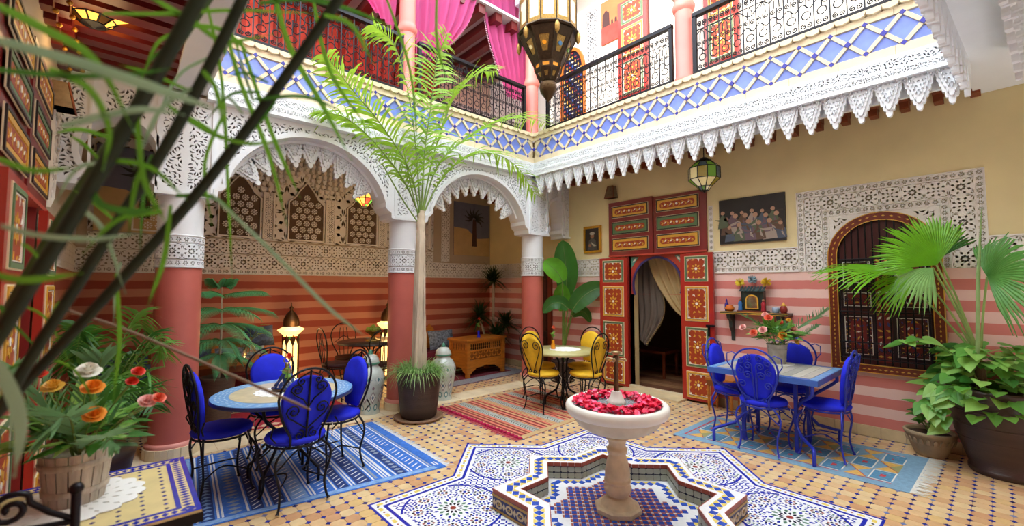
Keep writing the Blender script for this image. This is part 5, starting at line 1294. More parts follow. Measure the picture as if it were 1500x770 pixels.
cushion('navy floral cushion standing highest beside the floor lantern', (1.5, 7.14, .89), .4, .3, pat[0], .2); cushion('long navy floral cushion under the pine branches', (.62, 7.08, .6), .62, .34, pat[0]); cushion('long grey floral cushion behind the glass carafe', (1.26, 7.06, .6), .6, .34, pat[1])
ws = thing('wooden_settle', 'turned-post wooden settle left of the coral column', 'sofa', (.02, 6.3, 0))
MB().box(-.4, .4, -.3, .3, .3, .42).build('seat', pat[3], ws); MB().box(-.4, .4, .22, .3, .42, .85).build('backboard', cwd, ws)
for sx in (-.38, .38):
    for sy in (-.28, .28): MB().lathe([(.022, 0), (.022, .3), (.032, .34), (.02, .4), (.034, .47), (.02, .55), (.03, .62), (.012, .67)], 10, 0, (sx, sy, 0)).build('post', M('turned_wood', '8d4a22', .4, var=.2), ws)
cushion('dark floral cushion on the settle behind the roses', (.0, 6.4, .64), .5, .38, pat[0]); cushion('slate blue cushion on settle beside the coral column', (.2, 6.12, .6), .34, .34, M('cushion_slate', '3d556e', .9, var=.3, scale=20), .5)

# wooden table with carafe, second black-iron table set
t = thing('wooden_table', 'plain wooden table behind the blue chairs, pine beside it', 'table', (1.02, 6.45, .008))
MB().box(-.55, .5, -.28, .28, .64, .68).build('table_top', cw, t); MB().box(-.5, .45, -.24, .24, .56, .64).build('apron', cwd, t)
for sx in (-.5, .45):
    for sy in (-.23, .23): MB().box(sx-.025, sx+.025, sy-.025, sy+.025, 0, .64).build('leg', cw, t)
glass = M('clear_glass', 'e6efe6', .03, trans=.9)
t = thing('carafe', 'clear glass carafe holding green sprigs on wooden table', 'vase', (1.22, 6.3, .688))
MB().lathe([(.04, 0), (.05, .01), (.072, .05), (.075, .09), (.055, .15), (.025, .2), (.022, .25), (.028, .27)], 20).build('glass_body', glass, t)
t = thing('round_table', 'dark round iron table in the gallery bearing a fruit bowl', 'table', (2.92, 6.55, 0))
MB().lathe([(.001, .73), (.48, .73), (.5, .735), (.5, .758), (.001, .76)], 40).build('table_top', M('dark_mosaic_top', '3a302c', .35, var=.3, scale=20), t)
for j in range(4):
    a = PI/4+PI/2*j; dx, dy = cos(a), sin(a); MB().tube(cr([(dx*.25, dy*.25, .73), (dx*.08, dy*.08, .6), (dx*.06, dy*.06, .4), (dx*.1, dy*.1, .2), (dx*.26, dy*.26, .05), (dx*.28, dy*.28, 0)], 5), .012, 6).build('leg', iron, t)
g = 'black iron chairs in the gallery'
place_chair('bk', 'black iron loop-backed chair, leftmost at the gallery table', 2.36, 6.45, E_, g, .008); place_chair('bk', 'black iron loop-backed chair facing viewer behind gallery table', 2.75, 7.02, S_, g, 0); place_chair('bk', 'black iron loop-backed chair nearest the urn at gallery table', 2.78, 6.05, N_, g, 0)
t = thing('fruit_bowl', 'footed brass bowl of green fruit on dark round table', 'bowl', (2.95, 6.55, .76))
MB().lathe([(.12, 0), (.13, .015), (.05, .03), (.03, .07), (.06, .1), (.13, .15), (.135, .16), (.12, .155)], 24).build('bowl', M('bowl_brass', '9c7b3a', .35, .6), t)
for i in range(7):
    a = i*.9; r = .075 if i < 6 else 0; o = MB().ball((0, 0, 0), .038, n=10, k=8).build('green_fruit', M('fruit_green', '86a33a', .45, var=.2)); o.location = (2.95+r*cos(a), 6.55+r*sin(a), .76+.178+(.035 if i == 6 else 0)); tag(o, 'small round green fruit heaped in the footed brass bowl', 'fruit', 'green fruit in brass bowl')

# ------------------------------------------------------------------ floor lanterns (lit)
lampglass = M('lamp_glass_lit', 'ffd98a', .5, emit='ffcf7a', estr=1.7); lampm = M('lantern_bronze', '4a3420', .4, .7, var=.2, scale=20)
def floor_lantern(label, x, y):
    t = thing('floor_lantern', label, 'lamp', (x, y, 0), 0, 'lit floor lanterns'); n = 8
    MB().lathe([(.14, 0), (.14, .05), (.12, .07)], n, sm=False).build('base', lampm, t)
    for j in range(n):
        a0, a1 = 2*PI*j/n, 2*PI*(j+1)/n; c, d = (cos(a0), sin(a0)), (cos(a1), sin(a1)); r = .115
        MB().addm([(c[0]*r*.96, c[1]*r*.96, .08), (d[0]*r*.96, d[1]*r*.96, .08), (d[0]*r*.96, d[1]*r*.96, .86), (c[0]*r*.96, c[1]*r*.96, .86)], [(0, 1, 2, 3)]).build('glass_panel', lampglass, t)
        MB().tube([(c[0]*r, c[1]*r, .07), (c[0]*r, c[1]*r, .88)], .008, 4).build('rib', lampm, t)
        q = MB(); f = Fr(((c[0]+d[0])/2*r, (c[1]+d[1])/2*r, 0), ((d[0]-c[0]), (d[1]-c[1]), 0), (0, 0, 1), (c[0], c[1], 0)); hw = .048*2
        q.prism([(-.5*.1*1.2, .86), (.5*.1*1.2, .86), (.06, .7), (.0, .82), (-.06, .7)], 0, .004, 0, f); q.build('pierced_arch', lampm, t)
    MB().lathe([(.115, .88), (.19, .95), (.19, .96), (.11, 1.0)], n, sm=False).build('shade_flare', M('lamp_flare_lit', 'ffe2a8', .5, emit='ffd58a', estr=1.0), t)
    q = MB()
    for j in range(8): a = PI/4*j+PI/8; q.prism(circ(.014, 6), 0, .004, j % 2, Fr((.112*cos(a), .112*sin(a), .835), (-sin(a), cos(a), 0), (0, 0, 1), (cos(a), sin(a), 0)))
    stuff(q.build('glass_studs', [M('stud_red', '9c1a1a', .3), M('stud_green', '2f8f4a', .3)], t))
    MB().lathe([(.11, 1.0), (.115, 1.05), (.105, 1.12), (.07, 1.19), (.02, 1.24), (.02, 1.26), (.03, 1.28), (.008, 1.31), (.003, 1.36)], 16).build('dome', lampm, t)
    l = bpy.data.lights.new('lantern_bulb', 'POINT'); l.energy = 6; l.color = (1, .62, .25); l.shadow_soft_size = .12; o = bpy.data.objects.new('lantern_bulb', l); COL.objects.link(o); o.location = (x, y-.3, 1.02)
floor_lantern('lit floor lantern with domed bronze top beside the navy cushions', 1.93, 7.18); floor_lantern('lit floor lantern partly hidden by the coral column', 3.50, 7.2)

# ------------------------------------------------------------------ hanging lanterns
brass = M('pierced_brass', '3c2c1a', .4, .7, var=.4, scale=40, bump=.3, bscale=150); goldg = M('gilt_fretwork', '9c7a3c', .4, .6, var=.5, scale=90)
amber = M('milk_glass', 'f3e3b4', .4, emit='f6dfa0', estr=.3); gems = [M('gem_amber', 'c8801a', .2, emit='e89a2a', estr=.3), M('gem_blue', '3f6a92', .2, emit='7fb0d8', estr=.1), M('gem_green', '4f7a2a', .2, emit='9ac04a', estr=.1), M('gem_cream', 'd8c88a', .3, emit='f4e2ae', estr=.12), M('gem_red', 'b03020', .2, emit='c84030', estr=.6)]
c0 = at(803, 150, d=4.5); t = thing('brass_lantern', 'huge tiered brass lantern with milk-glass panels hanging over the court', 'lantern', c0); k = 4.5/FPX
def zz_(v): return (150-v)*k
n = 12
def tier(name_f, name_p, r0, z0, r1, z1, n, mf, mp_, gem=None, ph=0, inset=.14):
    for j in range(n):
        a0, a1 = ph+2*PI*j/n, ph+2*PI*(j+1)/n; P = [Vector((r*cos(a), r*sin(a), z)) for r, a, z in ((r0, a0, z0), (r0, a1, z0), (r1, a1, z1), (r1, a0, z1))]; c = sum(P, Vector())/4
        nr = (P[1]-P[0]).cross(P[3]-P[0]).normalized(); b = MB(); I = [p+(c-p)*inset*2 for p in P]
        for i in range(4): b.face([P[i], P[(i+1) % 4], I[(i+1) % 4], I[i]], 0)
        b.build(name_f, mf, t); MB().tube([P[0], P[3]], .008, 4).build('rib', brass, t)
        pn = MB(); pn.face([p-nr*.006 for p in I], 0); o = pn.build(name_p, mp_, t)
        if gem:
            f = Fr(c+nr*.003, (P[1]-P[0]).normalized(), (P[3]-P[0]).normalized(), nr); MB().prism(circ(.022, 8), -.004, .006, 0, f).build('gem', gems[j % 4], t)
tier('fret_panel', 'milk_glass_panel', .30, zz_(50), .30, zz_(2), 12, goldg, amber, inset=.16); tier('fret_panel', 'milk_glass_panel', .21, zz_(44), .21, zz_(-14), 10, goldg, amber, ph=.3, inset=.16)
tier('fret_panel', 'pierced_panel', .15, zz_(96), .30, zz_(54), 8, brass, goldg, True, .2, .27); tier('fret_panel', 'amber_panel', .14, zz_(104), .15, zz_(96), 8, brass, gems[0], False, .2, .2)
tier('fret_panel', 'pierced_panel', .085, zz_(120), .14, zz_(104), 8, brass, goldg, False, .2, .3)
MB().lathe([(.31, zz_(54)), (.325, zz_(52)), (.31, zz_(49))], 12, sm=False).build('rim', brass, t)
MB().lathe([(.001, zz_(150)), (.03, zz_(145)), (.08, zz_(135)), (.09, zz_(128)), (.085, zz_(123)), (.07, zz_(120))], 20).build('bottom_finial', M('hammered_brass', '4f3a22', .35, .8, bump=.6, bscale=60), t)
MB().lathe([(.22, zz_(-14)), (.2, zz_(-25)), (.12, zz_(-42)), (.04, zz_(-50)), (.03, zz_(-60))], 12).build('dome', brass, t); MB().tube([(0, 0, zz_(-58)), (0, 0, 8-c0.z)], .008, 5).build('chain', brass, t)
for j in range(6):
    a = PI/3*j; x, y = .315*cos(a), .315*sin(a); MB().lathe([(.001, zz_(72)), (.025, zz_(66)), (.028, zz_(58)), (.01, zz_(53))], 6, 0, (x, y, 0)).build('drop_pendant', goldg, t)
def small_lantern(label, c, R, H, cols, topz, lit=.5, gl=None):
    t = thing('glass_lantern', label, 'lantern', c); n = 10; z = [0, .12*H, .34*H, .68*H, .86*H]; r = [.25*R, .45*R, R, R, .55*R]; k = 0
    for i in range(4):
        for j in range(n):
            a0, a1 = 2*PI*j/n, 2*PI*(j+1)/n; b = MB(); b.face([(r[i]*cos(a0), r[i]*sin(a0), z[i]), (r[i]*cos(a1), r[i]*sin(a1), z[i]), (r[i+1]*cos(a1), r[i+1]*sin(a1), z[i+1]), (r[i+1]*cos(a0), r[i+1]*sin(a0), z[i+1])]); b.build('glass_pane', cols[(j*5+i*3) % len(cols)], t)
    b = MB()
    for j in range(n): a = 2*PI*j/n; b.tube([(r[i]*1.01*cos(a), r[i]*1.01*sin(a), z[i]) for i in range(5)], .006, 4)
    for i in range(5): b.tube([(r[i]*1.01*cos(2*PI*j/n), r[i]*1.01*sin(2*PI*j/n), z[i]) for j in range(n)], .006, 4, closed=True)
    b.build('leading', iron, t); MB().lathe([(.56*R, .86*H), (.5*R, .92*H), (.3*R, .95*H), (.2*R, 1.0*H), (.04*R, 1.02*H)], 12).build('cap', iron, t)
    MB().lathe([(.001, -.08*H), (.1*R, -.03*H), (.26*R, 0)], 8).build('finial', iron, t)
    MB().tube([(0, 0, H), (0, 0, topz-c[2])], .006, 5).build('chain', iron, t)
small_lantern('stained-glass lantern hanging in front of the yellow wall', at(1032, 279, x=5.62), .19, .43, [gems[3], gems[2], M('gem_pale', 'd9d2ae', .3, emit='f4ecc8', estr=.15), M('gem_olive', '7a6a24', .25, emit='b09a3a', estr=.1), gems[2], gems[3], M('gem_slate', '5f7684', .25)], 3.62)
hot = [M('hot_amber', 'ffb03a', .3, emit='ffb84a', estr=1.3), M('hot_red', 'd8321a', .3, emit='f0452a', estr=1.2), M('hot_green', '5aa83a', .3, emit='7ac04a', estr=.8)]
small_lantern('glowing red and amber lantern inside the wide arch', at(534, 303, y=6.3), .15, .34, [hot[0], hot[0], hot[1], hot[2]], 3.9)
small_lantern('gilded lantern glowing at the top left under red beams', at(137, 36, y=4.3), .27, .36, [hot[0], M('lantern_gilt_dark', '6d4a1c', .4, .6), hot[0]], 3.66)
for c, e in ((at(534, 285, y=6.3), 6), (at(135, 0, y=4.3), 4)):
    l = bpy.data.lights.new('lantern_glow', 'POINT'); l.energy = e; l.color = (1, .66, .3); l.shadow_soft_size = .2; o = bpy.data.objects.new('lantern_glow', l); COL.objects.link(o); o.location = c+Vector((0, 0, -.35))
def sconce(label, fr, a, b0):
    t = thing('wall_sconce', label, 'sconce', fr(a, b0, 0)); f = Fr((0, 0, 0), fr.u, fr.v, fr.n)
    q = MB()
    for s in (0, 1): q.addm([f(x, z, y) for x, z, y in ((-.09, 0, 0), (.09, 0, 0), (.09, 0, .13), (-.09, 0, .13), (-.055, .2, 0), (.055, .2, 0), (.055, .2, .09), (-.055, .2, .09))], [(0, 1, 2, 3), (4, 5, 6, 7)])
    q.build('cap_plates', wood, t)
    for i, P in enumerate((((-.09, 0, .13), (.09, 0, .13), (.055, .2, .09), (-.055, .2, .09)), ((-.09, 0, 0), (-.09, 0, .13), (-.055, .2, .09), (-.055, .2, 0)), ((.09, 0, .13), (.09, 0, 0), (.055, .2, 0), (.055, .2, .09)))):
        MB().addm([f(*p) for p in P], [(0, 1, 2, 3)]).build('glass_pane', M('sconce_glass', '6d5a44', .3, var=.3, scale=30), t)
    for P in (((-.09, 0, .13), (-.055, .2, .09)), ((.09, 0, .13), (.055, .2, .09)), ((-.09, 0, .13), (.09, 0, .13)), ((-.055, .2, .09), (.055, .2, .09))): MB().tube([f(*P[0]), f(*P[1])], .007, 4).build('frame_bar', wood, t)
sconce('small tapered brown wall sconce above the red door', FW, 4.23, 3.06); sconce('small tapered wall sconce near the red beams, far left', FL, 4.72, 2.95)

# ------------------------------------------------------------------ pictures
def picture(name, label, fr, a0, a1, b0, b1, frame, fm, mats, draw, cat='picture', thick=.025):
    t = thing(name, label, cat, fr((a0+a1)/2, b0, 0)); f = Fr((0, 0, 0), fr.u, fr.v, fr.n); w, h = (a1-a0)/2, b1-b0
    if frame:
        for P in (rect(-w, w, 0, frame), rect(-w, w, h-frame, h), rect(-w, -w+frame, frame, h-frame), rect(w-frame, w, frame, h-frame)): MB().prism(P, 0, thick+.012, 0, f, inset=.03).build('frame_bar', fm, t)
    q = MB(); q.box(-w+frame*.9, w-frame*.9, frame*.9, h-frame*.9, 0, thick, 0, f); cn = q.build('canvas', mats[0], t)
    q = MB(); draw(q, w-frame, frame, h-frame, f, thick); stuff(q.build('painted_figures', mats, cn))
    return t
def d_portrait(q, w, b0, b1, f, c):
    m = (b0+b1)/2; q.prism([(-w*.7, b0+.01), (w*.7, b0+.01), (w*.5, m-.02), (0, m+.04), (-w*.5, m-.02)], c, c+.001, 1, f); q.prism(circ(w*.28, 12, 0, 0, m+.06), c, c+.002, 2, f); q.prism(circ(w*.36, 12, 0, 0, m+.105, w*.2), c, c+.003, 3, f); q.prism(leaf(-.02, m-.09, .6, .14, .02), c, c+.002, 3, f); q.prism(circ(w*.2, 8, 0, w*.35, m-.1), c, c+.002, 2, f)
picture('framed_portrait', 'small gold-framed portrait of a turbaned figure left of door', FW, 4.475, 4.845, 2.18, 2.645, .04, M('gilt_frame', 'c08a1e', .35, .4, var=.2, scale=20), [M('portrait_dark', '2a2018', .5), M('portrait_robe', '4a4640', .5, var=.4, scale=30), M('portrait_skin', '8a5f44', .5), M('portrait_cloth', 'a39a88', .5)], d_portrait)
def d_scene(q, w, b0, b1, f, c):
    R = random.Random(21); h = b1-b0
    q.prism(rect(-w*.95, -w*.2, b0+h*.62, b0+h*.66), c, c+.0005, 5, f)
    for i in range(18):
        x = -w*.88+i*w*1.74/17; y = b0+h*(.06+.34*(i % 3)/2.2); s = R.uniform(.12, .165); m = (1, 2, 3, 4, 6)[i % 5]
        q.prism([(x-s*.5, y), (x+s*.55, y-.01), (x+s*.4, y+s*.8), (x+s*.1, y+s*1.3), (x-s*.35, y+s*.9)], c, c+.0008+.0001*i, m, f); q.prism(circ(s*.2, 8, 0, x+s*.05, y+s*1.45), c, c+.0025, 7, f); q.prism(leaf(x+s*.3, y+s*.75, R.uniform(-1, 1), s*1.1, s*.12), c, c+.0024, m, f); q.prism(leaf(x-s*.1, y+s*.5, 1.3, s*.8, s*.1), c, c+.0022, (4, 2, 6)[i % 3], f)
picture('canvas_painting', 'large dark unframed painting of a gathered crowd of women', FW, 1.715, 2.505, 2.17, 2.765, 0, None, [M('canvas_dark', '1c1716', .5, var=.5, scale=9), M('fig_slate', '4d5666', .6), M('fig_brown', '5f4636', .6), M('fig_green', '56604a', .6), M('fig_pale', 'a49488', .6), M('fig_shadow', '322824', .6), M('fig_mauve', '6b5560', .6), M('fig_skin', 'b08870', .6)], d_scene, thick=.03)
def d_palm(q, w, b0, b1, f, c):
    q.prism([(-w, b0), (w, b0), (w, b0+(b1-b0)*.36), (w*.3, b0+(b1-b0)*.33), (-w*.3, b0+(b1-b0)*.5), (-w, b0+(b1-b0)*.52)], c, c+.002, 1, f); q.prism([(-.01, b0+.2), (.12, b0+.2), (.1, b0+.78), (.02, b0+.78)], c, c+.004, 2, f)
    for j in range(10): a = -.5+j*(PI+1)/9; q.prism(leaf(.06+.13*cos(a), b0+.8+.1*sin(a), a, .27, .03, -.45), c, c+.005, 3, f)
picture('palm_mural', 'mural of a dark palm tree in desert on the back wall', FBK, 5.08, 6.02, 2.26, 3.38, 0, None, [M('mural_sky', '6a6f86', .8, var=.15), M('mural_sand', 'c6a878', .8, var=.1), M('mural_trunk', '4a2e28', .8), M('mural_leaf', '34383c', .8)], d_palm, 'mural', .012)
picture('palm_mural', 'mural of a dark palm seen through the small left arch', FBK, -.3, .55, 2.3, 3.4, 0, None, [M('mural_sky'), M('mural_sand'), M('mural_trunk'), M('mural_leaf')], d_palm, 'mural', .03)
def d_sun(q, w, b0, b1, f, c):
    q.prism(rect(-w, w, b0, b0+.3), c, c+.001, 1, f)
    for x, s in ((w*.6, .22), (-w*.5, .06), (-w*.2, .07), (w*.1, .06)): q.prism([(x-s*.35, b0+.3), (x+s*.35, b0+.3), (x+s*.3, b0+.3+s), (x, b0+.3+s*1.3), (x-s*.3, b0+.3+s)], c, c+.002, 2, f)
picture('sunset_picture', 'orange sunset picture on the upper white wall', FW, 3.92, 4.42, 5.75, 6.5, 0, None, [M('sunset_orange', 'd87a4a', .7, var=.2, scale=3), M('sunset_red', 'a8443a', .7, var=.3), M('sunset_dark', '4a2a2a', .7)], d_sun)
t = thing('menu_board', 'small framed menu board with green lettering, far left', 'sign', (XL+.013, 5.0, 1.27))
MB().box(-.012, .0, -.16, .16, 0, .3).build('frame', M('board_frame', '8f9468', .5), t); MB().box(-.002, .004, -.14, .14, .05, .22).build('panel', M('board_dark', '2c3028', .5), t)
tc = bpy.data.curves.new('menu_text', 'FONT'); tc.body = 'Menu'; tc.size = .09; tc.align_x = 'CENTER'; tc.extrude = .001; tc.materials.append(M('board_green', '2fae7a', .5, emit='2fae7a', estr=.3)); o0 = bpy.data.objects.new('lettering_curve', tc); COL.objects.link(o0); bpy.context.view_layer.update(); me_ = bpy.data.meshes.new_from_object(o0.evaluated_get(bpy.context.evaluated_depsgraph_get())); bpy.data.objects.remove(o0); o = put('lettering', me_, t); o.location = (.006, 0, .1); o.rotation_euler = (PI/2, 0, PI/2)

# ------------------------------------------------------------------ wall shelf and ornaments
sg = M('shelf_black_green', '24302a', .4, var=.2, scale=20); FSH = FW
t = thing('wall_shelf', 'painted black and gold bracket shelf on the striped wall', 'shelf', FW(2.07, 1.25, 0)); f = Fr((0, 0, 0), FW.u, FW.v, FW.n)
MB().box(-.39, .39, 0, .03, 0, .19, 0, f).build('board', sg, t); MB().box(-.39, .39, 0, .008, .19, .194, 0, f).box(-.39, .39, .022, .03, .19, .194, 0, f).build('gilt_edge', gold, t)
for s in (-.28, .3):
    P = [(0, 0), (.17, 0), (.15, -.06), (.09, -.1), (.085, -.18), (.03, -.24), (.02, -.34), (0, -.36)]; fb = Fr(f(s-.02, 0, 0), FW.n, FW.v, FW.u); MB().prism(P, 0, .04, 0, fb).build('bracket', sg, t); q = MB()
    for i in range(5): q.prism(kite(.03+.02*i, -.05-.0*i, .5*i, -.02, .02, .008), .04, .044, 0, fb)
    q.build('bracket_paint', gold, t)
t = thing('house_shrine', 'green-roofed mirrored miniature house standing on the shelf', 'ornament', FW(2.09, 1.28, .09)); f = Fr((0, 0, 0), FW.u, FW.v, FW.n)
MB().box(-.17, .17, 0, .02, -.07, .08, 0, f).build('base_board', wood, t); MB().box(-.13, .13, .02, .27, -.06, .03, 0, f).build('housing', sg, t)
MB().prism(arch_poly(-.065, .065, .05, .15, .21, 8), .03, .035, 0, f).build('mirror', M('mirror_glass', 'd9d4c4', .05, .9), t); MB().ring(arch_poly(-.075, .075, .04, .15, .22, 8), arch_poly(-.062, .062, .05, .15, .207, 8), .03, .045, 0, f).build('mirror_frame', gold, t)
for i in range(8): MB().addm([f(-.15+i*.0375+dx, z, y) for dx, z, y in ((.002, .26, .06), (.036, .26, .06), (.036, .32, -.03), (.002, .32, -.03), (.019, .265, .075), (.019, .328, -.025))], [(0, 4, 5, 3), (4, 1, 2, 5)]).build('roof_tile', M('roof_teal', '2f4a4e', .3), t)
for s, c in ((-.14, '2f6aa8'), (.13, 'b02030')):
    o = thing('figurine', 'small robed blue figurine left of the shelf mirror' if s > 0 else 'small robed red figurine right of the shelf mirror', 'figurine', FW(2.09+s, 1.30, .15), 0)
    o['label'] = 'small robed %s figurine beside the shelf mirror' % ('red' if s < 0 else 'blue')
    MB().lathe([(.028, 0), (.022, .05), (.026, .09), (.012, .115)], 10).build('robe', M('robe_'+('b02030' if s < 0 else '2f6aa8'), 'b02030' if s < 0 else '2f6aa8', .6), o); MB().ball((0, 0, .13), .016, n=8, k=6).build('head', M('portrait_skin'), o)
for a, c, l in ((2.24, 'e6cf3a', 'yellow feather pompom at left on the miniature house roof'), (1.93, 'e6c02a', 'yellow feather pompom at right on the miniature house roof'), (2.09, '8fa8b0', 'grey-blue feather pompom crowning the miniature house')):
    R = random.Random(int(a*100)); q = MB()
    for i in range(70):
        d = Vector((R.gauss(0, 1), R.gauss(0, 1), R.gauss(0, 1))).normalized(); s_ = d.orthogonal().normalized()*.006; p = d*.062; q.face([s_, -s_, p*.8-s_*1.6, p, p*.8+s_*1.6], 0)
    o = q.build('feather_pompom', M('feather_'+c, c, .8)); o.location = FW(a, 1.655 if a != 2.09 else 1.69, .09); tag(o, l, 'ornament')
o = MB().lathe([(.03, 0), (.055, .02), (.06, .045), (.04, .065), (.045, .08), (.035, .078)], 18).build('clay_pot', M('orange_clay', 'd8701e', .5, var=.1)); o.location = FW(2.37, 1.281, .1); tag(o, 'squat orange clay pot at the left end of shelf', 'pot')
t = thing('perfume_bottle', 'slender violet bottle behind the orange clay pot', 'bottle', FW(2.43, 1.281, .05)); MB().lathe([(.02, 0), (.026, .03), (.024, .09), (.01, .12)], 12).build('body', M('violet_glass', '3a2a8a', .15), t); MB().lathe([(.01, .12), (.014, .13), (.003, .165)], 10).build('stopper', M('violet_glass'), t)
o = MB().lathe([(.03, 0), (.04, .02), (.042, .06), (.036, .065)], 16).build('painted_cup', M('cup_blue_white', '9fb2c8', .3, var=.4, scale=40)); o.location = FW(1.83, 1.281, .1); tag(o, 'blue and white painted cup on the shelf', 'cup')
t = thing('red_jar', 'dark red lidded jar at the right end of shelf', 'jar', FW(1.745, 1.281, .1)); MB().lathe([(.03, 0), (.042, .03), (.04, .06), (.028, .085)], 16).build('body', M('jar_red', '8a2a24', .35, var=.2), t); MB().lathe([(.03, .085), (.034, .09), (.015, .105), (.01, .125), (.003, .13)], 12).build('lid', gold, t)

# foreground iron chair and small things on tables
t = thing('iron_chair', 'black wrought-iron chair with scrolled top rail, bottom left corner', 'chair', (-.24, 1.72, 0))
B0 = Vector((-.24, 1.72, 0))
pts_p = at(112, 718, y=1.8)-B0
px, pz = pts_p.x, pts_p.z; yb = 1.8-B0.y
MB().tube([(px, yb, 0), (px, yb, pz)], .011, 8).ball((px, yb, pz+.006), .017, n=10, k=8).build('post', iron, t); MB().tube([(px-.42, yb, 0), (px-.42, yb, pz)], .011, 8).ball((px-.42, yb, pz+.006), .017, n=10, k=8).build('post', iron, t)
rail = MB(); rail.tube(cr([(px, yb, pz-.085), (px-.1, yb, pz-.075), (px-.21, yb, pz-.07), (px-.32, yb, pz-.075), (px-.42, yb, pz-.085)], 5), .008, 6); rail.build('top_rail', iron, t)
sc_ = MB()
for g in (-1, 1):
    m = px-.21
    sc_.tube([(m+g*.21, yb, pz-.08)]+[(m+g*.16, yb, pz-.045), (m+g*.12, yb, pz-.005)]+[(m+g*.085+x_, yb, pz-.015+z_) for x_, z_ in spiral(0, 0, .045, 1.5, PI/4 if g > 0 else 3*PI/4, 20, sgn=g)], .008, 6); sc_.tube([(m+g*.02+x_, yb, pz-.14+z_) for x_, z_ in spiral(g*.04, 0, .05, 1.4, PI/2, 16, sgn=g)], .007, 6)
sc_.build('scrollwork', iron, t)
MB().box(px-.43, px+.01, yb-.42, yb, .44, .46).build('seat', iron, t)
for x_ in (px, px-.42): MB().tube([(x_, yb-.4, 0), (x_, yb-.4, .44)], .011, 8).build('leg', iron, t)
t = thing('bud_vase', 'orange bud vase with a single bloom on olive table', 'vase', (4.42, 4.1, .752)); MB().lathe([(.03, 0), (.034, .01), (.03, .05), (.018, .09), (.024, .12)], 16).build('vase', M('vase_orange', 'd88a1c', .2, coat=.4), t)
t2 = thing('bud_vase', 'cobalt blue glass vase with red flower on the chest', 'vase', (4.9, 6.4, .667)); MB().lathe([(.03, 0), (.035, .02), (.02, .07), (.025, .12), (.022, .13)], 14).build('vase', M('cobalt_glass', '1a22c0', .1), t2)
o = thing('carved_stool', 'small carved wooden stool tucked beside the red door leaf', 'stool', (5.82, 2.42, 0)); MB().box(-.15, .15, -.17, .17, .4, .43).build('seat', cw, o); MB().box(-.14, .14, -.16, .16, .33, .4).build('apron', cwd, o)
for sx in (-.12, .12):
    for sy in (-.14, .14): MB().lathe([(.02, .33), (.022, .2), (.014, .17), (.02, .12), (.01, .0)], 8, 0, (sx, sy, 0)).build('leg', cw, o)
# ------------------------------------------------------------------ foliage helpers
def leafmat(key, col, tcol=None, rough=.45, tr=.35, var=.25, scale=9):
    if key in MATS: return MATS[key]
    m = M(key, col, rough, var=var, scale=scale); nt = m.node_tree; b = nt.nodes['Principled BSDF']; tn = nt.nodes.new('ShaderNodeBsdfTranslucent'); tn.inputs[0].default_value = lin(tcol or col); mx = nt.nodes.new('ShaderNodeMixShader'); mx.inputs[0].default_value = tr
    nt.links.new(b.outputs[0], mx.inputs[1]); nt.links.new(tn.outputs[0], mx.inputs[2]); nt.links.new(mx.outputs[0], nt.nodes['Material Output'].inputs[0]); return m
L_palm = leafmat('leaf_palm_bright', '7cab30', 'bce048'); L_deep = leafmat('leaf_deep_green', '2f6a26', '5c9a34'); L_fan = leafmat('leaf_fan_green', '6cb020', 'aee434'); L_dark = leafmat('leaf_dark', '1f3a1c', '35602a'); L_ivy = leafmat('leaf_ivy', '5c9c42', '9cd05c'); L_ivy2 = leafmat('leaf_ivy_light', '8fc060', 'b8e078'); L_pine = leafmat('needle_green', '62b074', '86d092'); L_ban = leafmat('leaf_banana', '2f6a2a', '66b02a'); L_ban2 = leafmat('leaf_banana_light', '5fa82a', '90d83a')
L_grass = leafmat('grass_blade', '5c9440', '8cc060'); barkm = M('palm_bark', 'bdae98', .9, var=.3, scale=7, bump=.8, bscale=18, stretch=(1, 1, .3)); stemg = M('stem_green', '6f8a3c', .5, var=.2); soil = M('soil', '3a2a1e', .95, var=.3, scale=30)
def blade(mb, p0, d, L, w, droop=.3, n=4, m=0, roll=0, side=None):
    """one strap leaf from p0 along d, arching down"""
    d = d.normalized(); s = (side or d.cross(Vector((0, 0, 1)))); s = s.normalized() if s.length > 1e-4 else Vector((1, 0, 0))
    V = []; F = []
    for i in range(n+1):
        t = i/n; p = p0+d*(L*t)+Vector((0, 0, -droop*L*t*t)); ww = w*(.55+.45*min(1, t*4))*(1-max(0, (t-.35)/.65)**1.6); V += [p-s*ww, p+s*ww]
    for i in range(n): F.append((2*i, 2*i+1, 2*i+3, 2*i+2))
    mb.addm(V, F, m, True)
def frond(name, parent, pts, nl, L, w, mats, origin, r=.012, droop=.35, start=.25, up=Vector((0, 0, 1)), ang=.9, seed=1, jit=.15, k=8):
    """pinnate palm frond along a curve"""
    R = random.Random(seed); P = [Vector(p)-origin for p in cr(pts, k)]; n = len(P); mb = MB(); mb.tube(P, [r*(1-.8*i/n) for i in range(n)], 6, 1)
    for i in range(nl):
        t = start+(1-start)*i/(nl-1)*.995; kx = t*(n-1); a = min(int(kx), n-2); p = P[a].lerp(P[a+1], kx-a); tg = (P[a+1]-P[a]).normalized(); s = tg.cross(up)
        if s.length < .2: s = tg.cross(Vector((1, .3, 0)))
        s.normalize(); nn = s.cross(tg)
        e = min(1, (t-start)*5+.45)*(1-.55*max(0, (t-.55)/.45)**2)
        for g in (-1, 1):
            d = tg*cos(ang)+s*g*sin(ang)+nn*.25+Vector((R.uniform(-1, 1), R.uniform(-1, 1), R.uniform(-1, 1)))*jit; blade(mb, p, d, L*e*R.uniform(.85, 1.12), w, droop*R.uniform(.6, 1.4), 4, 0, side=(tg-d.normalized()*tg.dot(d.normalized()))+nn*.5)
    return mb.build(name, mats, parent)
def potmesh(prof, n=36): return MB().lathe(prof, n)

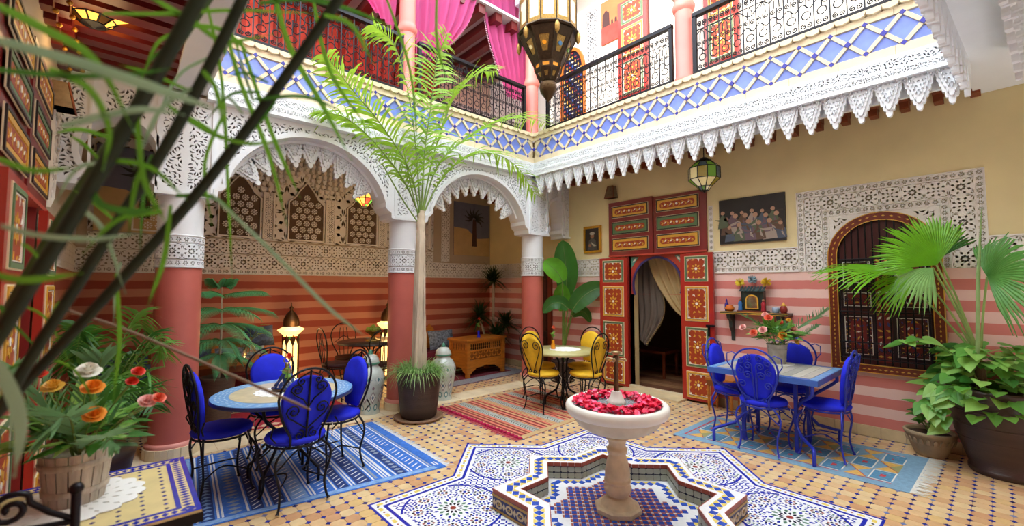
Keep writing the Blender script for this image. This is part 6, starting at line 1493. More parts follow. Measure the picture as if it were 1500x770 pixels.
# ------------------------------------------------------------------ tall palm in the dark jar
PB = Vector((2.76, 4.80, 0)); t = thing('potted_palm', 'tall palm in a dark clay pot with grass at its foot', 'potted plant', PB)
MB().lathe([(.22, .0), (.29, .012), (.30, .03), (.28, .035), (.22, .02)], 36).build('saucer', M('terracotta_saucer', '8a6a52', .7, var=.15), t)
MB().lathe([(.19, .022), (.215, .05), (.235, .2), (.255, .42), (.265, .55), (.275, .57), (.26, .585), (.24, .57), (.235, .5), (.001, .5)], 40).build('pot', M('dark_clay', '3a2a26', .5, var=.35, scale=5, bump=.3, stretch=(.3, .3, 3)), t)
MB().lathe([(.23, .53), (.1, .545), (.001, .55)], 24).build('soil', soil, t)
gmb = MB(); R = random.Random(3)
for i in range(620):
    a = R.uniform(0, 2*PI); rr = R.uniform(.05, .25); p = Vector((rr*cos(a), rr*sin(a), .55)); d = Vector((cos(a)*R.uniform(.2, 1)+R.uniform(-.3, .3), sin(a)*R.uniform(.2, 1)+R.uniform(-.3, .3), R.uniform(.6, 1.2))); blade(gmb, p, d, R.uniform(.26, .44), .0045, R.uniform(.5, 1.1), 4, R.randint(0, 1))
stuff(gmb.build('grass_tuft', [L_grass, leafmat('grass_pale', '8fb070', 'b0d090')], t))
tr = MB(); tp_ = [(0, 0, .5), (.01, 0, .9), (-.005, .01, 1.4), (.0, .0, 1.9), (.0, 0, 2.35), (.005, 0, 2.55)]
tr.tube(cr(tp_, 6), [.09-.0016*i+.006*sin(i*2.1) for i in range(31)], 12, 0); tr.build('trunk', barkm, t)
for j in range(5):
    a = 1.2*j; MB().tube(cr([(.07*cos(a), .07*sin(a), .52), (.075*cos(a+.1), .075*sin(a+.1), .9), (.065*cos(a+.3), .065*sin(a+.3), 1.5), (.045*cos(a+.4), .045*sin(a+.4), 2.3)], 6), [.024-.0006*i for i in range(19)], 6).build('fibre_strand', barkm, t)
TOP = PB+Vector((0, 0, 2.45))
def up_(pts, d0, d1): n = len(pts); return [at(u, v, d=d0+(d1-d0)*i/(n-1)) for i, (u, v) in enumerate(pts)]
dT = (TOP-cam.location).dot(_F)
FR_ = [([(600, 250), (560, 185), (515, 130), (478, 82)], -.5, 46, .34), ([(611, 240), (604, 170), (592, 110), (575, 62), (548, 38)], .2, 52, .36), ([(632, 240), (650, 180), (668, 138), (700, 108), (726, 104)], -.2, 44, .32), ([(640, 245), (680, 205), (725, 180), (770, 172), (805, 182)], .3, 46, .34), ([(645, 265), (680, 232), (722, 225), (758, 245), (784, 285)], -.5, 44, .28), ([(590, 262), (545, 205), (505, 172), (470, 165)], .6, 36, .3), ([(622, 225), (632, 150), (640, 90), (655, 50)], .8, 40, .34)]
for i, ((pp, dd_, nl, L), yq) in enumerate(zip(FR_, (4.5, 4.9, 4.6, 4.85, 4.65, 4.95, 4.3))):
    frond('frond', t, [TOP]+[at(u, v, y=4.8+(yq-4.8)*(k+1)/len(pp)) for k, (u, v) in enumerate(pp)], 40, L*1.5, .0155, [L_palm, stemg], PB, .012, .5, .16, seed=i, ang=.9, jit=.2)
for i, (u, v) in enumerate(((560, 240), (590, 215))): MB().tube([Vector(p)-PB for p in cr([TOP-Vector((0, 0, .1)), at((617+u)/2, (330+v)/2+5, d=dT-.1), at(u, v, d=dT-.2)], 6)], .009, 6).build('leaf_stalk', stemg, t)

# ------------------------------------------------------------------ fan palm with ivy in the big jar
FB = Vector((5.69, .02, 0)); t = thing('potted_fan_palm', 'fan palm and leafy creeper in a huge brown ribbed pot', 'potted plant', FB)
prof = [(.22, 0), (.235, .02), (.235, .05), (.225, .055), (.26, .18), (.31, .34), (.335, .5), (.34, .6), (.335, .68), (.345, .70), (.345, .72), (.32, .725), (.3, .7), (.29, .6), (.001, .6)]
MB().lathe(prof, 48).build('pot', M('brown_clay', '3d2a26', .42, var=.3, scale=4, bump=.3, stretch=(.3, .3, 3), coat=.15), t)
for z in (.30, .42, .54, .63): 
    r = np.interp(z, [p[1] for p in prof[3:10]], [p[0] for p in prof[3:10]])+.001; MB().lathe([(r, z-.008), (r+.006, z), (r, z+.008)], 48).build('rib', M('brown_clay'), t)
MB().lathe([(.3, .66), (.15, .68), (.001, .69)], 24).build('soil', soil, t)
def fan(name, parent, hub, direc, normal, L, nseg, spread, mats, org, w=.022, dr=.15, seed=1, split=.45):
    """fan leaf: blades joined near the hub, free beyond"""
    R = random.Random(seed); mb = MB(); d = direc.normalized(); nrm = (normal-d*normal.dot(d)).normalized(); s = d.cross(nrm); h = hub-org
    for i in range(nseg):
        a = -spread/2+spread*i/(nseg-1); dv = d*cos(a)+s*sin(a); sv = dv.cross(nrm); l = L*(.72+.28*cos(a*.8))*R.uniform(.93, 1.06); V = []; F = []; hw = spread/(nseg-1)/2
        for k in range(6):
            q = k/5; p = h+dv*(l*q)+nrm*(.03*sin(q*3))+Vector((0, 0, -dr*l*q**3*R.uniform(.7, 1.3))); ww = min(l*q*math.tan(hw)*1.02+.001, w*(1-max(0, (q-split)/(1-split))**1.5)+.0008); V += [p-sv*ww-nrm*.006*min(1, q*3), p, p+sv*ww-nrm*.006*min(1, q*3)]
        for k in range(5): F += [(3*k, 3*k+1, 3*k+4, 3*k+3), (3*k+1, 3*k+2, 3*k+5, 3*k+4)]
        mb.addm(V, F, 0, False)
    return mb.build(name, mats, parent)
crown = Vector((5.62, .14, .95))
def hubp(u, v, d): return at(u, v, d=d)
toc = (cam.location-FB).normalized()
hA = hubp(1372, 388, 3.75)
for nm, hub, tip, nv, L, ns, spd, mt, dr, sd_ in (('A', at(1372, 388, x=5.45), at(1302, 312, x=5.38), Vector((-.8, 0, .65)), .52, 42, 2.2, L_fan, .12, 1), ('B', at(1312, 402, x=5.72), at(1185, 380, x=5.55), Vector((-.25, 0, 1)), .7, 32, 2.0, L_fan, .25, 2), ('C', at(1446, 405, x=5.45), at(1515, 368, x=5.25), Vector((-.85, 0, .5)), .52, 34, 3.0, leafmat('leaf_fan_cool', '4a8a3e', '7ab858'), .3, 3), ('D', at(1376, 378, x=5.78), at(1350, 318, x=5.85), Vector((-.9, 0, .3)), .34, 26, 2.4, L_deep, .1, 4), ('E', at(1366, 392, x=5.4), at(1318, 432, x=5.3), Vector((-.9, 0, .45)), .3, 12, 1.5, leafmat('leaf_fan_pale', '86b86a', 'b0d890'), .5, 5), ('F', at(1352, 405, x=5.7), at(1290, 415, x=5.72), Vector((-.6, 0, .8)), .45, 26, 2.2, L_fan, .3, 6)):
    fan('fan_leaf', t, hub, tip-hub, nv, L, ns, spd, [mt], FB, .02, dr, sd_)
    MB().tube([p-FB for p in cr([crown-Vector((0, 0, .25)), crown, crown.lerp(hub, .5)+Vector((0, 0, .05)), hub], 6)], [.013]*10+[.009]*9, 6).build('leaf_stalk', leafmat('stalk_green', '8aa85a', 'a0c070', tr=.1), t)
sp0 = hubp(1432, 530, 3.65); MB().tube([sp0-FB, hubp(1433, 400, 3.65)-FB, hubp(1438, 305, 3.65)-FB], [.016, .014, .003], 6).build('folded_spear', leafmat('spear_green', '9ab878', 'b8d498'), t)
MB().tube(cr([(-.06, .1, .6), (-.07, .12, .8), crown-FB], 5), [.035]*11, 8).build('palm_stump', M('stump_fibre', '5a4632', .9, var=.3, scale=30, bump=.6), t)
def heart(L, w, mat, fold=.15):
    mb = MB(); pts = [(0, 0), (-.12, -.55), (.0, -.95), (.2, -1), (.45, -.8), (.75, -.4), (1, 0)]; mid = [(0, 0), (.1, 0), (.2, 0), (.4, 0), (.6, 0), (.8, 0), (1, 0)]
    for g in (-1, 1):
        V = [(x*L, g*-y*w, fold*abs(y)*w-.12*L*x*x) for x, y in pts]+[(x*L, 0, -.12*L*x*x) for x, y in mid]
        mb.addm(V, [(i, i+1, 8+i, 7+i) if g < 0 else (i+1, i, 7+i, 8+i) for i in range(6)], 0, True)
    return mb.mesh('leaf', mat)
LNC = [heart(.13, .028, L_deep), heart(.14, .03, L_ivy), heart(.12, .026, L_ivy2)]
HL = [heart(.13, .052, L_ivy), heart(.15, .06, L_ivy2), heart(.12, .05, L_ivy), heart(.12, .05, L_deep)]
def orient(o, p, d, n):
    d = d.normalized(); n = (n-d*n.dot(d)); n = n.normalized() if n.length > 1e-3 else d.orthogonal(); s = n.cross(d); m = Matrix.Identity(4)
    for i in range(3): m[i][0] = d[i]; m[i][1] = s[i]; m[i][2] = n[i]; m[i][3] = p[i]
    o.matrix_basis = m
R = random.Random(12); ns_ = 0
for i in range(230):
    z = R.uniform(.62, 1.12); sprd = .36 if z < .95 else .26; a = R.uniform(0, 2*PI); rr = sprd*R.random()**.45; p = Vector((-.06+rr*cos(a), .06+rr*sin(a)*1.15, z-.25*rr))
    if FB.x+p.x > XW-.06: p.x = XW-.06-FB.x
    out = Vector((cos(a), sin(a), R.uniform(-.5, .2)))+toc*.5; o = put('leaf', HL[R.choice((0, 0, 1, 1, 2, 3))], t); s = R.uniform(.8, 1.25); orient(o, p, out+Vector((R.uniform(-.5, .5), R.uniform(-.5, .5), R.uniform(-.6, .1))), Vector((R.uniform(-.4, .4), R.uniform(-.4, .4), 1))+toc*.6); o.scale = (s, s, s)
vine = cr([(-.1, .1, .7), (-.2, .22, .95), (-.22, .42, 1.1), (-.2, .55, 1.12), (-.18, .66, 1.05)], 6); MB().tube(vine, .005, 5).build('creeper_stem', stemg, t)
for i, p in enumerate(vine[::2]): o = put('leaf', HL[i % 3], t); orient(o, p, Vector((R.uniform(-1, 1), R.uniform(-1, 1), -.2)), Vector((-.5, 0, 1)))
for k in range(3):
    v2 = cr([(-.25, .2+.04*k, .72), (-.34, .28+.06*k, .7), (-.36, .33+.05*k, .55), (-.33, .36+.07*k, .35+.1*k)], 5); MB().tube(v2, .005, 5).build('creeper_stem', stemg, t)
    for i, p in enumerate(v2[::2]): o = put('leaf', HL[(i+k) % 3], t); orient(o, Vector(p), Vector((-.6, R.uniform(-.6, .8), -.5)), Vector((-.8, 0, .6)))
# small pot beside it
SB = Vector((5.80, .50, 0)); t = thing('potted_plant', 'small scalloped beige pot with a young leafy shrub', 'potted plant', SB)
MB().lathe([(.1, 0), (.12, .02), (.15, .1), (.175, .19), (.19, .2), (.195, .225), (.18, .235), (.165, .22), (.155, .17), (.001, .17)], 36).build('pot', M('beige_clay', 'a58f70', .7, var=.2, scale=8, bump=.3), t)
q = MB(); 
for i in range(22): a = 2*PI*i/22; q.prism([(-.018, 0), (.018, 0), (.014, .045), (0, .06), (-.014, .045)], 0, .008, 0, Fr((.163*cos(a), .163*sin(a), .125), (-sin(a), cos(a), 0), (.28*cos(a), .28*sin(a), .96), (cos(a), sin(a), 0)), inset=.2)
stuff(q.build('leaf_relief', M('beige_clay'), t)); MB().lathe([(.17, .2), (.001, .205)], 20).build('soil', soil, t)
for k, (a, h) in enumerate(((2.4, .5), (3.2, .42), (4.2, .62), (1.2, .38))):
    tp = Vector((.14*cos(a), .14*sin(a), h)); st_ = cr([(0, 0, .2), tp*.5+Vector((0, 0, .12)), tp], 5); MB().tube(st_, .006, 5).build('stem', stemg, t)
    for j in range(7): o = put('leaf', HL[3] if j % 2 else HL[0], t); p = st_[min(len(st_)-1, 4+j)]; orient(o, p, Vector((cos(a+j*1.9), sin(a+j*1.9), .1-.2*(j % 2))), Vector((-.3, 0, 1))); o.scale = (.8, .6, .8)

# ------------------------------------------------------------------ banana plant, dracaena, pine
BB = Vector((5.66, 5.02, 0)); t = thing('potted_banana', 'banana plant with broad glossy paddle leaves behind yellow chairs', 'potted plant', BB)
MB().lathe([(.14, 0), (.18, .1), (.2, .32), (.215, .34), (.2, .35), (.18, .3), (.001, .3)], 28).build('pot', M('dark_clay'), t); MB().lathe([(.18, .32), (.001, .33)], 16).build('soil', soil, t)
def paddle(pts, w, m, fold=.25, nrm=None):
    """broad leaf along a curve, folded at the midrib"""
    P = [Vector(p)-BB for p in cr(pts, 6)]; n = len(P); V = []; F = []
    for i, p in enumerate(P):
        q = i/(n-1); tg = (P[min(i+1, n-1)]-P[max(0, i-1)]).normalized(); nv = nrm or (cam.location-BB).normalized(); s = tg.cross(nv).normalized(); nn = s.cross(tg); ww = w*(sin(PI*min(1, q*.93+.06))**.55)*(1 if q < .97 else .4)
        V += [p-s*ww+nn*fold*ww, p-s*ww*.5+nn*fold*ww*.4+nn*.006*sin(i*2.5), p, p+s*ww*.5+nn*fold*ww*.4+nn*.006*cos(i*2.5), p+s*ww+nn*fold*ww]
    for i in range(n-1):
        for k in range(4): F.append((5*i+k, 5*i+k+1, 5*i+k+6, 5*i+k+5))
    o = MB().addm(V, F, 0, True); o.tube(P, [.008*(1-.8*i/n) for i in range(n)], 5, 1); return o.build('paddle_leaf', [m, stemg], t)
dB = (Vector((5.66, 5.02, 1.5))-cam.location).dot(_F)
def bq(pts, d=0): return [at(u, v, d=dB+d) for u, v in pts]
for pts, w, m, fo in ((bq([(828, 435), (830, 405), (827, 375), (824, 352)], .1), .2, L_ban, .35), (bq([(824, 412), (816, 398), (805, 388), (798, 381)], -.2), .17, L_ban2, .5), (bq([(825, 455), (823, 435), (824, 415)], .05), .15, L_ban2, .3), (bq([(838, 455), (850, 438), (868, 425), (888, 418)], -.15), .17, L_ban, .3), (bq([(832, 452), (822, 444), (808, 445), (796, 458)], -.25), .12, L_ban, .4), (bq([(838, 462), (850, 456), (858, 459), (865, 472)], 0), .09, L_ban, .3)):
    paddle(pts, w, m, fo); b0 = Vector(pts[0])-BB; MB().tube(cr([(0, 0, .32), (b0.x*.2, b0.y*.2, .6), (b0.x*.6, b0.y*.6, .32+(b0.z-.32)*.7), b0], 6), [.022-.0007*i for i in range(19)], 6).build('leaf_stalk', stemg, t)
DB = Vector((5.70, 6.95, 0)); t = thing('dracaena', 'dark spiky dracaena standing in the shady back corner', 'potted plant', DB); MB().lathe([(.14, 0), (.17, .3), (.18, .32), (.001, .31)], 20).build('pot', M('dark_clay'), t)
R = random.Random(8)
for k, (x, y, h) in enumerate(((0, 0, 1.72), (-.28, .1, 1.0), (.1, -.28, .85), (-.1, -.2, .62))):
    MB().tube([(0, 0, .3), (x*.6, y*.6, h*.6), (x, y, h)], .025, 8).build('cane', barkm, t); q = MB()
    for i in range(190):
        a = R.uniform(0, 2*PI); e = R.uniform(-.3, 1.3); l_ = R.uniform(.32, .5)
        if DB.x+x+cos(a)*cos(e)*l_ > XW-.03 or DB.y+y+sin(a)*cos(e)*l_ > YB-.03: continue
        blade(q, Vector((x, y, h+R.uniform(-.08, .05))), Vector((cos(a)*cos(e), sin(a)*cos(e), sin(e))), l_, .014, R.uniform(.1, .5), 4)
    stuff(q.build('leaf_tuft', L_dark, t))
NB = Vector((.84, 5.86, 0)); t = thing('norfolk_pine', 'potted Norfolk pine with tiered drooping branches beside the column', 'potted plant', NB)
MB().lathe([(.12, 0), (.125, .03), (.16, .55), (.17, .57), (.175, .6), (.16, .605), (.15, .57), (.001, .57)], 30).build('pot', M('wicker_brown', '5a4436', .7, var=.3, scale=8, bump=.6, bscale=60, stretch=(1, 1, 5)), t); MB().lathe([(.15, .58), (.001, .585)], 16).build('soil', soil, t)
MB().tube([(0, 0, .58), (.01, 0, 1.1), (0, 0, 1.62)], [.014, .011, .004], 6).build('trunk', barkm, t)
for z, L, nb, dr in ((1.6, .12, 5, -.3), (1.5, .5, 5, .1), (1.34, .54, 6, .22), (1.17, .5, 6, .3), (1.0, .46, 6, .35), (.84, .36, 5, .4)):
    for j in range(nb):
        a = 2*PI*j/nb+z*7; d = Vector((cos(a), sin(a), .25)); R = random.Random(int(z*100)+j); q = MB(); P = [Vector((0, 0, z))+d*(L*i/10)+Vector((0, 0, -dr*L*(i/10)**2*1.6)) for i in range(11)]; q.tube(P, .004, 4, 1)
        for i in range(2, 26):
            k = i/2.6; kk = min(9, int(k)); p = P[kk].lerp(P[kk+1], min(1, k-kk)); tg = (P[kk+1]-P[kk]).normalized(); s = tg.cross(Vector((0, 0, 1))).normalized()
            for g in (-1, 1):
                dd_ = tg*.8+s*g*.75+Vector((0, 0, -.1)); ll = .13*(1-.5*abs(i/26-.4)); e = p+dd_.normalized()*ll+Vector((0, 0, -.05)); q.tube([p, p.lerp(e, .5)+Vector((0, 0, .012)), e], [.003, .0038, .001], 4, 0, cap=False)
        q.build('branch', [L_pine, stemg], t)
for lab, x, y, z, n_ in (('leafy sprigs in the glass carafe', 1.22, 6.3, .9, 9),):
    t = thing('sprigs', 'green leafy sprigs standing in the glass carafe', 'cut stems', (x, y, .76)); R = random.Random(2)
    for i in range(n_): a = R.uniform(0, 6.3); e = Vector((.12*cos(a), .12*sin(a), R.uniform(.22, .36))); MB().tube([(0, 0, 0), (0, 0, .16), e], .003, 4).build('stem', stemg, t); o = put('leaf', HL[i % 2], t); orient(o, e, Vector((cos(a), sin(a), .1)), Vector((0, 0, 1))); o.scale = (.8, .8, .8)

# ------------------------------------------------------------------ flowers
def rose(mats, r=.04, seed=1):
    R = random.Random(seed); mb = MB()
    for ring_, (n, rr, op, h) in enumerate(((3, .25, .05, 1.25), (4, .45, .2, 1.15), (5, .7, .5, 1.0), (5, .9, .95, .75))):
        for j in range(n):
            a = 2*PI*(j+.5*ring_)/n+R.uniform(-.15, .15); w = PI/n*1.25; V = []; F = []
            for i in range(4):
                for k in range(4):
                    u = a+(k/3-.5)*2*w*sin(PI*(.35+.3*i/3)); q = i/3; rad = r*(rr*(.25+.75*q)+op*.3*q*q*q*(1-abs(k/3-.5))); V.append((rad*cos(u), rad*sin(u), r*(h*1.3*sin(q*1.5)-.25*op*q**3)))
            for i in range(3):
                for k in range(3): F.append((4*i+k, 4*i+k+1, 4*i+k+5, 4*i+k+4))
            mb.addm(V, F, 0, True)
    return mb.mesh('rose', mats)
ROS = {k: rose(leafmat('rose_'+k, c, tr=.2, var=.12, scale=20), .04, i) for i, (k, c) in enumerate((('white', 'f2f0e2'), ('orange', 'f29a2e'), ('red', 'e8402e'), ('pink', 'f3b4ac'), ('yellow', 'f0c050'), ('coral', 'f07050')))}
def bouquet(name, label, base, cat, flowers, nleaf, spread, height, seed, bucket, palmfr=()):
    t = thing(name, label, cat, base); bucket(t); R = random.Random(seed); b = Vector(base)
    for i in range(nleaf):
        a = R.uniform(0, 2*PI); e = R.uniform(.22, 1.2); d = Vector((cos(a)*cos(e), sin(a)*cos(e), sin(e)*.9)); p = Vector((0, 0, height*1.1))+Vector((d.x*spread, d.y*spread, d.z*spread*.9))*R.uniform(.35, 1); o = put('leaf', LNC[R.choice((0, 0, 1, 1, 2))], t); orient(o, p, d+Vector((R.uniform(-.6, .6), R.uniform(-.6, .6), -.3)), Vector((R.uniform(-.5, .5), R.uniform(-.5, .5), 1))); s = R.uniform(.55, .95); o.scale = (s, s, s)
    for k, (col, p, s) in enumerate(flowers):
        p = Vector(p)-b; d = (p-Vector((0, 0, height))).normalized(); f = put('rose', ROS[col], t); orient(f, p, (d*.4+(cam.location-b).normalized()*.5+Vector((0, 0, .5))).orthogonal(), d*.4+(cam.location-b).normalized()*.5+Vector((0, 0, .5))); f.scale = (s, s, s); st_ = MB(); st_.tube(cr([(0, 0, height*.6), p*.5+Vector((0, 0, height*.5)), p-d*.01], 4), .003, 4); st_.build('stem', stemg, t)
    for i, (pts, L) in enumerate(palmfr): frond('palm_sprig', t, pts, 22, L, .007, [leafmat('sprig_green', '5f8a5a', '8ab87a'), stemg], b, .005, .1, .15, seed=i, ang=.7)
    return t
def wood_bucket(t):
    q = 18; wb = M('weathered_wood', 'b8ad9c', .85, var=.35, scale=9, bump=.5, bscale=40, stretch=(3, 3, .4))
    for j in range(q):
        a0, a1 = 2*PI*j/q+.02, 2*PI*(j+1)/q-.02; V = [(r*cos(a), r*sin(a), z) for z, r in ((0, .088), (.2, .112)) for a in (a0, a1)]+[(r*.9*cos(a), r*.9*sin(a), z) for z, r in ((0, .088), (.2, .112)) for a in (a0, a1)]; MB().addm(V, [(0, 1, 3, 2), (4, 6, 7, 5), (2, 3, 7, 6), (0, 2, 6, 4), (1, 5, 7, 3)]).build('stave', wb, t)
    for z in (.05, .155): r = .088+.12*z; MB().lathe([(r+.001, z-.012), (r+.005, z-.008), (r+.007, z+.01), (r+.002, z+.013)], 30).build('hoop', wb, t)
    MB().prism(circ(.085, 16), 0, .01).build('bottom', wb, t)
b0 = (-.11, 2.5, .751); db = (Vector(b0)-cam.location).dot(_F)
fl_ = [('white', at(128, 552, d=db+.02), 1.0), ('orange', at(135, 574, d=db-.05), .85), ('orange', at(137, 612, d=db-.14), .8), ('red', at(201, 548, d=db+.02), .55), ('red', at(192, 562, d=db), .5), ('pink', at(213, 592, d=db-.02), .7), ('coral', at(231, 586, d=db), .55), ('yellow', at(78, 573, d=db-.05), .8), ('red', at(60, 553, d=db), .55)]
pf = [([Vector(b0)+Vector((0, 0, .18)), at(70, 620, d=db-.1), at(30, 590, d=db-.15)], .16), ([Vector(b0)+Vector((0, 0, .18)), at(100, 610, d=db-.2), at(62, 640, d=db-.28)], .15), ([Vector(b0)+Vector((0, 0, .18)), at(60, 580, d=db), at(20, 540, d=db)], .16), ([Vector(b0)+Vector((0, 0, .18)), at(150, 640, d=db-.2), at(175, 655, d=db-.24)], .1), ([Vector(b0)+Vector((0, 0, .18)), at(140, 560, d=db+.1), at(150, 520, d=db+.1)], .14)]
bouquet('rose_bucket', 'weathered wooden bucket of white, orange and red roses', b0, 'bouquet', fl_, 110, .23, .19, 3, wood_bucket, pf)
def tin_bucket(t):
    MB().lathe([(.078, 0), (.08, .004), (.098, .2), (.104, .205), (.104, .212), (.098, .21), (.09, .18), (.001, .18)], 32).build('bucket', M('dull_zinc', 'b8b2a4', .6, .1, var=.3, scale=14, bump=.5, bscale=40), t)
    for z in (.05, .16): r = .08+.09*z; MB().lathe([(r+.001, z-.005), (r+.004, z), (r+.001, z+.005)], 32).build('ridge', M('dull_zinc'), t)
b1 = at(1139, 532, z=.762); db = (b1-cam.location).dot(_F)
fl_ = [('pink', at(1121, 463, d=db), .75), ('coral', at(1126, 468, d=db-.05), .9), ('coral', at(1143, 475, d=db-.02), .75), ('pink', at(1089, 481, d=db), .75), ('pink', at(1118, 485, d=db-.1), .9), ('coral', at(1105, 489, d=db-.05), .85), ('orange', at(1146, 494, d=db-.15), 1.0), ('pink', at(1162, 486, d=db-.05), .95), ('yellow', at(1155, 471, d=db+.05), .6), ('yellow', at(1166, 503, d=db-.05), .6)]
pf = [([b1+Vector((0, 0, .2)), at(1165, 482, d=db+.05), at(1192, 466, d=db+.08), at(1207, 455, d=db+.08)], .19), ([b1+Vector((0, 0, .2)), at(1112, 476, d=db+.1), at(1090, 463, d=db+.12)], .15), ([b1+Vector((0, 0, .2)), at(1175, 490, d=db), at(1196, 477, d=db)], .12)]
bouquet('rose_bucket', 'zinc bucket of pink and orange roses on the blue table', tuple(b1), 'bouquet', [(a_, b_, c_*1.12) for a_, b_, c_ in fl_], 190, .27, .22, 6, tin_bucket, pf)
doily('white lace doily beneath the zinc flower bucket', b1.x, b1.y, .7615, .15)
for (x, y, z, col, h, lab, nm) in ((4.42, 4.1, .86, 'coral', .16, 'orange bloom with leaves standing in the orange vase', 'flower'), (4.9, 6.4, .79, 'red', .2, 'red flower standing in the cobalt vase', 'flower'), (1.045, 3.95, .74, 'red', .26, 'single red rose standing before the painted tagine', 'flower')):
    t = thing('flower', lab, 'flower', (x, y, z)); MB().tube([(0, 0, -.04 if z > .78 else .0), (0.0, 0, h*.5), (.01, 0, h)], .003, 5).build('stem', stemg, t); f = put('rose', ROS[col], t); f.location = (.01, 0, h); f.scale = (.8, .8, .8)
    for j in range(6): o = put('leaf', HL[j % 2], t); a = j*1.1; orient(o, Vector((0, 0, h*(.35+.08*j))), Vector((cos(a), sin(a), .5)), Vector((0, 0, 1))); o.scale = (.5, .4, .5)

# ------------------------------------------------------------------ shrubs at the far left
SBK = Vector((-.08, 4.55, 0)); t = thing('potted_shrub', 'bushy potted palm filling the left gallery behind the roses', 'potted plant', SBK); MB().lathe([(.15, 0), (.2, .3), (.22, .36), (.001, .35)], 24).build('pot', M('dark_clay'), t); R = random.Random(14)
for i in range(17):
    a = R.uniform(0, 2*PI); rr = R.uniform(.2, .42); h = R.uniform(.75, 1.45); e = Vector((rr*cos(a), rr*sin(a), h))
    if SBK.x+e.x < XL+.12: e.x = XL+.12-SBK.x
    frond('frond', t, [SBK+Vector((0, 0, .35)), SBK+Vector((e.x*.35, e.y*.35, h*.75)), SBK+e, SBK+Vector((e.x*1.15, e.y*1.3, h-.12))], 22, .2, .009, [(L_deep, L_ivy, L_deep)[i % 3], stemg], SBK, .007, .4, .3, seed=i)

# ------------------------------------------------------------------ palm close to the lens
KB = Vector((-.24, .5, 0)); t = thing('foreground_palm', 'out-of-focus palm with dark stems crossing the left foreground', 'potted plant', KB)
MB().lathe([(.13, 0), (.17, .4), (.18, .42), (.001, .4)], 24).build('pot', M('dark_clay'), t)
dkst = M('stem_dark_green', '18260e', .7, var=.3); L_near = leafmat('leaf_near', '4f8a2a', '86c238', tr=.4); L_pale = leafmat('leaf_near_pale', '8fb08a', 'b0d0a8', tr=.3); twig = M('dry_twig', '8a7560', .8)
def pxs(P, d): return [at(u, v, d=dd_ if isinstance(d, (list, tuple)) else d) for (u, v), dd_ in zip(P, d if isinstance(d, (list, tuple)) else [d]*len(P))]
for P, d, r, m in (([(-60, 665), (0, 600), (150, 440), (300, 270), (420, 110), (505, -15), (540, -70)], .85, .0095, dkst), ([(-60, 600), (0, 490), (100, 330), (200, 160), (290, 0), (320, -60)], .7, .0105, dkst), ([(-60, 690), (0, 600), (60, 500), (160, 345), (260, 185), (345, 20), (380, -60)], .78, .009, dkst), ([(-40, 560), (30, 420), (120, 270), (230, 110), (330, -40)], 1.0, .009, M('stem_mid_green', '33501f', .5, var=.3))):
    Q = pxs(P, d); MB().tube([p-KB for p in cr([KB+Vector((0, 0, .4)), KB+Vector((.0, .02, .8))]+Q, 6)], r, 8).build('stem', m, t)
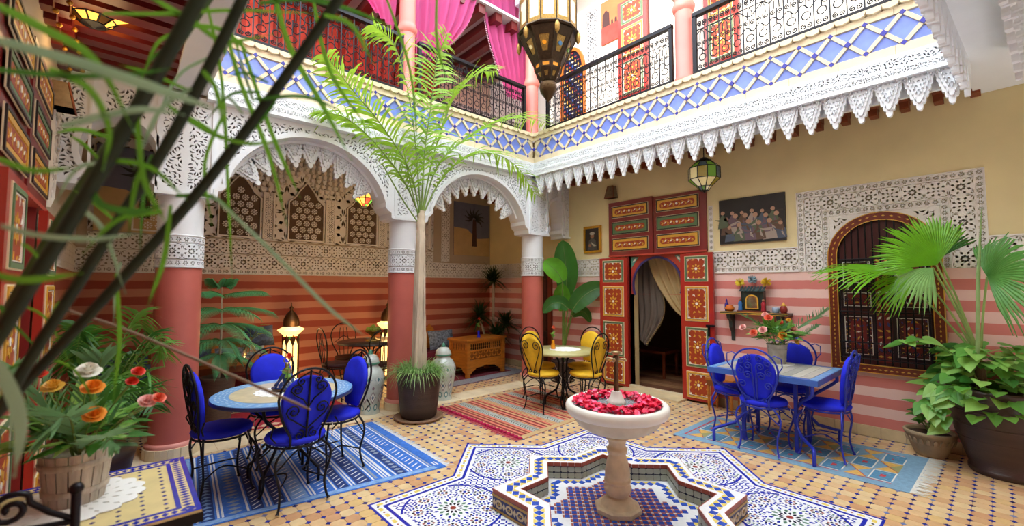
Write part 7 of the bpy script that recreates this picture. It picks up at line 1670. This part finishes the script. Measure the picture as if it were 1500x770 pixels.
BL = [([(398, -20), (425, 70), (470, 150), (515, 235)], .9, .006, 0), ([(330, 40), (352, 120), (395, 230), (420, 330)], .9, .005, 0), ([(352, 60), (400, 200), (440, 290)], 1.0, .005, 0), ([(300, -10), (325, 120), (335, 300), (340, 410)], 1.0, .004, 0), ([(455, -20), (482, 100), (540, 190)], 1.1, .005, 0), ([(560, -20), (600, 100), (612, 220)], 1.3, .004, 0), ([(330, 80), (330, 45), (345, 60), (352, 95)], .9, .004, 0),
      ([(-20, 55), (110, 90), (230, 130), (330, 165)], .55, .007, 1), ([(90, 185), (150, 170), (210, 160), (270, 168)], .6, .005, 1), ([(310, 285), (400, 370), (480, 450), (545, 500)], .8, .004, 1), ([(-20, 0), (60, 40), (140, 90), (200, 200)], .6, .006, 0), ([(-20, 100), (80, 110), (180, 110), (250, 100)], .6, .004, 2), ([(-10, 230), (50, 250), (110, 245)], .6, .004, 0), ([(210, -10), (280, 30), (330, 60), (400, 50)], .8, .005, 0), ([(380, 5), (440, -2), (500, 10), (590, 45)], .9, .006, 2), ([(150, 20), (250, 20), (340, 15), (470, 20)], .8, .004, 0),
      ([(-20, 520), (10, 560), (30, 620), (20, 700)], .6, .012, 1), ([(0, 330), (60, 345), (140, 350), (210, 340)], .6, .004, 1), ([(250, 300), (240, 380), (215, 450)], .8, .005, 0), ([(200, 150), (210, 260), (245, 330)], .7, .005, 0), ([(330, 160), (300, 240), (310, 330)], .9, .004, 0), ([(170, 400), (175, 500), (165, 590)], .9, .005, 0), ([(130, 270), (150, 300), (200, 310), (240, 300)], .7, .006, 2), ([(415, 105), (395, 160), (330, 230)], .85, .004, 2), ([(240, 150), (300, 190), (360, 210), (420, 205)], .8, .004, 0), ([(70, 100), (130, 130), (160, 190), (150, 250)], .6, .005, 0), ([(640, -20), (640, 60), (655, 120)], 1.3, .004, 0), ([(-20, 400), (40, 410), (120, 400)], .6, .005, 0)]
R = random.Random(77)
for _i in range(34):
    sx, sy, ex, ey = ((0, 600, 500, -10), (0, 490, 290, 0), (0, 600, 345, 20))[_i % 3]; q = R.uniform(.02, .95); u0, v0 = sx+(ex-sx)*q, sy+(ey-sy)*q; a = R.uniform(-.6, 2.4) if _i % 2 else R.uniform(2.2, 4.6); l = R.uniform(70, 150)
    BL.append(([(u0, v0), (u0+l*.5*cos(a), v0+l*.5*sin(a)*.6), (u0+l*cos(a)*.9, v0+l*sin(a)*.8+30)], R.uniform(.7, 1.0), R.uniform(.003, .005), R.choice((0, 0, 0, 2, 1))))
for P, d, w, mi in BL:
    Q = [p-KB for p in cr(pxs(P, d), 5)]; n = len(Q); mb = MB(); V = []; F = []
    for i, p in enumerate(Q):
        tg = (Q[min(i+1, n-1)]-Q[max(0, i-1)]).normalized(); s = tg.cross(_F).normalized(); ww = w*(1-abs(2*i/(n-1)-.8)**3*.7); V += [p-s*ww, p+_F*.002, p+s*ww]
    for i in range(n-1): F += [(3*i, 3*i+1, 3*i+4, 3*i+3), (3*i+1, 3*i+2, 3*i+5, 3*i+4)]
    mb.addm(V, F, 0, True).build('leaflet', (L_near, L_pale, L_deep)[mi], t)
MB().tube([p-KB for p in cr(pxs([(100, 455), (190, 485), (330, 545), (455, 600)], 1.1), 5)], [.004]*15+[.002], 6).build('dry_stalk', twig, t)
